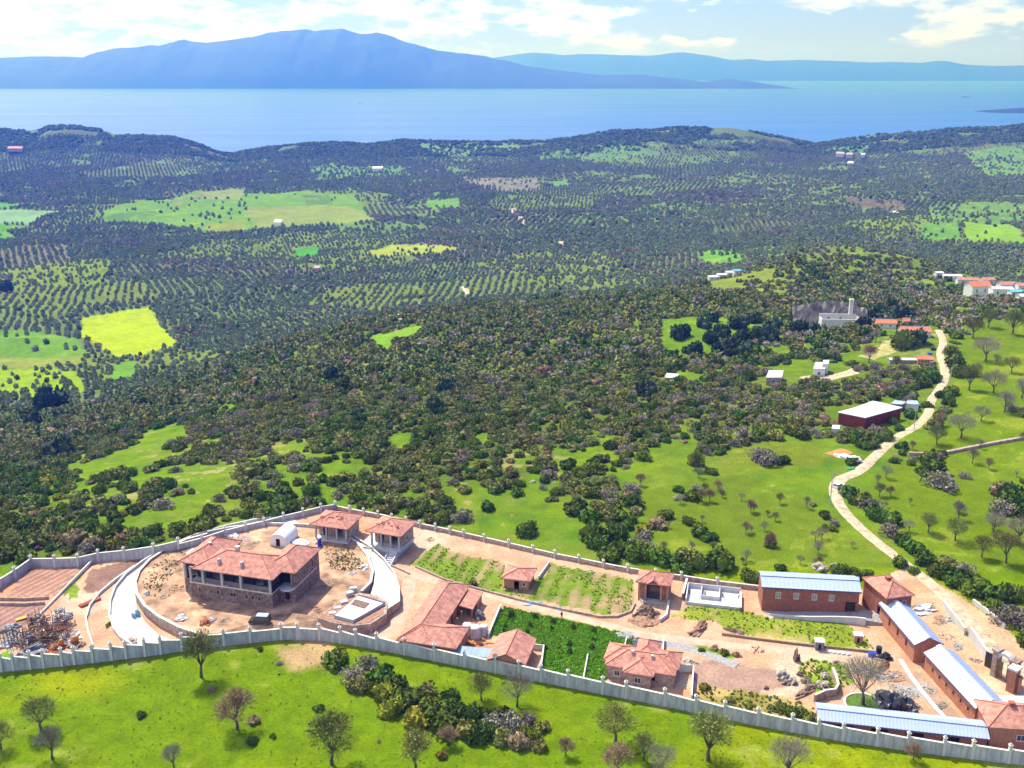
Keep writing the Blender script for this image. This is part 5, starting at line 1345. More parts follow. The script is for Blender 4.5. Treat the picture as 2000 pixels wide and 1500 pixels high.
# twin villas behind the mansion
def villa(o, ang, label, w, d, podium):
    t = thing('villa', label, 'house', o, ang)
    mb = MB(); wallpanel(mb, 2.4, 'x', 0, w, 0, 3.9, [(1.2, 2.6, .1, 2.8), (4.4, 6.6, .1, 2.8)], .3); wallpanel(mb, 0, 'y', 2.7, d, 0, 3.9, [], .3); wallpanel(mb, w - .3, 'y', 2.7, d, 0, 3.9, [(3.6, 4.8, .9, 2.3)], .3); wallpanel(mb, d - .3, 'x', .3, w - .3, 0, 3.9, [], .3)
    obj('wall', mb, M['stone2'], t)
    for x in (.25, w * .36, w * .68, w - .25): column(t, x, .3, 0, 3.7, .42, M['concrete'])
    mb = MB(); mb.box(0, w, .05, .5, 3.7, 3.98); obj('beam', mb, M['concrete'], t)
    mb = MB(); mb.box(-.3, w + .3, -.4, d + .1, -.4, .06); obj('floor_slab', mb, M['cap'], t)
    rf = MB(); ls = hip(rf, 0, w, 0, d, 4.0, 2.0, ov=.9); r_ = obj('roof', rf, M['tile'], t); mb = MB()
    for a, b in ls: mb.tube(a, b, .12, .12, 6)
    obj('ridge_cap', mb, M['ridge'], r_)
    window(t, 'y', w - .3, 3.6, 4.8, .9, 2.3, out=1)
    # rows of loose tiles stacked on the slopes
    for i in range(9):
        u = RS.uniform(.15, .85); x = w * u; y = RS.uniform(.6, 1.7) + .9; k = (y + .9) / (d / 2 + .9); z = 4.22 + 2.0 * min(k, 1)
        mb = MB(); mb.obox(x, y, z - .1, RS.uniform(.5, .9), .3, .28, 0); obj('tile_stack', mb, M['ridge'], t)
    return t


a16 = R_(-16)
q = G(625, 1047, 1.9); villa((q[0] - 1.0, q[1] - 1.6, 1.95), a16, 'left one of the two tiled villas behind the mansion, with bare columns', 8.8, 7.6, 0)
q = G(718, 1062, 1.9); villa((q[0] + .9, q[1] - 1.0, 1.95), R_(-20), 'right one of the two tiled villas, standing on a white podium', 8.0, 8.0, 3)


def podium():
    q = G(718, 1062, 1.9); o = (q[0] - 4.6, q[1] + 1.2, -1.1); t = thing('podium', 'white concrete podium under the right villa with a sloping white wing wall', 'podium', o, R_(-20))
    mb = MB(); mb.box(3.0, 13.6, -1.6, 8.5, -.3, 2.98); obj('podium_wall', mb, M['white'], t)
    mb = MB(); mb.box(2.9, 13.7, -1.75, -1.6, 2.7, 3.25); obj('coping', mb, M['cap'], t)
    # wing walls with stair between
    for x in (11.4, 13.75):
        mb = MB(); mb.add([(x, -7.5, -.3), (x, -1.6, -.3), (x, -1.6, 3.2), (x, -7.5, .5), (x + .3, -7.5, -.3), (x + .3, -1.6, -.3), (x + .3, -1.6, 3.2), (x + .3, -7.5, .5)], [(0, 1, 2, 3)[::-1], (4, 5, 6, 7), (3, 2, 6, 7)[::-1], (0, 3, 7, 4)[::-1]]); obj('wing_wall', mb, M['concrete'] if x < 12 else M['white'], t)
    for i in range(10):
        mb = MB(); mb.box(11.7, 13.75, -7.2 + i * .56, -7.2 + (i + 1) * .56, -.3, .25 + i * .28); obj('step', mb, M['white'], t)
    return t


podium()


def tent():
    q = G(527, 1065, ZT); t = thing('tunnel_tent', 'white barrel-vaulted tent with a dark doorway behind the mansion', 'tent', (q[0], q[1], ZT), R_(-14))
    n = 14; r = 2.3; L = 6.6; V = []
    for y in (0, L * .25, L * .5, L * .75, L):
        for i in range(n + 1):
            a = math.pi * i / n; V.append((2.3 - r * math.cos(a), y, 1.2 + 2.1 * math.sin(a) if 0 < i < n else 1.2))
    F = [(j * (n + 1) + i, j * (n + 1) + i + 1, (j + 1) * (n + 1) + i + 1, (j + 1) * (n + 1) + i) for j in range(4) for i in range(n)]
    m = len(V); V += [(0, 0, 0), (4.6, 0, 0), (4.6, L, 0), (0, L, 0)]
    F += [(0, m, m + 3, 4 * (n + 1)), (n, 4 * (n + 1) + n, m + 2, m + 1)]
    F += [tuple(range(4 * (n + 1), 5 * (n + 1))) + (m + 2, m + 3)]
    wm = mat('tent_canvas', (.82, .82, .82), var=.04, scale=.6)
    obj('canopy', (V, F), wm, t)
    mb = MB()
    arc = [(2.3 - r * math.cos(math.pi * i / n), 1.2 + 2.1 * math.sin(math.pi * i / n)) for i in range(n + 1)]
    V = [(x, -.02, z) for x, z in arc] + [(4.6, -.02, 0), (2.85, -.02, 0), (2.85, -.02, 2.0), (1.75, -.02, 2.0), (1.75, -.02, 0), (0, -.02, 0)]
    mb.add(V, [tuple(range(len(V)))]); obj('end_panel', mb, wm, t)
    mb = MB(); mb.box(1.75, 2.85, .25, .3, 0, 2.0); obj('doorway', mb, M['dark'], t)


tent()

# long L-shaped tiled house on the yard
def long_house():
    o, a = frame(770, 1258, 3.2, -15); t = thing('long_house', 'long low L-shaped house with salmon tiled roofs beside the boundary wall', 'house', (o[0] + .3, o[1] + 1.3, 0), a)
    mb = MB(); wallpanel(mb, .6, 'x', .5, 12.6, -.5, 3.15, [(5.2, 6.0, .9, 2.1), (10.0, 11.4, .9, 2.2)], .3); wallpanel(mb, .5, 'y', .9, 26, -.5, 3.15, [(8, 9, .9, 2.1), (14, 15, .9, 2.1), (20, 21, .9, 2.1)], .3); wallpanel(mb, 12.3, 'y', .9, 8.2, -.5, 3.15, [(3.5, 4.5, .9, 2.1)], .3)
    wallpanel(mb, 8.2, 'x', 7.2, 12.6, -.5, 3.15, [], .3); wallpanel(mb, 6.9, 'y', 8.5, 26, -.5, 3.15, [(10, 11.2, 0, 2.2), (14, 15.2, 0, 2.2), (18, 19.2, 0, 2.2)], .3); wallpanel(mb, 26, 'x', .5, 7.2, -.5, 3.15, [], .3); obj('wall', mb, M['plaster'], t)
    for x0, x1, z0, z1 in ((5.2, 6.0, .9, 2.1), (10.0, 11.4, .9, 2.2)): window(t, 'x', .6, x0, x1, z0, z1)
    window(t, 'y', 12.3, 3.5, 4.5, .9, 2.1, out=1)
    rf = MB(); ls = hip(rf, 0, 13.0, 0, 8.8, 3.16, 1.75); ls += hip(rf, .0, 7.7, .6, 26.6, 3.19, 1.85)
    r_ = obj('roof', rf, M['tile'], t); mb = MB()
    for p, q in ls: mb.tube(p, q, .12, .12, 6)
    obj('ridge_cap', mb, M['ridge'], r_)
    for y in (10, 13, 16, 19): column(t, 8.9, y, -.3, 2.6, .28, M['wood'])
    # small lean-to wing at the rear
    mb = MB(); mb.add([(7.8, 17.5, 3.0), (11.0, 17.5, 2.55), (11.0, 25.5, 2.55), (7.8, 25.5, 3.0), (7.8, 17.5, 2.8), (11.0, 17.5, 2.35), (11.0, 25.5, 2.35), (7.8, 25.5, 2.8)], [(0, 1, 2, 3), (7, 6, 5, 4), (4, 5, 1, 0), (5, 6, 2, 1), (6, 7, 3, 2), (7, 4, 0, 3)]); obj('wing_roof', mb, M['tile'], t)
    mb = MB(); wallpanel(mb, 10.5, 'y', 18, 25, -.3, 2.35, [(20, 21.5, 0, 2)], .25); wallpanel(mb, 25, 'x', 7.4, 10.75, -.3, 2.4, [], .25); obj('wing_wall', mb, M['plaster'], t)
    for i, x in enumerate((7.0, 12.3)): pass


long_house()
o, a = frame(952, 1292, 3.0, -14)
simple_house('gabled_house', 'small house with a plain two-sided salmon tiled roof beside the crop plot', 'house', (o[0] + .4, o[1] + 1.3, 0), a, 7.0, 9.0, 2.9, 1.6, ov=.5, roofkind='gable_y', frontwin=[(3.0, 4.0, .9, 2.0)])
# satellite dish on it
def dish():
    q = G(966, 1283, 4.2); t = thing('satellite_dish', 'white and blue dish fixed on the gabled house roof', 'dish', (q[0], q[1], 3.35), R_(20)); mb = MB(); mb.tube((0, 0, 0), (0, 0, 1.1), .05, .05, 6); obj('mast', mb, M['grey'], t)
    V = [(0, 0, 1.1)]; F = []
    for i in range(12):
        A = 2 * math.pi * i / 12; V.append((.55 * math.cos(A), -.25, 1.25 + .55 * math.sin(A)))
    F = [(0, 1 + i, 1 + (i + 1) % 12) for i in range(12)]; obj('dish', (V, F), M['paint_white'], t)
dish()


def many_hips():
    o, a = frame(1178, 1305, 3.0, -16); t = thing('hipped_house', 'rambling house with many small red hipped roofs by the boundary wall', 'house', (o[0] + .3, o[1] + .9, 0), a)
    mb = MB(); wallpanel(mb, .5, 'x', .4, 13.6, -.5, 2.95, [(2, 3, .9, 2), (5.8, 6.8, .9, 2), (9.0, 10.0, .9, 2)], .3); wallpanel(mb, .4, 'y', .8, 7.5, -.5, 2.95, [], .3); wallpanel(mb, 13.3, 'y', .8, 7.5, -.5, 2.95, [(3, 4, .9, 2)], .3); wallpanel(mb, 7.5, 'x', .4, 13.6, -.5, 2.95, [], .3)
    wallpanel(mb, -.9, 'x', 4.4, 9.4, -.5, 2.9, [(6.2, 7.4, .9, 2)], .3); wallpanel(mb, 4.4, 'y', -.6, .5, -.5, 2.9, [], .3); wallpanel(mb, 9.1, 'y', -.6, .5, -.5, 2.9, [], .3); obj('wall', mb, M['stone2'], t)
    for x0, x1 in ((2, 3), (9.0 + .5, 10.5)): pass
    window(t, 'x', .5, 2, 3, .9, 2); window(t, 'x', -.9, 6.2, 7.4, .9, 2); window(t, 'y', 13.3, 3, 4, .9, 2, out=1)
    ls = []; rf = MB(); ls += hip(rf, .0, 14.0, 0, 8.0, 2.97, 1.7); r1 = obj('roof', rf, M['tile'], t); rf = MB(); l2 = hip(rf, 3.8, 10.0, -1.6, 5.5, 3.0, 1.35); l2 += hip(rf, -.6, 5.4, 1.8, 8.6, 3.03, 1.3); l2 += hip(rf, 5.0, 9.8, 4.5, 11.5, 3.06, 1.5); l2 += hip(rf, 9.3, 14.4, 2.2, 8.7, 3.0, 1.3)
    obj('roof', rf, M['tile'], t); mb = MB()
    for p, q in ls + l2: mb.tube(p, q, .11, .11, 6)
    obj('ridge_cap', mb, M['ridge'], t); chimney(t, 5.0, 3.4, 4.0, 1.1, .5); chimney(t, 9.0, 3.1, 4.0, .9, .5)
    mb = MB(); wallpanel(mb, 8.0, 'y', 8, 11.2, -.4, 2.9, [], .25); wallpanel(mb, 5.6, 'y', 8, 11.2, -.4, 2.9, [], .25); wallpanel(mb, 11.0, 'x', 5.6, 8.2, -.4, 2.9, [(6.3, 7.4, 0, 2.1)], .25); obj('porch_wall', mb, M['stone2'], t)


many_hips()
o, a = frame(980, 1130, 2.6, -14)
simple_house('garden_house', 'small square tiled house alone in the vegetable garden', 'house', (o[0] + .5, o[1] + .5, 0), a, 5.9, 5.6, 2.5, 1.25, ov=.6, roofkind='hip', openings=[(2.4, 3.6, 0, 2.0)], frontwin=[(4.4, 5.1, 1.0, 1.8)])


def pavilion():
    o, a = frame(1243, 1138, 4.6, -15); t = thing('pavilion', 'pillared entrance pavilion with a red tiled roof and a small front pediment', 'pavilion', (o[0] + .4, o[1] + .4, 0), a)
    mb = MB(); wallpanel(mb, 5.4, 'x', 0, 7.0, -.3, 4.5, [], .3); wallpanel(mb, 0, 'y', 1.6, 5.4, -.3, 4.5, [], .3); wallpanel(mb, 6.7, 'y', 1.6, 5.4, -.3, 4.5, [(2.6, 3.6, 1.2, 2.8)], .3); wallpanel(mb, 1.3, 'x', 0, 1.6, -.3, 4.5, [], .3); wallpanel(mb, 1.3, 'x', 5.4, 7.0, -.3, 4.5, [], .3); obj('wall', mb, M['plaster'], t)
    mb = MB(); mb.box(-.1, 7.1, 0, 5.7, -.3, .12); mb.box(1.2, 5.8, -.7, 0, -.3, .02); mb.box(1.3, 5.7, -1.3, -.7, -.3, -.1); obj('steps', mb, M['concrete'], t)
    for x in (.3, 1.75, 5.25, 6.7): column(t, x, .35, .12, 4.4, .45, M['plaster'])
    mb = MB(); mb.box(0, 7.0, .1, .6, 4.2, 4.52); obj('beam', mb, M['plaster'], t)
    mb = MB(); mb.box(1.6, 5.4, 1.35, 1.5, .12, 3.4); obj('glazed_door', mb, M['glass'], t)
    rf = MB(); ls = hip(rf, -.4, 7.4, -.3, 5.9, 4.55, 1.5, ov=.1); ls += gable(rf, 2.2, 4.8, -.5, 3.0, 4.62, 1.0, th=.15, ov=.15, along='y'); obj('roof', rf, M['tile'], t); mb = MB()
    for p, q in ls: mb.tube(p, q, .11, .11, 6)
    obj('ridge_cap', mb, M['ridge'], t)


pavilion()


# sheds with sheet-metal roofs
def sheet_roof(t, L, W_, h, rise, ov=.35, ov_front=None, along='x', step=1.0, raised=True, offset=0.0):
    """two slopes of ribbed sheets laid one beside the other, a raised ridge strip between"""
    n = max(2, int(round((L + 2 * ov) / step))); st = (L + 2 * ov) / n; k = rise / (W_ / 2)
    for side in (-1, 1):
        mb = MB(); y_e = -ov if side < 0 else W_ + ov; y_r = W_ / 2; z_e = h - ov * k; z_r = h + rise
        def quad(x0, x1, dz):
            lo_, hi_ = (y_e, z_e + dz), (y_r, z_r + dz)
            mb.add([(x0, lo_[0], lo_[1]), (x1, lo_[0], lo_[1]), (x1, hi_[0], hi_[1]), (x0, hi_[0], hi_[1]), (x0, lo_[0], lo_[1] - .06), (x1, lo_[0], lo_[1] - .06), (x1, hi_[0], hi_[1] - .06), (x0, hi_[0], hi_[1] - .06)],
                   [(0, 1, 2, 3) if side < 0 else (3, 2, 1, 0), (0, 3, 7, 4), (1, 5, 6, 2), (0, 4, 5, 1), (4, 7, 6, 5)])
        quad(.03, st - .03, .12); quad(-.05, .05, .20)
        me = mesh('roof_sheet', mb, M['metal'])
        for i in range(n):
            o = link('roof_sheet', me, t)
            o.location = (-ov + i * st, 0, 0)
    mb = MB(); w = W_ * .13
    y0 = W_ / 2 - w; y1 = W_ / 2 + w; zr = h + rise + .30
    mb.add([(-ov, y0, zr - w * k), (L + ov, y0, zr - w * k), (L + ov, W_ / 2, zr), (-ov, W_ / 2, zr), (-ov, y1, zr - w * k), (L + ov, y1, zr - w * k)], [(0, 1, 2, 3), (3, 2, 5, 4)])
    obj('ridge_vent', mb, M['metal'], t)
    mb = MB(); mb.box(-ov + .05, L + ov - .05, y0 + .05, y0 + .12, h + rise - w * k, zr - w * k - .03); mb.box(-ov + .05, L + ov - .05, y1 - .12, y1 - .05, h + rise - w * k, zr - w * k - .03); obj('vent_gap', mb, M['metaltrim'], t)
    mb = MB(); mb.box(-ov, L + ov, -ov - .06, -ov - .003, h - ov * k - .25, h - ov * k + .1); mb.box(-ov, L + ov, W_ + ov + .003, W_ + ov + .06, h - ov * k - .25, h - ov * k + .1); obj('gutter', mb, M['metaltrim'], t)


def shed(name, label, o, ang, L, W_, h, rise, wm, front=(), back=(), ends=(), step=1.0, panec=None, cat='building'):
    """long axis on local x"""
    t = thing(name, label, cat, o, ang); mb = MB()
    wallpanel(mb, 0, 'x', 0, L, -.6, h, list(front), .3); wallpanel(mb, W_ - .3, 'x', 0, L, -.6, h, list(back), .3)
    for x in (0.0, L - .3):
        wallpanel(mb, x, 'y', .3, W_ - .3, -.6, h, [], .3)
        mb.add([(x, 0, h), (x, W_, h), (x, W_ / 2, h + rise), (x + .3, 0, h), (x + .3, W_, h), (x + .3, W_ / 2, h + rise)], [(2, 1, 0), (3, 4, 5), (2, 5, 4, 1), (0, 3, 5, 2)])
    obj('wall', mb, wm, t)
    sheet_roof(t, L, W_, h, rise, step=step)
    return t


q = G(1487, 1192)
tA = shed('warehouse', 'tall red-brown brick warehouse with a long pale blue metal roof at the back', (q[0], q[1], 0), R_(-6.4), 20.8, 7.0, 6.0, 1.3, M['brick'], front=[(2.9, 3.9, 3.3, 4.7), (6.8, 7.8, 3.3, 4.7), (10.7, 11.7, 3.3, 4.7), (14.4, 15.4, 3.3, 4.7), (18.0, 20.2, .8, 3.2)])
for x in (2.9, 6.8, 10.7, 14.4): window(tA, 'x', 0, x, x + 1, 3.3, 4.7, m=M['cap'], pane=M['paleglass'])
mb = MB(); mb.box(18.05, 20.15, .5, .55, .8, 3.2); obj('loading_door', mb, M['dark'], tA)
mb = MB()
for i in range(1, 14): mb.box(.02, 20.78, -.015, 0.0, i * .45 - .4, i * .45 - .36)
obj('brick_course', mb, mat('brick_course', (0.27, 0.10, 0.07), var=.1), tA)
ribbon_wall('retaining_wall', [G(a, b)[:2] for a, b in [(1500, 1200), (1540, 1207), (1580, 1212), (1630, 1215), (1672, 1219), (1690, 1222)]], -.3, [.1, .5, .9, 1.3, 1.6, 1.7], .3, M['white'], 'low pale retaining wall in front of the brick warehouse', capm=M['cap'])
mb = MB(); qq = [G(a, b) for a, b in [(1492, 1196), (1500, 1200), (1580, 1211), (1690, 1220), (1735, 1222), (1728, 1200)]]; mb.poly([(p[0], p[1]) for p in qq], -.3, [.1, .15, .8, 1.1, .4, 1.0]); tag(obj('loading_apron', mb, M['grey'] if 0 else M['gravel']), 'grey paved apron in front of the warehouse doors', None, kind='structure')
# gatehouse E: tiled block at the warehouse end
tE = simple_house('gatehouse', 'brick block with a red hipped roof joined to the end of the warehouse', 'building', (80.9, 197.7, 0), R_(13), 6.0, 9.0, 6.4, 1.9, ov=.4, wm=M['brick'], roofkind='hip', openings=[(1.2, 3.2, .0, 2.7)], left=[(1.5, 3.2, .2, 3.0)], frontwin=[(3.9, 4.7, 4.0, 5.2)])
mb = MB(); mb.box(2.4, 3.4, 4.0, 5.0, 7.9, 8.9); mb.box(2.2, 3.6, 3.8, 5.2, 8.9, 9.05); obj('chimney', mb, M['brick'], tE)
# diagonal sheds B and C : local x runs back along the building
def shed2(name, label, o, ang, L, W_, h, rise, wins, wh, step):
    # long axis towards the back: rotate frame +90 and mirror so the visible side is local y = W_
    t = shed(name, label, o, ang, L, W_, h, rise, M['plaster'] if 0 else M['brick2'], back=[(a, a + wh[0], wh[1], wh[2]) for a in wins], step=step)
    for a in wins: window(t, 'x', W_ - .3, a, a + wh[0], wh[1], wh[2], out=1, m=M['ridge'], th=.3)
    return t
M['brick2'] = mat('orange_brick', (0.44, 0.19, 0.115), var=.12, scale=1.3)
q = G(1843, 1256, 4.4); shed2('shed', 'diagonal orange-brick shed with a white-blue metal roof, nearer the warehouse', (q[0] - .4, q[1] + .3, 0), R_(94.5), 16.5, 5.4, 4.3, 1.3, (3.2, 7.2, 11.2), (.8, 1.6, 3.2), 1.0)
q = G(1955, 1372, 4.2); shed2('shed', 'longer diagonal orange-brick shed with a white-blue metal roof and a row of small windows', (q[0] + .6, q[1] - .4, 0), R_(96.5), 18.4, 5.6, 3.9, 1.3, (2.0, 4.6, 7.2, 9.8, 12.4, 15.0), (.6, 1.5, 2.4), 1.0)
q = G(1600, 1440); shed('shed', 'long low shed along the boundary wall with a ribbed pale blue metal roof', (q[0], q[1] + .9, 0), R_(-11), 28.5, 4.9, 3.2, .95, M['brick'], front=[(3, 6, 1.0, 2.6), (9, 12, 1.0, 2.6), (15, 18, 1.0, 2.6), (21, 24, 1.0, 2.6)], step=.62)
tF = simple_house('corner_house', 'orange corner house with a red hipped roof at the lower right edge', 'house', (84.2, 154.6, 0), R_(-7), 9.5, 7.0, 5.0, 2.0, ov=.7, wm=M['brick2'], roofkind='hip', frontwin=[(4.6, 6.0, 2.4, 3.5)])
chimney(tF, 4.3, 3.6, 6.9, .8, .8, M['brick'])


def lean_to():
    q = G(890, 1268, 2.6); t = thing('metal_canopy', 'low blue-grey metal canopy between the long house and the gabled house', 'canopy', (q[0], q[1] - .2, 0), R_(-10)); mb = MB()
    for i in range(7):
        mb = MB(); mb.add([(i * 1.08, -1.0, 2.1), (i * 1.08 + 1.04, -1.0, 2.1), (i * 1.08 + 1.04, 1.5, 2.7), (i * 1.08, 1.5, 2.7), (i * 1.08, -1.0, 2.0), (i * 1.08 + 1.04, -1.0, 2.0), (i * 1.08 + 1.04, 1.5, 2.6), (i * 1.08, 1.5, 2.6)], [(0, 1, 2, 3), (7, 6, 5, 4), (4, 5, 1, 0), (1, 5, 6, 2), (0, 3, 7, 4)]); obj('roof_sheet', mb, mat('blue_sheet', (.22, .33, .45), rough=.45, var=.1), t)
    for x in (.1, 3.7, 7.3):
        mb = MB(); mb.tube((x, -.8, -.2), (x, -.8, 2.05), .07, .07, 6); obj('post', mb, M['grey'], t)
lean_to()


# ---------------------------------------------------------------- boundary walls
def boundary(label, path, pill, height, stepped, wm, zfun, name='boundary_wall', ph=.85):
    """panels between pillars that carry caps"""
    W_ = [P(a, b) for a, b in path]; X = np.array([p[0] for p in W_]); Y = np.array([p[1] for p in W_]); pp = np.array([a for a, b in path], float)
    pts = []
    for a in pill:
        x = float(np.interp(a, pp, X)); y = float(np.interp(a, pp, Y)); pts.append((x, y))
    t = thing(name, label, 'wall', (pts[0][0], pts[0][1], 0)); ox, oy = pts[0]
    pm = MB(); pm.box(-.24, .24, -.24, .24, -.5, 1.0); pmesh = mesh('pillar', pm, M['cap'])
    cm = MB(); cm.box(-.34, .34, -.34, .34, 0, .12); cm.blob((0, 0, .3), (.22, .22, .22), 3, 1, 0); cmesh = mesh('cap', cm, M['cap'])
    tops = [zfun(i, p) for i, p in enumerate(pts)]
    for i in range(len(pts) - 1):
        (x0, y0), (x1, y1) = pts[i], pts[i + 1]; L = math.hypot(x1 - x0, y1 - y0); a = math.atan2(y1 - y0, x1 - x0); z0 = float(zt(x0, y0)); z1 = float(zt(x1, y1))
        ha, hb = tops[i] if isinstance(tops[i], tuple) else (tops[i], tops[i])
        c, s = math.cos(a), math.sin(a); th = .15; V = []
        for (u, zb, ht) in ((.25, z0 - .5, z0 + ha), (L - .25, z1 - .5, z1 + hb)):
            for v, zz_ in ((-th, zb), (th, zb), (th, ht), (-th, ht)):
                V.append((x0 - ox + u * c - v * s, y0 - oy + u * s + v * c, zz_))
        mb = MB(); mb.add(V, [(0, 1, 2, 3), (7, 6, 5, 4), (0, 4, 5, 1), (1, 5, 6, 2), (2, 6, 7, 3), (3, 7, 4, 0)]); pn = obj('wall_panel', mb, wm, t)
        V2 = []
        for (u, ht) in ((.25, z0 + ha), (L - .25, z1 + hb)):
            for v, dz in ((-th - .07, .003), (th + .07, .003), (th + .07, .1), (-th - .07, .1)): V2.append((x0 - ox + u * c - v * s, y0 - oy + u * s + v * c, ht + dz))
        mb = MB(); mb.add(V2, [(0, 1, 2, 3), (7, 6, 5, 4), (0, 4, 5, 1), (1, 5, 6, 2), (2, 6, 7, 3), (3, 7, 4, 0)]); obj('coping', mb, M['cap'], pn)
    for i, (x, y) in enumerate(pts):
        z = float(zt(x, y)); hh = max([max(tops[k]) if isinstance(tops[k], tuple) else tops[k] for k in (max(i - 1, 0), i)]) + ph
        p = link('pillar', pmesh, t); p.location = (x - ox, y - oy, z); p.scale = (1, 1, hh); k = link('cap', cmesh, p); k.location = (0, 0, 1.0); k.scale = (1, 1, 1 / hh)
    return t


FW = [(-60, 1318), (0, 1312), (100, 1303), (200, 1292), (300, 1280), (350, 1272), (430, 1262), (500, 1254), (550, 1249), (600, 1248), (640, 1252), (700, 1262), (760, 1273), (850, 1291), (950, 1311), (1060, 1332), (1180, 1356), (1300, 1379), (1400, 1401), (1500, 1421), (1620, 1443), (1800, 1470), (2000, 1494), (2100, 1505)]
pillF = [-46, -22, 4, 27, 60, 86, 122, 146, 182, 219, 247, 284, 315, 356, 396, 438, 490, 550, 582, 624, 665, 695, 736, 790, 848, 907, 967, 1013, 1056, 1109, 1176, 1222, 1297, 1358, 1414, 1479, 1546, 1597, 1645, 1712, 1772, 1842, 1898, 1969, 2040, 2100]
def ztop_front(i, p):
    a = pillF[i]
    if a < 420: return (3.15, 2.55) if a < 380 else (2.9, 2.7)
    if a < 620: return 2.55 + .25 * (i % 2)
    return (2.9, 2.45) if a < 800 else (2.75, 2.5)
boundary('long grey-white rendered boundary wall with capped pillars along the meadow', FW, pillF, 2.8, True, M['concrete'], ztop_front)
RWL = [(-130, 1230), (-60, 1188), (0, 1150), (37, 1127), (62, 1108), (105, 1108), (155, 1106), (192, 1097), (243, 1092), (300, 1085), (350, 1073), (395, 1061), (440, 1046), (480, 1036), (516, 1028), (554, 1018), (592, 1009), (627, 1000), (655, 995)]
boundary('grey rear boundary wall with pillars behind the left garden plots and the mansion', RWL, [-130, -95, -60, -30, 0, 30, 62, 108, 153, 193, 243, 301, 349, 395, 440, 480, 516, 554, 592, 627, 655], 2, False, M['concrete'], lambda i, p: 2.3 if i < 12 else 1.5, ph=.8)
RWR = [(655, 995), (683, 1001), (710, 1006), (738, 1011), (765, 1017), (793, 1023), (820, 1030), (850, 1036), (878, 1042), (905, 1048), (945, 1057), (993, 1068), (1040, 1079), (1083, 1089), (1130, 1098), (1178, 1108), (1225, 1117), (1280, 1126), (1330, 1132), (1400, 1143), (1485, 1153)]
boundary('low rear boundary wall with small pillars behind the villas, the garden and the pavilion', RWR, [a for a, b in RWR], 1, False, M['stone2'], lambda i, p: 1.1, name='rear_wall', ph=.75)


# ================================================================== yard things
def rot(x, y, a): c, s = math.cos(a), math.sin(a); return x * c - y * s, x * s + y * c


def low_wall(name, label, px, h, th=.3, m=None, z=0.0, cat='wall', cap=True):
    return ribbon_wall(name, [P(a, b)[:2] for a, b in px], -.3, h, th, m or M['stone2'], label, cat=cat, capm=M['cap'] if cap else None)


def heap(name, label, px, py, w, h, m, cat='heap', n=3, seed=1, stones=0, sm=None, asp=.8, ks=1.0):
    """loose pile: lumpy mound with pieces strewn on it"""
    q = P(px, py); D = math.hypot(q[1], HC); R = w / 2 / FPX * D; rs = np.random.RandomState(seed); t = thing(name, label, cat, q, RS.rand() * 3)
    if n:
        mb = MB()
        for i in range(n): mb.blob((rs.uniform(-.4, .4) * R * (i > 0), rs.uniform(-.4, .4) * R * asp * (i > 0), -.1), (R * rs.uniform(.55, .9), R * asp * rs.uniform(.55, .9), h * rs.uniform(.7, 1.1)), seed * 7 + i, 3, .5)
        obj('mound', mb, m, t)
    if stones:
        mb = MB()
        for i in range(stones):
            a = rs.rand() * 6.3; r = R * rs.rand() ** .6; k = rs.uniform(.12, .42) * ks
            mb.blob((r * math.cos(a), r * asp * math.sin(a), max(.05, h * (1 - (r / R) ** 2) * .7 * (n > 0))), (k, k * rs.uniform(.6, 1), k * rs.uniform(.5, .9)), seed * 31 + i, 1, .7)
        o = obj('loose_pieces', mb, sm or M['rock'], t); o['kind'] = 'stuff'
    return t


def boulder(px, py, w, label, m=None, seed=1, hs=.7, group=None):
    q = P(px, py); D = math.hypot(q[1], HC); R = w / 2 / FPX * D * .72; mb = MB(); mb.blob((0, 0, R * .35), (R, R * .8, R * hs), seed, 3, .5); o = obj('boulder', mb, m or M['rock']); o.location = q; o.rotation_euler = (0, 0, seed)
    return tag(o, label, 'boulder', group)


def car(px, py, ang, label, paint, kind='car', z=None):
    q = P(px, py) if z is None else G(px, py, z); van = kind == 'van'
    t = thing('parked_' + kind, label, kind, q, R_(ang)); L = 4.6 if van else 4.2; w = .88; hb = .95 if van else .85; ht = 1.95 if van else 1.45
    prof = [(-L / 2, .3), (L / 2, .3), (L / 2, .75), (L / 2 - .2, hb), (-L / 2 + .05, hb + .03), (-L / 2, .8)]; mb = MB()
    def ext(pr, w0, w1=None):
        n = len(pr); w1 = w1 or w0; mb.add([(x, -w0, z) for x, z in pr] + [(x, w0, z) for x, z in pr], [tuple(range(n)), tuple(range(n, 2 * n))[::-1]] + [(i, n + i, n + (i + 1) % n, (i + 1) % n) for i in range(n)])
    ext(prof, w); obj('body', mb, paint, t)
    mb = MB(); cab = [(-L / 2 + .1, hb), (L * .28 if van else L * .2, hb), (L * .14 if van else L * .06, ht - .05), (-L / 2 + (.15 if van else .75), ht - .05)]; ext(cab, w - .08); c = obj('cabin', mb, M['glass'], t)
    mb = MB(); ext([(-L / 2 + (.15 if van else .72), ht - .05), (L * .15 if van else L * .07, ht - .05), (L * .13 if van else L * .05, ht), (-L / 2 + (.2 if van else .8), ht)], w - .06); obj('car_roof', mb, paint, t)
    for sx in (-1, 1):
        for sy in (-1, 1):
            mb = MB(); mb.tube((sx * L * .31, sy * (w - .2), .32), (sx * L * .31, sy * (w + .02), .32), .32, .32, 12); wh = obj('wheel', mb, M['paint_dark'], t); mb = MB(); mb.tube((sx * L * .31, sy * (w + .02), .32), (sx * L * .31, sy * (w + .035), .32), .17, .17, 8); obj('rim', mb, M['grey'], wh)
    for sy in (-1, 1):
        mb = MB(); mb.box(L / 2 - .02, L / 2 + .02, sy * w * .7 - .15, sy * w * .7 + .15, .6, .74); obj('headlight', mb, M['paint_white'], t)
    return t


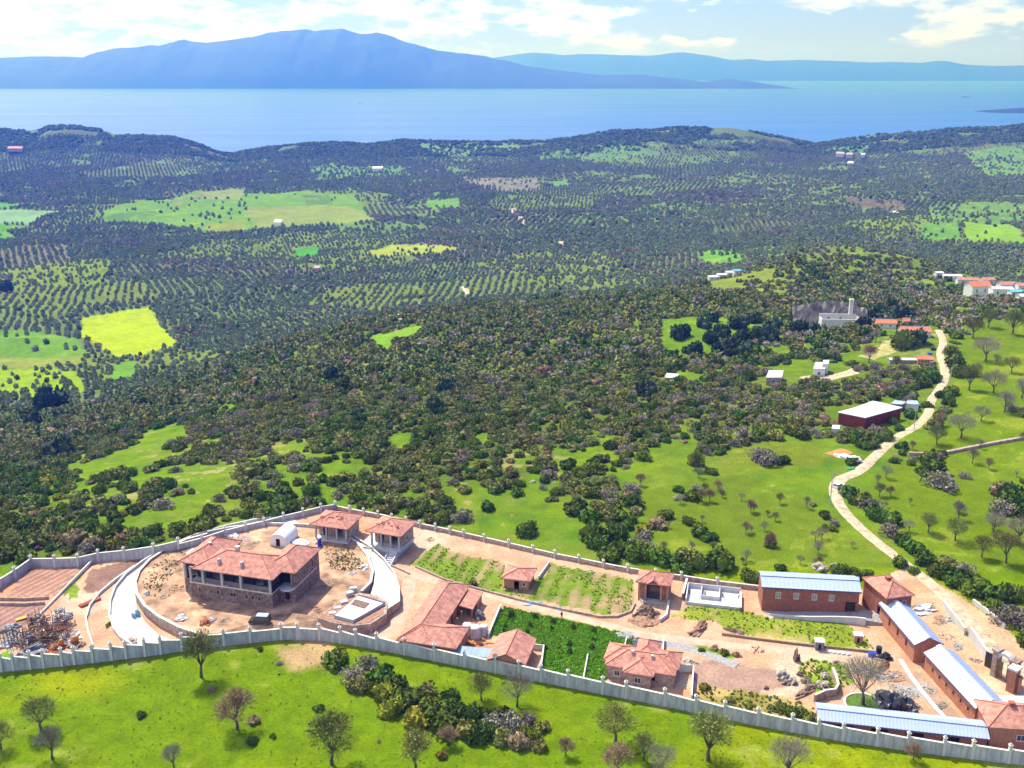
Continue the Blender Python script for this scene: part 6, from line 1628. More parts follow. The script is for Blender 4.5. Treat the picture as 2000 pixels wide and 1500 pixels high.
cv = car(508, 1217, 175, 'dark van with pale sheet on its roof, parked before the mansion', M['paint_dark'], 'van')
mb = MB(); mb.box(-1.9, .6, -.75, .75, 0, .12); ld = obj('roof_load', mb, M['metal'], None); ld.location = (cv.location.x, cv.location.y, cv.location.z + 1.951); ld.rotation_euler = cv.rotation_euler; tag(ld, 'pale blue sheet lying on the roof of the dark van', 'sheet')
for a, b, an, l, m in ((1822, 682, 70, 'dark car parked by the dirt road, furthest of the row', 'paint_dark'), (1816, 694, 75, 'blue-grey car parked by the dirt road between two others', 'paint_blue'), (1818, 712, 80, 'dark grey car nearest in the row by the dirt road', 'grey'),
                       (1785, 796, 10, 'dark car parked right of the red-walled building', 'paint_dark'), (1256, 1262, 20, 'small dark-roofed car parked behind the hipped house', 'paint_blue'), (1638, 952, 40, 'white pickup car near the utility pole on the road bend', 'paint_white')):
    car(a, b, an, l, M[m])
car(1668, 903, 10, 'white van among rubble beside the lower road bend', M['paint_white'], 'van')

# half-built foundations beside the pavilion
def foundation():
    A = G(1338, 1180); B = G(1445, 1192); an = math.atan2(B[1] - A[1], B[0] - A[0]); t = thing('foundation', 'low white walls of a half-built house beside the pavilion', 'foundation', (A[0], A[1], 0), an); L = math.hypot(B[0] - A[0], B[1] - A[1])
    mb = MB(); mb.box(0, L, 0, 8.0, -.2, .18); obj('slab', mb, M['white'], t)
    for x0, x1, y0, y1, h in ((0, L, 0, .25, .5), (0, L, 7.75, 8.0, 1.2), (0, .25, .26, 7.74, 1.2), (L - .25, L, .26, 7.74, .7), (3.2, 3.4, 3.0, 7.7, .9), (3.4, 7.5, 3.0, 3.2, .9), (7.3, 7.5, 3.2, 7.7, .9)):
        mb = MB(); mb.box(x0, x1, y0, y1, .18, .18 + h); obj('wall', mb, M['white'], t)
    for x in (.4, 4, 8, L - .5):
        mb = MB(); mb.box(x, x + .3, 5, 5.3, .18, 1.0); obj('starter_column', mb, M['metaltrim'], t)
foundation()
low_wall('yard_wall', 'dark stone wall stub left of the half-built foundations', [(1333, 1172), (1341, 1142)], 1.6, .4, M['stone'])
low_wall('yard_wall', 'stone wall stub right of the half-built foundations', [(1446, 1195), (1447, 1165)], 1.0, .3, M['stone'])
low_wall('garden_kerb', 'stone kerb along the lower edge of the vegetable garden', [(812, 1108), (870, 1134), (950, 1156), (1010, 1172), (1100, 1192), (1170, 1206), (1205, 1206), (1232, 1196), (1240, 1180)], .5, .35, M['stone2'], cap=False)
low_wall('track_kerb', 'brown kerb along the upper edge of the estate road', [(1410, 1240), (1480, 1250), (1560, 1260), (1640, 1268), (1712, 1276)], .5, .3, M['wood'], cap=False)
low_wall('ramp_wall', 'curved red earth wall left of the pavilion forecourt', [(1236, 1205), (1252, 1192), (1256, 1180), (1250, 1172)], .7, .5, M['stone2'], cap=False)
low_wall('ramp_wall', 'straight wall right of the pavilion forecourt', [(1288, 1215), (1302, 1205), (1306, 1178)], .8, .4, M['cap'], cap=False)
low_wall('plot_wall', 'white wall along the left side of the green crop plot', [(978, 1188), (968, 1212), (954, 1246)], 1.0, .3, M['white'])
low_wall('plot_wall', 'thin tan wall crossing the lower part of the crop plot', [(1148, 1283), (1144, 1305), (1139, 1332)], .8, .25, M['cap'], cap=False)
low_wall('plot_wall', 'tan wall at the right end of the crop plot', [(1224, 1250), (1219, 1272)], 1.0, .25, M['cap'], cap=False)
low_wall('yard_wall', 'tan wall right of the gabled house enclosing a small yard', [(1040, 1268), (1062, 1270), (1058, 1300), (1054, 1322)], 1.3, .3, M['cap'], cap=False)
low_wall('yard_wall', 'tan wall right of the hipped house enclosing its yard', [(1325, 1312), (1354, 1312), (1352, 1340), (1350, 1372)], 1.6, .3, M['cap'], cap=False)
low_wall('yard_wall', 'short wall behind the hipped house next to the parked car', [(1296, 1252), (1294, 1290)], 1.2, .25, M['cap'], cap=False)
low_wall('garden_wall', 'pale wall beside the small garden house', [(1052, 1132), (1073, 1102)], .9, .25, M['cap'], cap=False)
low_wall('garden_kerb', 'long kerb dividing the left garden plots from the drive', [(60, 1220), (100, 1180), (140, 1140), (183, 1098)], .5, .3, M['cap'], cap=False)
low_wall('garden_kerb', 'upper pink kerb crossing the left garden plots', [(-10, 1172), (50, 1173), (96, 1170)], .6, .3, M['stone2'], cap=False)
low_wall('garden_kerb', 'lower pink kerb crossing the left garden plots', [(-10, 1182), (45, 1183), (88, 1180)], .6, .3, M['stone2'], cap=False)
low_wall('drive_kerb', 'earth-edge kerb between garden plot and drive', [(745, 1098), (770, 1108), (800, 1122)], .4, .3, M['stone2'], cap=False)
low_wall('curved_wall', 'curved brown wall behind the left end of the long shed', [(1590, 1372), (1612, 1362), (1630, 1360), (1636, 1350), (1632, 1335), (1625, 1318)], 1.6, .35, M['stone2'])
low_wall('stone_strip', 'broken white kerb running diagonally across the stone yard', [(1758, 1290), (1780, 1325), (1805, 1358), (1830, 1388), (1852, 1410)], .35, .9, M['white'], cap=False)
low_wall('entrance_wall', 'long pale wall beside the entrance drive, nearer the gate', [(1893, 1245), (1906, 1262), (1920, 1284), (1934, 1302)], 2.4, .4, M['white'])
low_wall('entrance_wall', 'pale wall beside the entrance drive, further from the gate', [(1842, 1186), (1856, 1205), (1870, 1222), (1884, 1240)], 1.6, .4, M['white'])
low_wall('road_barrier', 'low white wall on the outer side of the road near the hedge', [(1900, 1178), (1925, 1196), (1945, 1212), (1962, 1228)], .9, .4, M['white'])
low_wall('yard_wall', 'dark stone wall closing the yard of the quarry-coloured court', [(1730, 1292), (1706, 1288)], .3, .3, M['stone2'], cap=False)


def gate():
    q = G(1940, 1316); t = thing('entrance_gate', 'tall brick and stone entrance gate with an arched roof piece and dark leaves', 'gate', (q[0] - .2, q[1], 0), R_(-58))
    mb = MB(); mb.box(0, 1.0, -.9, .9, -.3, 5.6); mb.box(-.2, 1.2, -1.1, 1.1, 5.6, 6.0); obj('gate_pillar', mb, M['stone2'], t)
    mb = MB(); mb.box(3.6, 4.9, -.9, .9, -.3, 5.0); mb.box(3.4, 5.1, -1.1, 1.1, 5.0, 5.4); obj('gate_pillar', mb, M['stone'], t)
    mb = MB()
    for i in range(8):
        a0, a1 = math.pi * i / 8, math.pi * (i + 1) / 8; cx = 2.3; r0, r1 = 1.32, 1.9
        pts = [(cx - r0 * math.cos(a0), 4.0 + r0 * math.sin(a0)), (cx - r1 * math.cos(a0), 4.0 + r1 * math.sin(a0)), (cx - r1 * math.cos(a1), 4.0 + r1 * math.sin(a1)), (cx - r0 * math.cos(a1), 4.0 + r0 * math.sin(a1))]
        mb.add([(x, -.7, z) for x, z in pts] + [(x, .7, z) for x, z in pts], [(0, 1, 2, 3), (7, 6, 5, 4), (0, 4, 5, 1), (1, 5, 6, 2), (2, 6, 7, 3), (3, 7, 4, 0)])
    obj('arch', mb, M['white'], t)
    for x0, x1 in ((1.05, 1.9), (2.8, 3.55)):
        mb = MB(); mb.box(x0, x1, -.08, .08, 0, 3.6); obj('gate_leaf', mb, M['wood'], t)
    q = G(1978, 1345); t = thing('gate_pillar', 'separate tall brick pillar with a flat cap right of the entrance gate', 'pillar', (q[0] - 1, q[1], 0), R_(-50)); mb = MB(); mb.box(0, 1.5, -1, 1, -.3, 4.8); obj('shaft', mb, M['brick2'], t); mb = MB(); mb.box(-.2, 1.7, -1.2, 1.2, 4.8, 5.2); obj('cap', mb, M['cap'], t)
    q = G(1989, 1356); t = thing('gate_post', 'slim brick post at the right edge beside the gate', 'post', (q[0] - .3, q[1], 0), 0); mb = MB(); mb.box(0, .6, 0, .6, -.3, 3.4); obj('shaft', mb, M['brick2'], t); mb = MB(); mb.box(-.15, .75, -.15, .75, 3.4, 3.7); obj('cap', mb, M['stone'], t)
    q = G(1922, 1300); t = thing('metal_gate', 'dark solid metal gate panel between the pale wall and the gate pillar', 'gate', (q[0], q[1], 0), R_(-60))
    for i in range(5):
        mb = MB(); mb.box(i * .62, i * .62 + .6, -.05, .05, .05, 3.4); obj('gate_board', mb, M['paint_dark'], t)
gate()


def container():
    A = G(1958, 1398); t = thing('site_container', 'pale blue-white metal site container behind the corner house', 'container', (A[0], A[1], 0), R_(-2)); mb = MB(); mb.box(0, 6.5, 0, 2.6, .1, 2.5)
    obj('body', mb, M['metal'], t); mb = MB(); mb.box(-.06, 6.56, -.06, 2.66, 2.5, 2.6); obj('container_roof', mb, M['paint_white'], t)
    for i in range(7):
        mb = MB(); mb.box(.3 + i * .9, .38 + i * .9, -.05, 0, .15, 2.45); obj('rib', mb, M['grey'], t)
container()

# round planter with an old olive tree
def planter():
    q = P(1687, 1378); D = math.hypot(q[1], HC); R = 33 / FPX * D; t = thing('round_planter', 'round kerbed planter of green grass holding a grey olive tree', 'planter', q); n = 28; mb = MB()
    for i in range(n):
        a0, a1 = 2 * math.pi * i / n, 2 * math.pi * (i + 1) / n
        c = [(R * math.cos(a0), R * math.sin(a0)), ((R + .35) * math.cos(a0), (R + .35) * math.sin(a0)), ((R + .35) * math.cos(a1), (R + .35) * math.sin(a1)), (R * math.cos(a1), R * math.sin(a1))]
        mb.add([(*p, -.2) for p in c] + [(*p, .45) for p in c], [(3, 2, 1, 0), (4, 5, 6, 7), (0, 1, 5, 4), (1, 2, 6, 5), (2, 3, 7, 6), (3, 0, 4, 7)])
    obj('kerb', mb, M['cap'], t); mb = MB(); mb.poly([(R * math.cos(2 * math.pi * i / n), R * math.sin(2 * math.pi * i / n)) for i in range(n)], -.1, .3); obj('turf', mb, mat('planter_turf', (.09, .17, .015), var=.2, scale=2, bump=.5), t)
    tree('grey', 1684, 1374, 92, 'large grey-leaved olive tree standing in the round planter', hs=1.05, on=(q[0] - .3, q[1], .3))
planter()
heap('tarpaulin_heap', 'large heap covered in crumpled shiny black sheeting beside the round planter', 1742, 1380, 62, 2.2, M['black'], n=7, seed=5)
heap('soil_heap', 'brown soil heap in front of the pavilion steps', 1268, 1200, 40, 1.6, M['brown'], n=3, seed=6)
heap('soil_heap', 'red earth spread before the pavilion forecourt', 1262, 1214, 60, .5, M['soil'], n=4, seed=7)
heap('gravel_heap', 'flat heap of grey gravel at the bend of the estate road', 1222, 1243, 34, .7, M['gravel'], n=3, seed=8)
heap('brick_heap', 'heap of orange bricks on the estate road', 1726, 1302, 40, .7, M['rust'], n=2, seed=9, stones=60, sm=M['orange'] if 0 else M['rust'], asp=.35)
for i, (a, b, w, l) in enumerate(((1528, 1325, 36, 'biggest pale boulder at the right end of the gravel plot'), (1548, 1332, 24, 'grey boulder right beside the biggest pale boulder'), (1573, 1332, 22, 'dark-sided boulder between the pale boulders'), (1610, 1322, 20, 'tall white boulder on the green patch'), (1604, 1342, 30, 'flat white boulder below the tall white one'),
                                  (1562, 1318, 16, 'small grey boulder behind the dark-sided one'), (1497, 1345, 12, 'small dark stone alone on the gravel plot'), (1535, 1335, 18, 'brown boulder in front of the biggest pale one'), (1445, 1283, 8, 'small dark stone beside the green strip'), (1633, 1295, 10, 'small dark rock by the estate road'), (1450, 1035, 1, ''))):
    if l: boulder(a, b, w, l, seed=20 + i, m=M['stone'] if 'dark' in l or 'brown' in l else None)
heap('timber_heap', 'long heap of brown branches and timber left of the white boulders', 1578, 1350, 60, .6, M['brown'], seed=31, n=4, stones=40, sm=M['wood'], asp=.3)
heap('cypress_stump', 'dark pointed heap by the estate road', 1556, 1290, 14, 1.9, M['brown'], seed=32, n=1)
for i, (a, b, w, l, st) in enumerate(((1700, 1318, 60, 'band of rubble behind the round planter', 70), (1742, 1322, 60, 'rubble and broken stone between olive tree and white kerb', 70), (1765, 1350, 60, 'flattened stone waste in the middle of the stone yard', 90), (1780, 1378, 44, 'brush and stones near the lower end of the white kerb', 50), (1812, 1345, 34, 'stone waste between the white kerb and the longer shed', 50), (1838, 1378, 34, 'stones below the windows of the longer shed', 40), (1862, 1408, 30, 'stones at the corner of the longer shed', 30),
                                       (1790, 1190, 50, 'light rubble beside the gatehouse', 50), (1815, 1185, 40, 'white and blue waste sheets between gatehouse and road', 40), (1838, 1212, 44, 'stone rubble along the road behind the diagonal shed', 50), (1868, 1215, 40, 'row of rocks on the road bank above the entrance', 50), (1905, 1238, 50, 'rocks and dry grass on the bank above the entrance wall', 60), (1870, 1262, 34, 'rubble inside the entrance wall', 30), (1905, 1290, 26, 'scrap metal in front of the dark gate panel', 26), (1940, 1268, 44, 'rocky bank behind the gate', 40))):
    heap('rubble_heap', l, a, b, w, .22, M['soil'] if i % 2 else M['gravel'], seed=40 + i, n=2, stones=st * 2, asp=.55, ks=.55)
heap('white_sheets', 'crumpled white sheeting on the ground near the gatehouse', 1808, 1192, 40, .5, M['paint_white'], n=3, seed=61, cat='sheeting')
heap('blue_sheet', 'small light blue sheet beside the crumpled white sheeting', 1796, 1184, 18, .3, M['lightblue'], n=2, seed=62, cat='sheet')
heap('blue_sheet', 'light blue sheet lying along the garden kerb, longer piece', 1050, 1178, 40, .35, M['lightblue'], n=3, seed=63, cat='sheet', asp=.25)
heap('blue_sheet', 'light blue sheet lying along the garden kerb, right piece', 1092, 1187, 30, .3, M['lightblue'], n=2, seed=64, cat='sheet', asp=.25)
heap('spoil_heap', 'bare earth bank on the grass strip below the foundations', 1368, 1228, 66, 1.0, M['soil'], n=3, seed=65, asp=.35)
heap('spoil_heap', 'dark red earth cut in the grass strip', 1432, 1232, 40, .6, M['brown'], n=2, seed=66, asp=.3)
for i, (a, b, w, m, l) in enumerate(((585, 1062, 44, 'paint_white', 'crumpled white sheeting behind the mansion, right of the tent'), (625, 1068, 14, 'blue', 'bright blue drum beside the white sheeting'), (712, 1108, 26, 'paint_white', 'white sacks on the right edge of the terrace'), (376, 1078, 26, 'paint_white', 'white sheet by the left corner of the mansion'), (455, 1046, 30, 'white', 'pale building waste behind the mansion roof'), (414, 1052, 14, 'rust', 'orange bricks behind the left wing of the mansion'),
                                     (400, 1218, 26, 'rust', 'brick heap by the front of the terrace'), (415, 1212, 16, 'white', 'pale sacks beside the brick heap'), (355, 1208, 24, 'white', 'pale slabs on the left front of the terrace'), (286, 1160, 14, 'white', 'pale planks along the left retaining wall'), (470, 1232, 30, 'rock', 'pale stones strewn left of the dark van'), (258, 1252, 22, 'stone2', 'red rubble at the foot of the white ramp'), (330, 1258, 30, 'stone2', 'pinkish rubble at the foot of the ramp by the boundary wall'), (590, 1236, 14, 'orange', 'orange planks by the boundary wall, right of the van'))):
    heap('debris_heap', l, a, b, w, .5 if i != 1 else 1.4, M[m], seed=70 + i, n=3 if i != 1 else 1, stones=0 if i in (0, 1) else 12, sm=M[m])
rs = np.random.RandomState(55)
for i, (a, b, m, l) in enumerate(((330, 1120, 'rock', 'small pale rubble on the left terrace, furthest back'), (345, 1150, 'rust', 'reddish rubble left of the mansion'), (320, 1165, 'rock', 'pale rubble near the left terrace edge'), (440, 1212, 'rock', 'stones on the terrace in the mansion shadow edge'), (650, 1135, 'rock', 'stones right of the mansion'), (690, 1120, 'white', 'pale boards on the right terrace'), (620, 1190, 'soil', 'earth clods by the drive'), (500, 1060, 'rock', 'stones behind the mansion'), (560, 1070, 'white', 'pale boards between tent and roof'), (480, 1052, 'white', 'pale waste left of the tent'), (395, 1068, 'rust', 'bricks at the rear left of the mansion'),
                                  (1300, 1280, 'rock', 'pale rubble right behind the hipped house'), (1340, 1290, 'white', 'white waste at the edge of the gravel plot'), (1352, 1296, 'grey', 'grey rubble beside the white waste'), (1480, 1270, 'rust', 'reddish stones on the strip by the road'), (1640, 1300, 'stone', 'dark stones along the road by the boulders'), (1850, 1245, 'rock', 'rubble between shed and entrance wall'), (1885, 1300, 'white', 'boards beside the longer shed'), (840, 1055, 'soil', 'earth ridge behind the right villa'), (1150, 1120, 'rock', 'stones at the top of the garden plot'))):
    heap('debris_heap', l, a, b, rs.uniform(14, 34), .12, M[m], seed=200 + i, n=0, stones=34, sm=M[m], ks=.55)
def grey_stack(px, py, n, label, seed):
    q = G(px, py, ZT); t = thing('slab_stack', label, 'stack', q, R_(25)); rs = np.random.RandomState(seed)
    for i in range(n):
        mb = MB(); mb.obox(rs.uniform(-.1, .1), rs.uniform(-.1, .1), i * .28, 1.6, 1.1, .24, rs.uniform(-.2, .2)); obj('slab', mb, M['white'] if i % 2 else M['concrete'], t)
for i, (a, b, n) in enumerate(((684, 1168, 6), (672, 1182, 4), (660, 1192, 3), (650, 1202, 3), (690, 1158, 5), (640, 1212, 2))):
    grey_stack(a, b, n, ('highest stack of grey slabs above the pool terrace', 'stack of grey slabs just below the highest one', 'third stack of slabs down towards the drive', 'low stack of slabs near the left tip of the pool terrace', 'stack of slabs behind the highest one', 'lowest stack of slabs beside the drive')[i], i)
# dry scrub on the terrace
tufts('terrace_scrub', [(640, 1075), (690, 1080), (712, 1105), (690, 1118), (650, 1112), (632, 1095)] , 420, .1, .3, weeds, 'dry weeds on the right part of the mansion terrace')
sc_o = bpy.data.objects['terrace_scrub']; sc_o.location = (0, 0, ZT)
tufts('left_terrace_scrub', [(278, 1140), (300, 1102), (330, 1090), (350, 1100), (318, 1150), (296, 1172)], 260, .1, .3, weeds, 'dry weeds on the left edge of the mansion terrace'); bpy.data.objects['left_terrace_scrub'].location = (0, 0, ZT)


def pallet_load(px, py, label, top, h=2.3, r=1.1):
    q = P(px, py); t = thing('wrapped_load', label, 'load', q, R_(-15)); mb = MB(); mb.tube((0, 0, .15), (0, 0, h), r, r * .95, 16); obj('wrapping', mb, M['white'] if top == 'paint_white' else M['stone2'], t); mb = MB(); mb.blob((0, 0, h), (r * .95, r * .95, .5), 3, 2, .1); obj('hood', mb, M[top], t); mb = MB(); mb.box(-r, r, -r, r, 0, .15); obj('pallet', mb, M['wood'], t)
pallet_load(913, 1240, 'left one of the round white-topped loads in the yard of the long house', 'paint_white'); pallet_load(929, 1246, 'middle round load, tallest of the three, in the yard of the long house', 'paint_white', 2.5); pallet_load(945, 1240, 'right and smallest of the round white-topped loads', 'paint_white', 2.0, .9)
heap('machine_heap', 'dark machine parts behind the round loads', 934, 1205, 20, 1.3, M['grey'], n=3, seed=90, stones=20, sm=M['paint_dark'], asp=1.6)
heap('timber_heap', 'orange timber and soil at the foot of the round loads', 925, 1256, 56, .4, M['orange'], n=2, seed=91, stones=30, sm=M['wood'], asp=.4)


def hut(px, py, w, d, h, m, label, ang=-8, name='small_hut'):
    q = P(px, py); t = thing(name, label, 'hut', q, R_(ang)); mb = MB(); wallpanel(mb, 0, 'x', 0, w, -.2, h, [(w * .35, w * .65, .1, h * .75)], .15); wallpanel(mb, d - .15, 'x', 0, w, -.2, h, [], .15); wallpanel(mb, 0, 'y', .15, d - .15, -.2, h, [], .15); wallpanel(mb, w - .15, 'y', .15, d - .15, -.2, h, [], .15); obj('wall', mb, m, t)
    mb = MB(); mb.box(-.15, w + .15, -.15, d + .15, h + .003, h + .15); obj('roof', mb, M['cap'], t)
hut(1668, 1256, 1.7, 1.5, 1.7, M['plaster'], 'tiny orange hut on the grass strip'); hut(1592, 1270, 1.7, 1.5, 1.9, M['grey'], 'small grey box cabin on the estate road')
for i in range(5):
    q = P(1620 + i * 9, 1274 + i * 1.2); mb = MB(); mb.box(-.5, .5, -.35, .35, 0, .35); o = obj('white_block', mb, M['paint_white']); o.location = q; o.rotation_euler = (0, 0, .1 * i); tag(o, ('leftmost', 'second from left', 'middle', 'second from right', 'rightmost')[i] + ' white stone block in the row along the estate road kerb', 'block', 'white blocks by the estate road')
def drum(px, py, m, label, r=.45, h=1.0):
    q = P(px, py); t = thing('drum', label, 'drum', q); mb = MB(); mb.tube((0, 0, 0), (0, 0, h), r, r, 14); obj('drum_body', mb, m, t); mb = MB(); mb.tube((0, 0, h * .3), (0, 0, h * .34), r * 1.06, r * 1.06, 14); mb.tube((0, 0, h * .66), (0, 0, h * .7), r * 1.06, r * 1.06, 14); obj('rim', mb, m, t)
drum(1700, 1283, M['blue'], 'bright blue drum, left of two beside the estate road'); drum(1706, 1282, M['blue'], 'bright blue drum, right of two beside the estate road', .5)
drum(1716, 1276, M['paint_dark'], 'black tank standing behind the black sacks', .6, 1.5); heap('black_sacks', 'heap of black and white sacks right of the blue drums', 1727, 1286, 24, .9, M['paint_dark'], n=4, seed=95, cat='sacks')
heap('blue_cover', 'blue sheet hanging on the inner side of the left ramp', 266, 1205, 16, 1.3, M['lightblue'], n=2, seed=96, cat='sheet')
drum(1247, 1258, M['paint_dark'], 'black water tank behind the hipped house', .7, 1.2)
mb = MB(); mb.box(-.6, .6, -.3, .3, 0, .9); o = obj('crate', mb, M['paint_white']); o.location = P(1271, 1268); tag(o, 'pale box behind the hipped house', 'box')
for k, a, b, w, l in (('maquis', 1322, 1298, 14, 'small dark bush beside the yard wall of the hipped house'), ('maquis', 1560, 1402, 40, 'dark green bush by the wall left of the long shed'), ('olive', 1583, 1412, 40, 'olive bush touching the end of the long shed'), ('maquis', 1540, 1392, 34, 'bush in the weeds, second from the long shed'), ('olive', 1520, 1385, 30, 'lighter bush in the weeds by the wall'), ('light', 1460, 1378, 24, 'dry pale bush in the weeds'), ('yellowish', 1378, 1345, 24, 'bright green bush right of the yard wall'), ('light', 1425, 1370, 24, 'dry bush between weeds and boundary wall'),
                      ('maquis', 925, 1142, 20, 'dark bush at the lower edge of the vegetable garden'), ('maquis', 1235, 1262, 12, 'small green bush at the end wall of the crop plot'), ('yellowish', 719, 1250, 14, 'small bush behind the boundary wall on the drive'), ('grey', 1500, 1160, 1, ''), ('maquis', 1370, 1272, 14, 'green tuft on the strip beside the branch track'), ('pink', 1395, 1268, 18, 'reddish tuft on the green strip'), ('maquis', 1415, 1278, 22, 'green bush on the strip beside the branch track'), ('pink', 1436, 1280, 16, 'reddish bush at the right end of the green strip')):
    if l: bush(k, a, b, w, l)
# saplings of the crop plot
for i, (a, b, w) in enumerate(((998, 1206, 16), (1045, 1208, 13), (1036, 1224, 12), (1080, 1218, 12), (1078, 1230, 9), (1120, 1228, 12), (1160, 1236, 12), (1158, 1252, 9), (1112, 1262, 12), (1112, 1276, 12), (988, 1226, 10), (1030, 1238, 9), (1155, 1268, 13), (984, 1234, 9), (1066, 1268, 10))):
    bush('maquis', a, b, w, 'small dark sapling in the green crop plot' if i > 1 else ('tallest dark sapling at the upper corner of the crop plot', 'dark sapling second from the left along the road edge of the crop plot')[i], 'saplings in the crop plot' if i > 1 else None, hs=1.9, name='sapling', cat='sapling')


# scrap yard at the far left: racks of posts with drums and waste
def scrap():
    rs = np.random.RandomState(3)
    for j, (a, b, nx, ny, l) in enumerate(((10, 1262, 8, 4, 'scaffold rack at the left edge, full of poles'), (55, 1258, 8, 4, 'scaffold rack in the middle of the scrap yard'), (98, 1252, 7, 5, 'tallest scaffold rack beside the orange drums'), (70, 1225, 5, 2, 'rear scaffold rack below the garden plots'), (120, 1222, 4, 2, 'scaffold rack nearest the kerb of the drive'))):
        q = P(a, b); t = thing('scaffold_rack', l, 'scaffold', q, R_(-10 + 8 * j)); 
        for x in range(nx):
            for y in range(ny):
                mb = MB(); hh = rs.uniform(2.2, 4.6); mb.tube((x * .8 - 1.5, y * .9, -.1), (x * .8 - 1.5 + rs.uniform(-.2, .2), y * .9, hh), .06, .06, 5); obj('pole', mb, [M['grey'], M['rust'], M['wood']][rs.randint(3)], t)
        for y in range(ny):
            mb = MB(); mb.tube((-1.7, y * .9, 1.1), (nx * .8 - 1.0, y * .9, 1.2), .05, .05, 5); mb.tube((-1.7, y * .9, 1.9), (nx * .8 - 1.0, y * .9, 2.0), .05, .05, 5); obj('rail', mb, M['grey'], t)
        mb = MB()
        for i in range(60): mb.obox(rs.uniform(-1.6, nx * .8 - 1.4), rs.uniform(0, ny * .9), rs.uniform(0, 2.4), rs.uniform(.3, 1.6), rs.uniform(.08, .4), rs.uniform(.06, .3), rs.uniform(0, 3), rs.uniform(-.3, .3))
        o = obj('scrap_pieces', mb, [M['grey'], M['wood'], M['rust'], M['stone'], M['white']][j], t); o['kind'] = 'stuff'
    for i, (a, b, w, m, l) in enumerate(((20, 1230, 40, 'grey', 'grey scrap heap behind the left scaffold rack'), (15, 1258, 34, 'white', 'pale sacks heap at the left edge of the scrap yard'), (60, 1270, 50, 'grey', 'grey scrap spread behind the boundary wall'), (110, 1268, 40, 'rust', 'rusty scrap right behind the boundary wall'), (135, 1245, 44, 'white', 'pale plastic waste beside the orange drums'), (115, 1195, 22, 'white', 'pale waste at the end of the garden kerb'), (128, 1208, 26, 'grey', 'grey scrap in the upper part of the scrap yard'), (148, 1262, 34, 'stone', 'dark scrap at the right end of the scrap yard'))):
        heap('scrap_heap', l, a, b, w, .9, M[m], seed=110 + i, n=2, stones=30, sm=M[m])
    for a, b, m, l, r, h in ((122, 1216, 'orange', 'orange mixer drum in the upper scrap yard', .9, 1.3), (121, 1264, 'orange', 'orange mixer drum low in the scrap yard, left of two', .6, 1.3), (147, 1258, 'orange', 'orange mixer drum at the right end of the scrap yard', .9, 1.4)):
        q = P(a, b); t = thing('mixer_drum', l, 'mixer', q, .4); mb = MB(); mb.tube((0, 0, .5), (0, 0, .5 + h * .6), r * .7, r, 14); mb.tube((0, 0, .5 + h * .6), (0, 0, .5 + h), r, r * .55, 14); obj('mixer_body', mb, M[m], t); mb = MB()
        for k in range(3): mb.tube((r * math.cos(k * 2.1), r * math.sin(k * 2.1), 0), (.3 * math.cos(k * 2.1), .3 * math.sin(k * 2.1), .6), .05, .05, 5)
        obj('stand', mb, M['grey'], t)
    q = P(88, 1246); t = thing('round_tank', 'dark blue-grey round tank in the middle of the scrap yard', 'tank', q); mb = MB(); mb.blob((0, 0, 1.1), (1.0, 1.0, 1.0), 2, 3, 0.0); obj('tank_body', mb, mat('tank_steel', (.06, .09, .13), rough=.3, var=.1, spec=.7), t, smooth=True); mb = MB(); mb.tube((0, 0, 0), (0, 0, .3), .5, .5, 10); obj('foot', mb, M['grey'], t)
    q = P(42, 1210); t = thing('yellow_cover', 'yellow panel leaning at the edge of the scrap yard', 'panel', q, .5); mb = MB(); mb.obox(0, 0, .2, 2.2, 1.0, .2, 0, .1); obj('sheet', mb, M['yellow'], t)
    q = P(212, 1222); t = thing('yellow_post', 'short yellow panel against the white kerb left of the ramp', 'panel', q, 1.3); mb = MB(); mb.box(-.9, .9, -.1, .1, 0, .9); obj('sheet', mb, M['yellow'], t)
    q = P(176, 1178); t = thing('pipe_bundle', 'bundle of orange-red pipes lying left of the white ramp', 'pipes', q, R_(52))
    for i in range(5):
        for k in range(2):
            mb = MB(); mb.tube((-2.4, i * .26 - .5, .14 + k * .25), (2.4, i * .26 - .5, .14 + k * .25), .125, .125, 8); obj('pipe', mb, M['rust'] if 0 else mat('red_pipe', (.5, .12, .06), rough=.5, var=.12), t)
scrap()


# a walker on the estate road
def person():
    q = P(1097, 1208); me = bpy.data.meshes.new('body')
    V = [(0, 0, .95), (0, 0, 1.2), (0, 0, 1.42), (0, 0, 1.52), (0, 0, 1.66), (.1, 0, .9), (.12, .12, .5), (.13, .02, .08), (.13, -.1, .03), (-.1, 0, .9), (-.12, -.12, .5), (-.12, -.25, .1), (-.12, -.36, .06), (.2, 0, 1.4), (.27, .03, 1.12), (.26, -.08, .88), (-.2, 0, 1.4), (-.27, -.02, 1.12), (-.26, -.14, .9)]
    Ed = [(0, 1), (1, 2), (2, 3), (3, 4), (0, 5), (5, 6), (6, 7), (7, 8), (0, 9), (9, 10), (10, 11), (11, 12), (2, 13), (13, 14), (14, 15), (2, 16), (16, 17), (17, 18)]
    me.from_pydata(V, Ed, []); o = link('person', me); rad = [.15, .14, .16, .06, .11, .11, .08, .05, .04, .11, .08, .05, .04, .07, .05, .04, .07, .05, .04]
    md = o.modifiers.new('skin', 'SKIN'); sk = me.skin_vertices[0].data
    for i, r in enumerate(rad): sk[i].radius = (r, r)
    sk[0].use_root = True; ss = o.modifiers.new('sub', 'SUBSURF'); ss.levels = 2; ss.render_levels = 2; me.materials.append(M['cloth']); o.location = q
    tag(o, 'dark-clothed person walking on the estate road beside the crop plot', 'person')
    mb = MB(); mb.blob((0, -.02, 1.68), (.105, .12, .13), 5, 2, 0); obj('hair', mb, M['paint_dark'], o)
person()


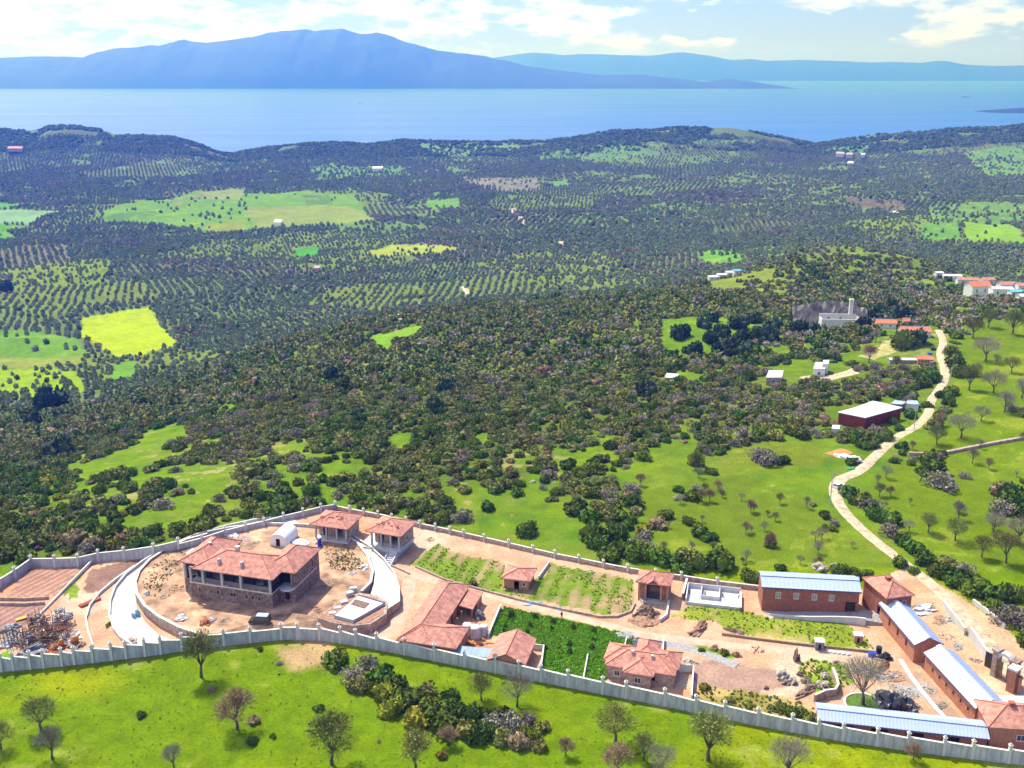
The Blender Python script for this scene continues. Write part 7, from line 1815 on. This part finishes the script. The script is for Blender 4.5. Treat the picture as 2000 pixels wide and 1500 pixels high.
# ================================================================== further houses
def roof_pts(pts, z): return [G(a, b, z) for a, b in pts]
def flat_house(name, label, pts, h, wm, rm, cat='building', slope=0.0, wins=0, dz=0.0, over=.25):
    """house from its roof outline seen in the photograph; wall below, parapet roof on top"""
    base = P(sum(p[0] for p in pts) / len(pts), max(p[1] for p in pts)); zb = base[2] + dz; R = roof_pts(pts, zb + h); o = (R[0][0], R[0][1], zb); t = thing(name, label, cat, o)
    q = [(p[0] - o[0], p[1] - o[1]) for p in R]; area = sum(q[i][0] * q[(i + 1) % len(q)][1] - q[(i + 1) % len(q)][0] * q[i][1] for i in range(len(q)))
    if area < 0: q = q[::-1]
    cx = sum(p[0] for p in q) / len(q); cy = sum(p[1] for p in q) / len(q); ins = [((p[0] - cx) * .96 + cx, (p[1] - cy) * .96 + cy) for p in q]
    mb = MB(); mb.poly(ins, -2.0, h); obj('wall', mb, wm, t); mb = MB(); mb.poly(q, h + .003, [h + .25 + slope * (p[1] - cy) for p in q]); obj('roof', mb, rm, t)
    # openings on the sides facing the viewer
    for i in range(len(ins)):
        a, b = np.array(ins[i]), np.array(ins[(i + 1) % len(ins)]); d = b - a; L = np.linalg.norm(d); nrm = np.array([d[1], -d[0]]) / (L + 1e-9)
        if nrm[1] > -.25 or not wins: continue
        k = max(1, int(L / 3.2)); an = math.atan2(d[1], d[0])
        for j in range(k):
            c = a + d * (j + .5) / k + nrm * .04; fr = MB(); fr.obox(c[0], c[1], h * .4, 1.1, .1, h * .32, an); w = obj('window', fr, M['cap'], t); pn = MB(); c2 = c + nrm * .06; pn.obox(c2[0], c2[1], h * .4 + .1, .9, .04, h * .32 - .2, an); obj('pane', pn, M['glass'], w)
    return t


wr = mat('white_membrane', (.72, .70, .70), var=.06, scale=.2)
flat_house('red_hall', 'dark red walled hall with a bright white flat roof beside the road', [(1636, 806), (1690, 817), (1763, 797), (1705, 784), (1672, 796)], 4.0, M['redpaint'], wr, slope=0)
flat_house('annex', 'low blue-grey roofed annex right of the red-walled hall', [(1740, 789), (1762, 791), (1770, 786), (1748, 783)], 2.4, M['grey'], M['metal'])
flat_house('carport', 'small pale canopy right of the red-walled hall above the parked car', [(1770, 789), (1795, 792), (1792, 784), (1772, 782)], 2.4, M['white'], M['metal'])
flat_house('small_white_house', 'small white-roofed house alone in the scrub, left of the road', [(1496, 738), (1527, 738), (1530, 725), (1502, 724)], 3.2, M['stone2'], wr, wins=1)
flat_house('white_villa', 'white house with a grey roof and small windows on a bare plot', [(1588, 722), (1612, 722), (1616, 708), (1592, 708)], 3.6, M['paint_white'], M['concrete'], wins=1)
flat_house('white_tower_house', 'taller white block joined to the white house on the bare plot', [(1606, 712), (1618, 712), (1620, 704), (1608, 704)], 5.2, M['paint_white'], M['white'], wins=1)
flat_house('shack', 'small pinkish shack in the scrub left of the grassy slope', [(1298, 738), (1322, 740), (1326, 731), (1302, 730)], 2.4, M['stone2'], M['white'], wins=1)
flat_house('white_hut', 'tiny white hut in front of the dark red hall', [(1624, 838), (1640, 839), (1641, 832), (1626, 831)], 2.0, M['white'], M['cap'])
flat_house('field_hut', 'white hut among the distant fields on the left', [(534, 434), (548, 435), (552, 429), (538, 428)], 5, M['paint_white'], M['white'])
flat_house('long_barn', 'long white barn in the far plain above the fields', [(726, 329), (746, 329), (748, 325), (728, 325)], 6, M['paint_white'], M['paint_white'])
for i, p in enumerate(([(1632, 300), (1648, 301), (1650, 297), (1634, 296)], [(1652, 302), (1666, 302), (1666, 298), (1654, 298)], [(1655, 319), (1667, 319), (1667, 315), (1656, 315)], [(1682, 302), (1690, 302), (1690, 299), (1682, 299)])):
    flat_house('far_house', ('leftmost pinkish house of the far cluster below the right ridge', 'middle house of the far cluster below the right ridge', 'separate white house just under the far cluster', 'smallest house right of the far cluster')[i], p, 6, M['white'], M['stone2'] if i < 2 else M['paint_white'])
flat_house('red_roof_row', 'long faint red-roofed buildings at the far left below the headland', [(14, 290), (44, 290), (44, 286), (16, 286)], 6, M['stone2'], M['tile'])
flat_house('plain_house', 'small white house among bare fields at the right of the plain', [(1738, 416), (1756, 416), (1758, 412), (1740, 412)], 5, M['paint_white'], M['white'])
flat_house('pink_hut', 'small pinkish hut in the middle of the groves', [(612, 524), (624, 524), (626, 519), (614, 519)], 4, M['stone2'], M['stone2'])


def tiled(px, py, w, d, h, rise, ang, label, wm=None, rm=None, name='tiled_house', wins=1):
    q = P(px, py); fw = [(w * .2, w * .2 + .9, h * .4, h * .75), (w * .65, w * .65 + .9, h * .4, h * .75)] if wins else []
    return simple_house(name, label, 'house', q, R_(ang), w, d, h, rise, ov=.4, wm=wm or M['paint_white'], roofkind='gable_x', frontwin=fw, rm=rm)
M['tile2'] = mat('bright_orange_tile', (0.62, 0.20, 0.09), var=.12, scale=.8, bump=.3)
tiled(1712, 641, 9, 5, 2.6, 1.2, -8, 'low house with a bright orange roof under the dark trees, left of the bigger one', rm=M['tile2'])
tiled(1760, 660, 13, 6, 3.0, 1.5, -4, 'long house with a bright orange roof behind the big round tree', rm=M['tile2'])
tiled(1792, 712, 6, 4, 2.4, .9, -10, 'small red-roofed shed beside the road near the parked cars', rm=M['tile2'], wm=M['plaster'])
tiled(1738, 710, 15, 3, 1.6, .4, -2, 'long low pale-roofed wall building under the round tree', rm=M['cap'], wm=M['stone2'])
tiled(1764, 637, 3, 3, 2.6, 1.0, 0, 'tiny red-roofed hut between the two orange roofs', rm=M['tile2'])
vill = [(1898, 580, 13, 9, 6.5, 2.4, 12, 'white village house with gable and bright orange roof, leftmost of the village', 'tile2'), (1938, 582, 12, 8, 5.5, .8, -5, 'white flat-roofed village house right of the orange roof', 'white'), (1955, 572, 10, 7, 5, 1.4, 5, 'white village house with pale red roof', 'tile'), (1975, 582, 8, 6, 3.6, .6, 0, 'village house with a bright blue sheet roof', 'lightblue'),
        (1988, 574, 10, 8, 5, 1.3, -5, 'pinkish village house near the right edge', 'tile'), (1994, 590, 9, 6, 3, .8, 5, 'low white village building cut by the right edge', 'cap'), (1870, 556, 14, 6, 3.4, 1.2, -8, 'long pink-roofed village building left of the white houses', 'tile'), (1842, 548, 12, 6, 3.4, .6, -12, 'pale stone village building furthest left', 'cap'), (1828, 543, 5, 5, 3.6, .6, 0, 'small white hut at the left end of the village', 'white'), (1920, 560, 8, 6, 4.5, 1.2, 4, 'upper village house behind the orange roof', 'tile')]
for a, b, w, d, h, r, an, l, m in vill: tiled(a, b, w, d, h, r, an, l, rm=M[m], name='village_house')
for i, (a, b, w) in enumerate(((1385, 549, 9), (1402, 545, 10), (1420, 540, 12), (1434, 537, 8))):
    tiled(a, b, w, 5, 3, .7, 8, ('leftmost pale house at the edge of the green hill', 'second pale house at the edge of the green hill', 'third and longest pale house at the edge of the green hill', 'small blue-roofed house at the edge of the green hill')[i], rm=M['cap'] if i < 3 else M['lightblue'], name='hill_house')


def ruin():
    q = P(1640, 640); t = thing('quarry_house', 'ruined stone house with terraces and a tall pale chimney against a grey quarry face', 'ruin', q, R_(-4)); s = q[1] / 2000 * 1.0
    mb = MB()
    wallpanel(mb, 0, 'x', -9, 9, -2, 4.2, [(-7.6, -6.2, .6, 2.6), (-3.5, -2.2, .6, 2.6), (-.6, .8, .6, 2.6), (3, 4.4, .6, 2.6), (6.2, 7.4, .6, 2.6)], .5); wallpanel(mb, -9, 'y', .5, 6, -2, 4.2, [], .5); wallpanel(mb, 8.5, 'y', .5, 6, -2, 5.2, [(2, 3.4, 1, 3)], .5); wallpanel(mb, 6, 'x', -9, 9, -2, 5.6, [(-5, -3.6, 2, 4), (1, 2.4, 2, 4)], .5); obj('wall', mb, M['cap'], t)
    mb = MB(); mb.box(5.6, 7.4, 6.6, 8.2, -1, 13); mb.box(5.4, 7.6, 6.4, 8.4, 12, 12.6); obj('chimney', mb, M['cap'], t)
    mb = MB(); mb.box(-12, 12, -4.5, -.1, -3, -1.2); mb.box(-13, 10, -4.7, -4.5, -3, -.6); obj('terrace_wall', mb, M['white'], t)
    mb = MB(); rs = np.random.RandomState(8); V = []; n = 26
    for i in range(n):
        x = -20 + 38 * i / (n - 1); h = 6 + 5 * math.sin(math.pi * (i + 3) / (n + 4)) + rs.uniform(-.6, .6)
        for k in range(6): V.append((x + rs.uniform(-.3, .3), 9 + k * 1.3 + rs.uniform(-.7, .7), -3 + (h + 2) * k / 5))
        V.append((x, 24, -6))
    F = [(i * 7 + k, (i + 1) * 7 + k, (i + 1) * 7 + k + 1, i * 7 + k + 1) for i in range(n - 1) for k in range(6)]
    tag(obj('quarry_face', (V, F), mat('quarry_rock', (.26, .22, .18), var=.3, scale=.25, bump=.6, bscale=.6)), 'grey quarried rock face behind the ruined stone house', None, kind='structure').location = (q[0], q[1], q[2])
ruin()
for i, (a, b) in enumerate(((1592, 735), (1618, 735), (1650, 728), (1672, 733))):
    pass
track([(1572, 735), (1600, 742), (1630, 735), (1660, 728), (1680, 720)], 9, M['dirt'], .12, 'bare sandy plot round the white house', name='bare_plot')
track([(1690, 700), (1715, 690), (1735, 680), (1742, 665)], 13, mat('dry_lawn', (.34, .31, .10), var=.15, scale=.3), .14, 'dry yellowish lawn beside the round tree', name='dry_lawn')
track([(1622, 890), (1640, 884), (1655, 880)], 7, mat('orange_earth', (.48, .22, .08), var=.2), .14, 'orange earth patch by the lower road bend', name='earth_patch')
heap('white_sheets', 'row of white covers beside the orange earth patch', 1660, 898, 50, 1.3, M['paint_white'], n=5, seed=131, cat='sheeting', asp=.3); heap('green_net', 'bright green net at the road edge', 1664, 916, 18, .5, M['green'], n=1, seed=132, cat='net')
for i, (a, b, w, l) in enumerate(((1632, 1110, 24, 'bare rocky outcrop behind the brick warehouse, right'), (1600, 1112, 34, 'bare rocky outcrop behind the brick warehouse, left'), (1610, 1005, 8, 'white rock by the lower bend of the road'), (990, 928, 12, 'pinkish rock in a small clearing at the centre'), (1040, 942, 12, 'pale rock beside the pinkish one'), (1240, 950, 10, 'pale rock on the slope left of the green field'), (1320, 975, 16, 'bare pale rock among shrubs on the green slope'))):
    boulder(a, b, w, l, seed=140 + i, m=M['rock'])


def pole(px, py, h, label):
    q = P(px, py); t = thing('utility_pole', label, 'pole', q, .4); mb = MB(); mb.tube((0, 0, -.3), (0, 0, h), .16, .10, 8); obj('mast', mb, M['concrete'], t); mb = MB(); mb.box(-.9, .9, -.06, .06, h - .5, h - .36); obj('crossarm', mb, M['grey'], t)
    for x in (-.8, 0, .8):
        mb = MB(); mb.tube((x, 0, h - .36), (x, 0, h - .12), .05, .05, 6); obj('insulator', mb, M['white'], t)
    return (q[0], q[1], q[2] + h - .15)
pa = pole(1854, 762, 9, 'utility pole beside the upper part of the road'); pb = pole(1785, 838, 9, 'utility pole at the parking place of the red-walled hall'); pc = pole(1621, 985, 9.5, 'utility pole on the lower road bend')
def cable(a, b, label):
    mb = MB(); n = 10
    L = [(a[0] + (b[0] - a[0]) * i / n, a[1] + (b[1] - a[1]) * i / n, a[2] + (b[2] - a[2]) * i / n - 1.6 * math.sin(math.pi * i / n)) for i in range(n + 1)]
    for i in range(n): mb.tube(L[i], L[i + 1], .02, .02, 3, cap=False)
    tag(obj('power_cable', mb, M['grey']), label, 'cable')
cable(pa, pb, 'thin power cable between the upper and the middle utility pole'); cable(pb, pc, 'thin power cable between the middle and the lower utility pole')

# trees of the right hillside, one by one, then young ones
for i, (k, a, b, w, l) in enumerate((('grey', 1916, 822, 30, 'small grey tree in the right hillside meadow, left of a larger pair'), ('grey', 1962, 806, 40, 'grey bare tree, right one of the upper hillside meadow'), ('grey', 1877, 856, 50, 'widest grey-green tree near the road edge of the hillside'), ('greyolive', 1829, 868, 36, 'olive-grey tree closest to the road bend on the hillside'), ('grey', 1899, 905, 28, 'small grey tree below the stone line on the hillside'), ('greyolive', 1893, 762, 44, 'olive tree in the hillside meadow beside the upper road'), ('greyolive', 1975, 728, 30, 'small olive tree high on the right edge'), ('grey', 1925, 706, 48, 'grey spreading tree high on the hillside'),
                                 ('yellow', 1978, 652, 44, 'yellow-green tree near the top of the hillside at the right edge'), ('yellow', 1917, 1088, 40, 'yellow-green tree above the dark hedge at the right'), ('greyolive', 1865, 1056, 44, 'olive-grey tree above the dark hedge, left of the yellow-green one'), ('greyolive', 1813, 1040, 38, 'pale thin tree by the hedge on the hillside'), ('grey', 1872, 1014, 32, 'small thin tree in the lower hillside meadow'), ('grey', 1996, 778, 36, 'grey tree cut by the right edge of the hillside'), ('grey', 1940, 768, 44, 'grey-pink bare tree left of the tree cut by the right edge'),
                                 ('greyolive', 1965, 1100, 56, 'large thin-crowned tree at the right edge above the hedge'), ('grey', 1990, 1060, 50, 'grey tree at the right edge above the large thin-crowned one'), ('grey', 1940, 1040, 40, 'bare tree in the lower right hillside'), ('pink', 1505, 1066, 26, 'reddish tree on the green slope behind the warehouse'), ('yellow', 1358, 918, 36, 'rounded yellow-green tree on the slope left of the road'), ('greyolive', 1900, 660, 36, 'olive tree at the top of the hillside meadow'), ('yellow', 1930, 640, 34, 'pale tree near the village field'), ('grey', 1710, 668, 24, 'pale bare tree on the dry lawn'), ('pink', 1697, 708, 34, 'reddish bare tree left of the dry lawn'), ('maquis', 0, 0, 0, ''))):
    if l: tree(k, a, b, w, l)
TB_, yg = [], 0
rs = np.random.RandomState(77)
for i in range(90):
    if yg >= 60: break
    if i % 3: a, b = rs.uniform(1240, 1740), rs.uniform(930, 1110)
    else: a, b = rs.uniform(1700, 2010), rs.uniform(700, 1060)
    q = P(a, b)
    if seg_dist(np.array([q[0]]), np.array([q[1]]), RW)[0][0] < 6 or inpoly(np.array([q[0]]), np.array([q[1]]), ESTATE)[0]: continue
    yg += 1
    left = a < 1600 and b > 900
    tree(('grey', 'greyolive', 'pink', 'grey')[rs.randint(4)], a, b, rs.uniform(10, 24), 'thin young tree ' + (('in the upper part of the green slope' if b < 985 else 'in the lower left part of the green slope' if a < 1450 else 'in the lower right part of the green slope') if left else ('in the top part of the right hillside' if b < 780 else 'just above the dry stone wall on the right hillside' if b < 870 else 'below the dry stone wall on the right hillside' if b < 960 else 'in the lowest part of the right hillside')), 'young trees of the green slope' if left else 'young trees of the right hillside', hs=1.1, name='young_tree')
low_wall('field_wall', 'dry stone wall crossing the right hillside meadow', [(1770, 888), (1830, 890), (1890, 878), (1940, 868), (2000, 858)], .9, .9, M['stone'], cap=False) if 0 else None
pts = [P(a, b) for a, b in [(1775, 888), (1830, 890), (1890, 878), (1940, 868), (2010, 856)]]
ribbon_wall('field_wall', [p[:2] for p in pts], [p[2] - .5 for p in pts], [p[2] + .9 for p in pts], 1.0, M['stone2'], 'dry stone wall crossing the right hillside meadow')


# ---- labels of look-alike plants: told apart by their order from the left
by = {}
for o in list(COL.objects):
    if o.parent is None and o.get('category') in ('bush', 'shrub', 'sapling', 'tree') and o.get('group'): by.setdefault(o['label'], []).append(o)
ORD = ['first', 'second', 'third', 'fourth', 'fifth', 'sixth', 'seventh', 'eighth', 'ninth', 'tenth', 'eleventh', 'twelfth', 'thirteenth', 'fourteenth', 'fifteenth', 'sixteenth', 'seventeenth', 'eighteenth', 'nineteenth', 'twentieth']
for lb, os_ in by.items():
    if 1 < len(os_) <= 20:
        os_.sort(key=lambda o: o.location.x / o.location.y)
        for i, o in enumerate(os_):
            w = 'leftmost' if i == 0 else 'rightmost' if i == len(os_) - 1 else ORD[i] + ' from left'
            if len(os_) == 2: w = 'left' if i == 0 else 'right'
            new = w + ' ' + lb
            if len(new.split()) <= 16: o['label'] = new
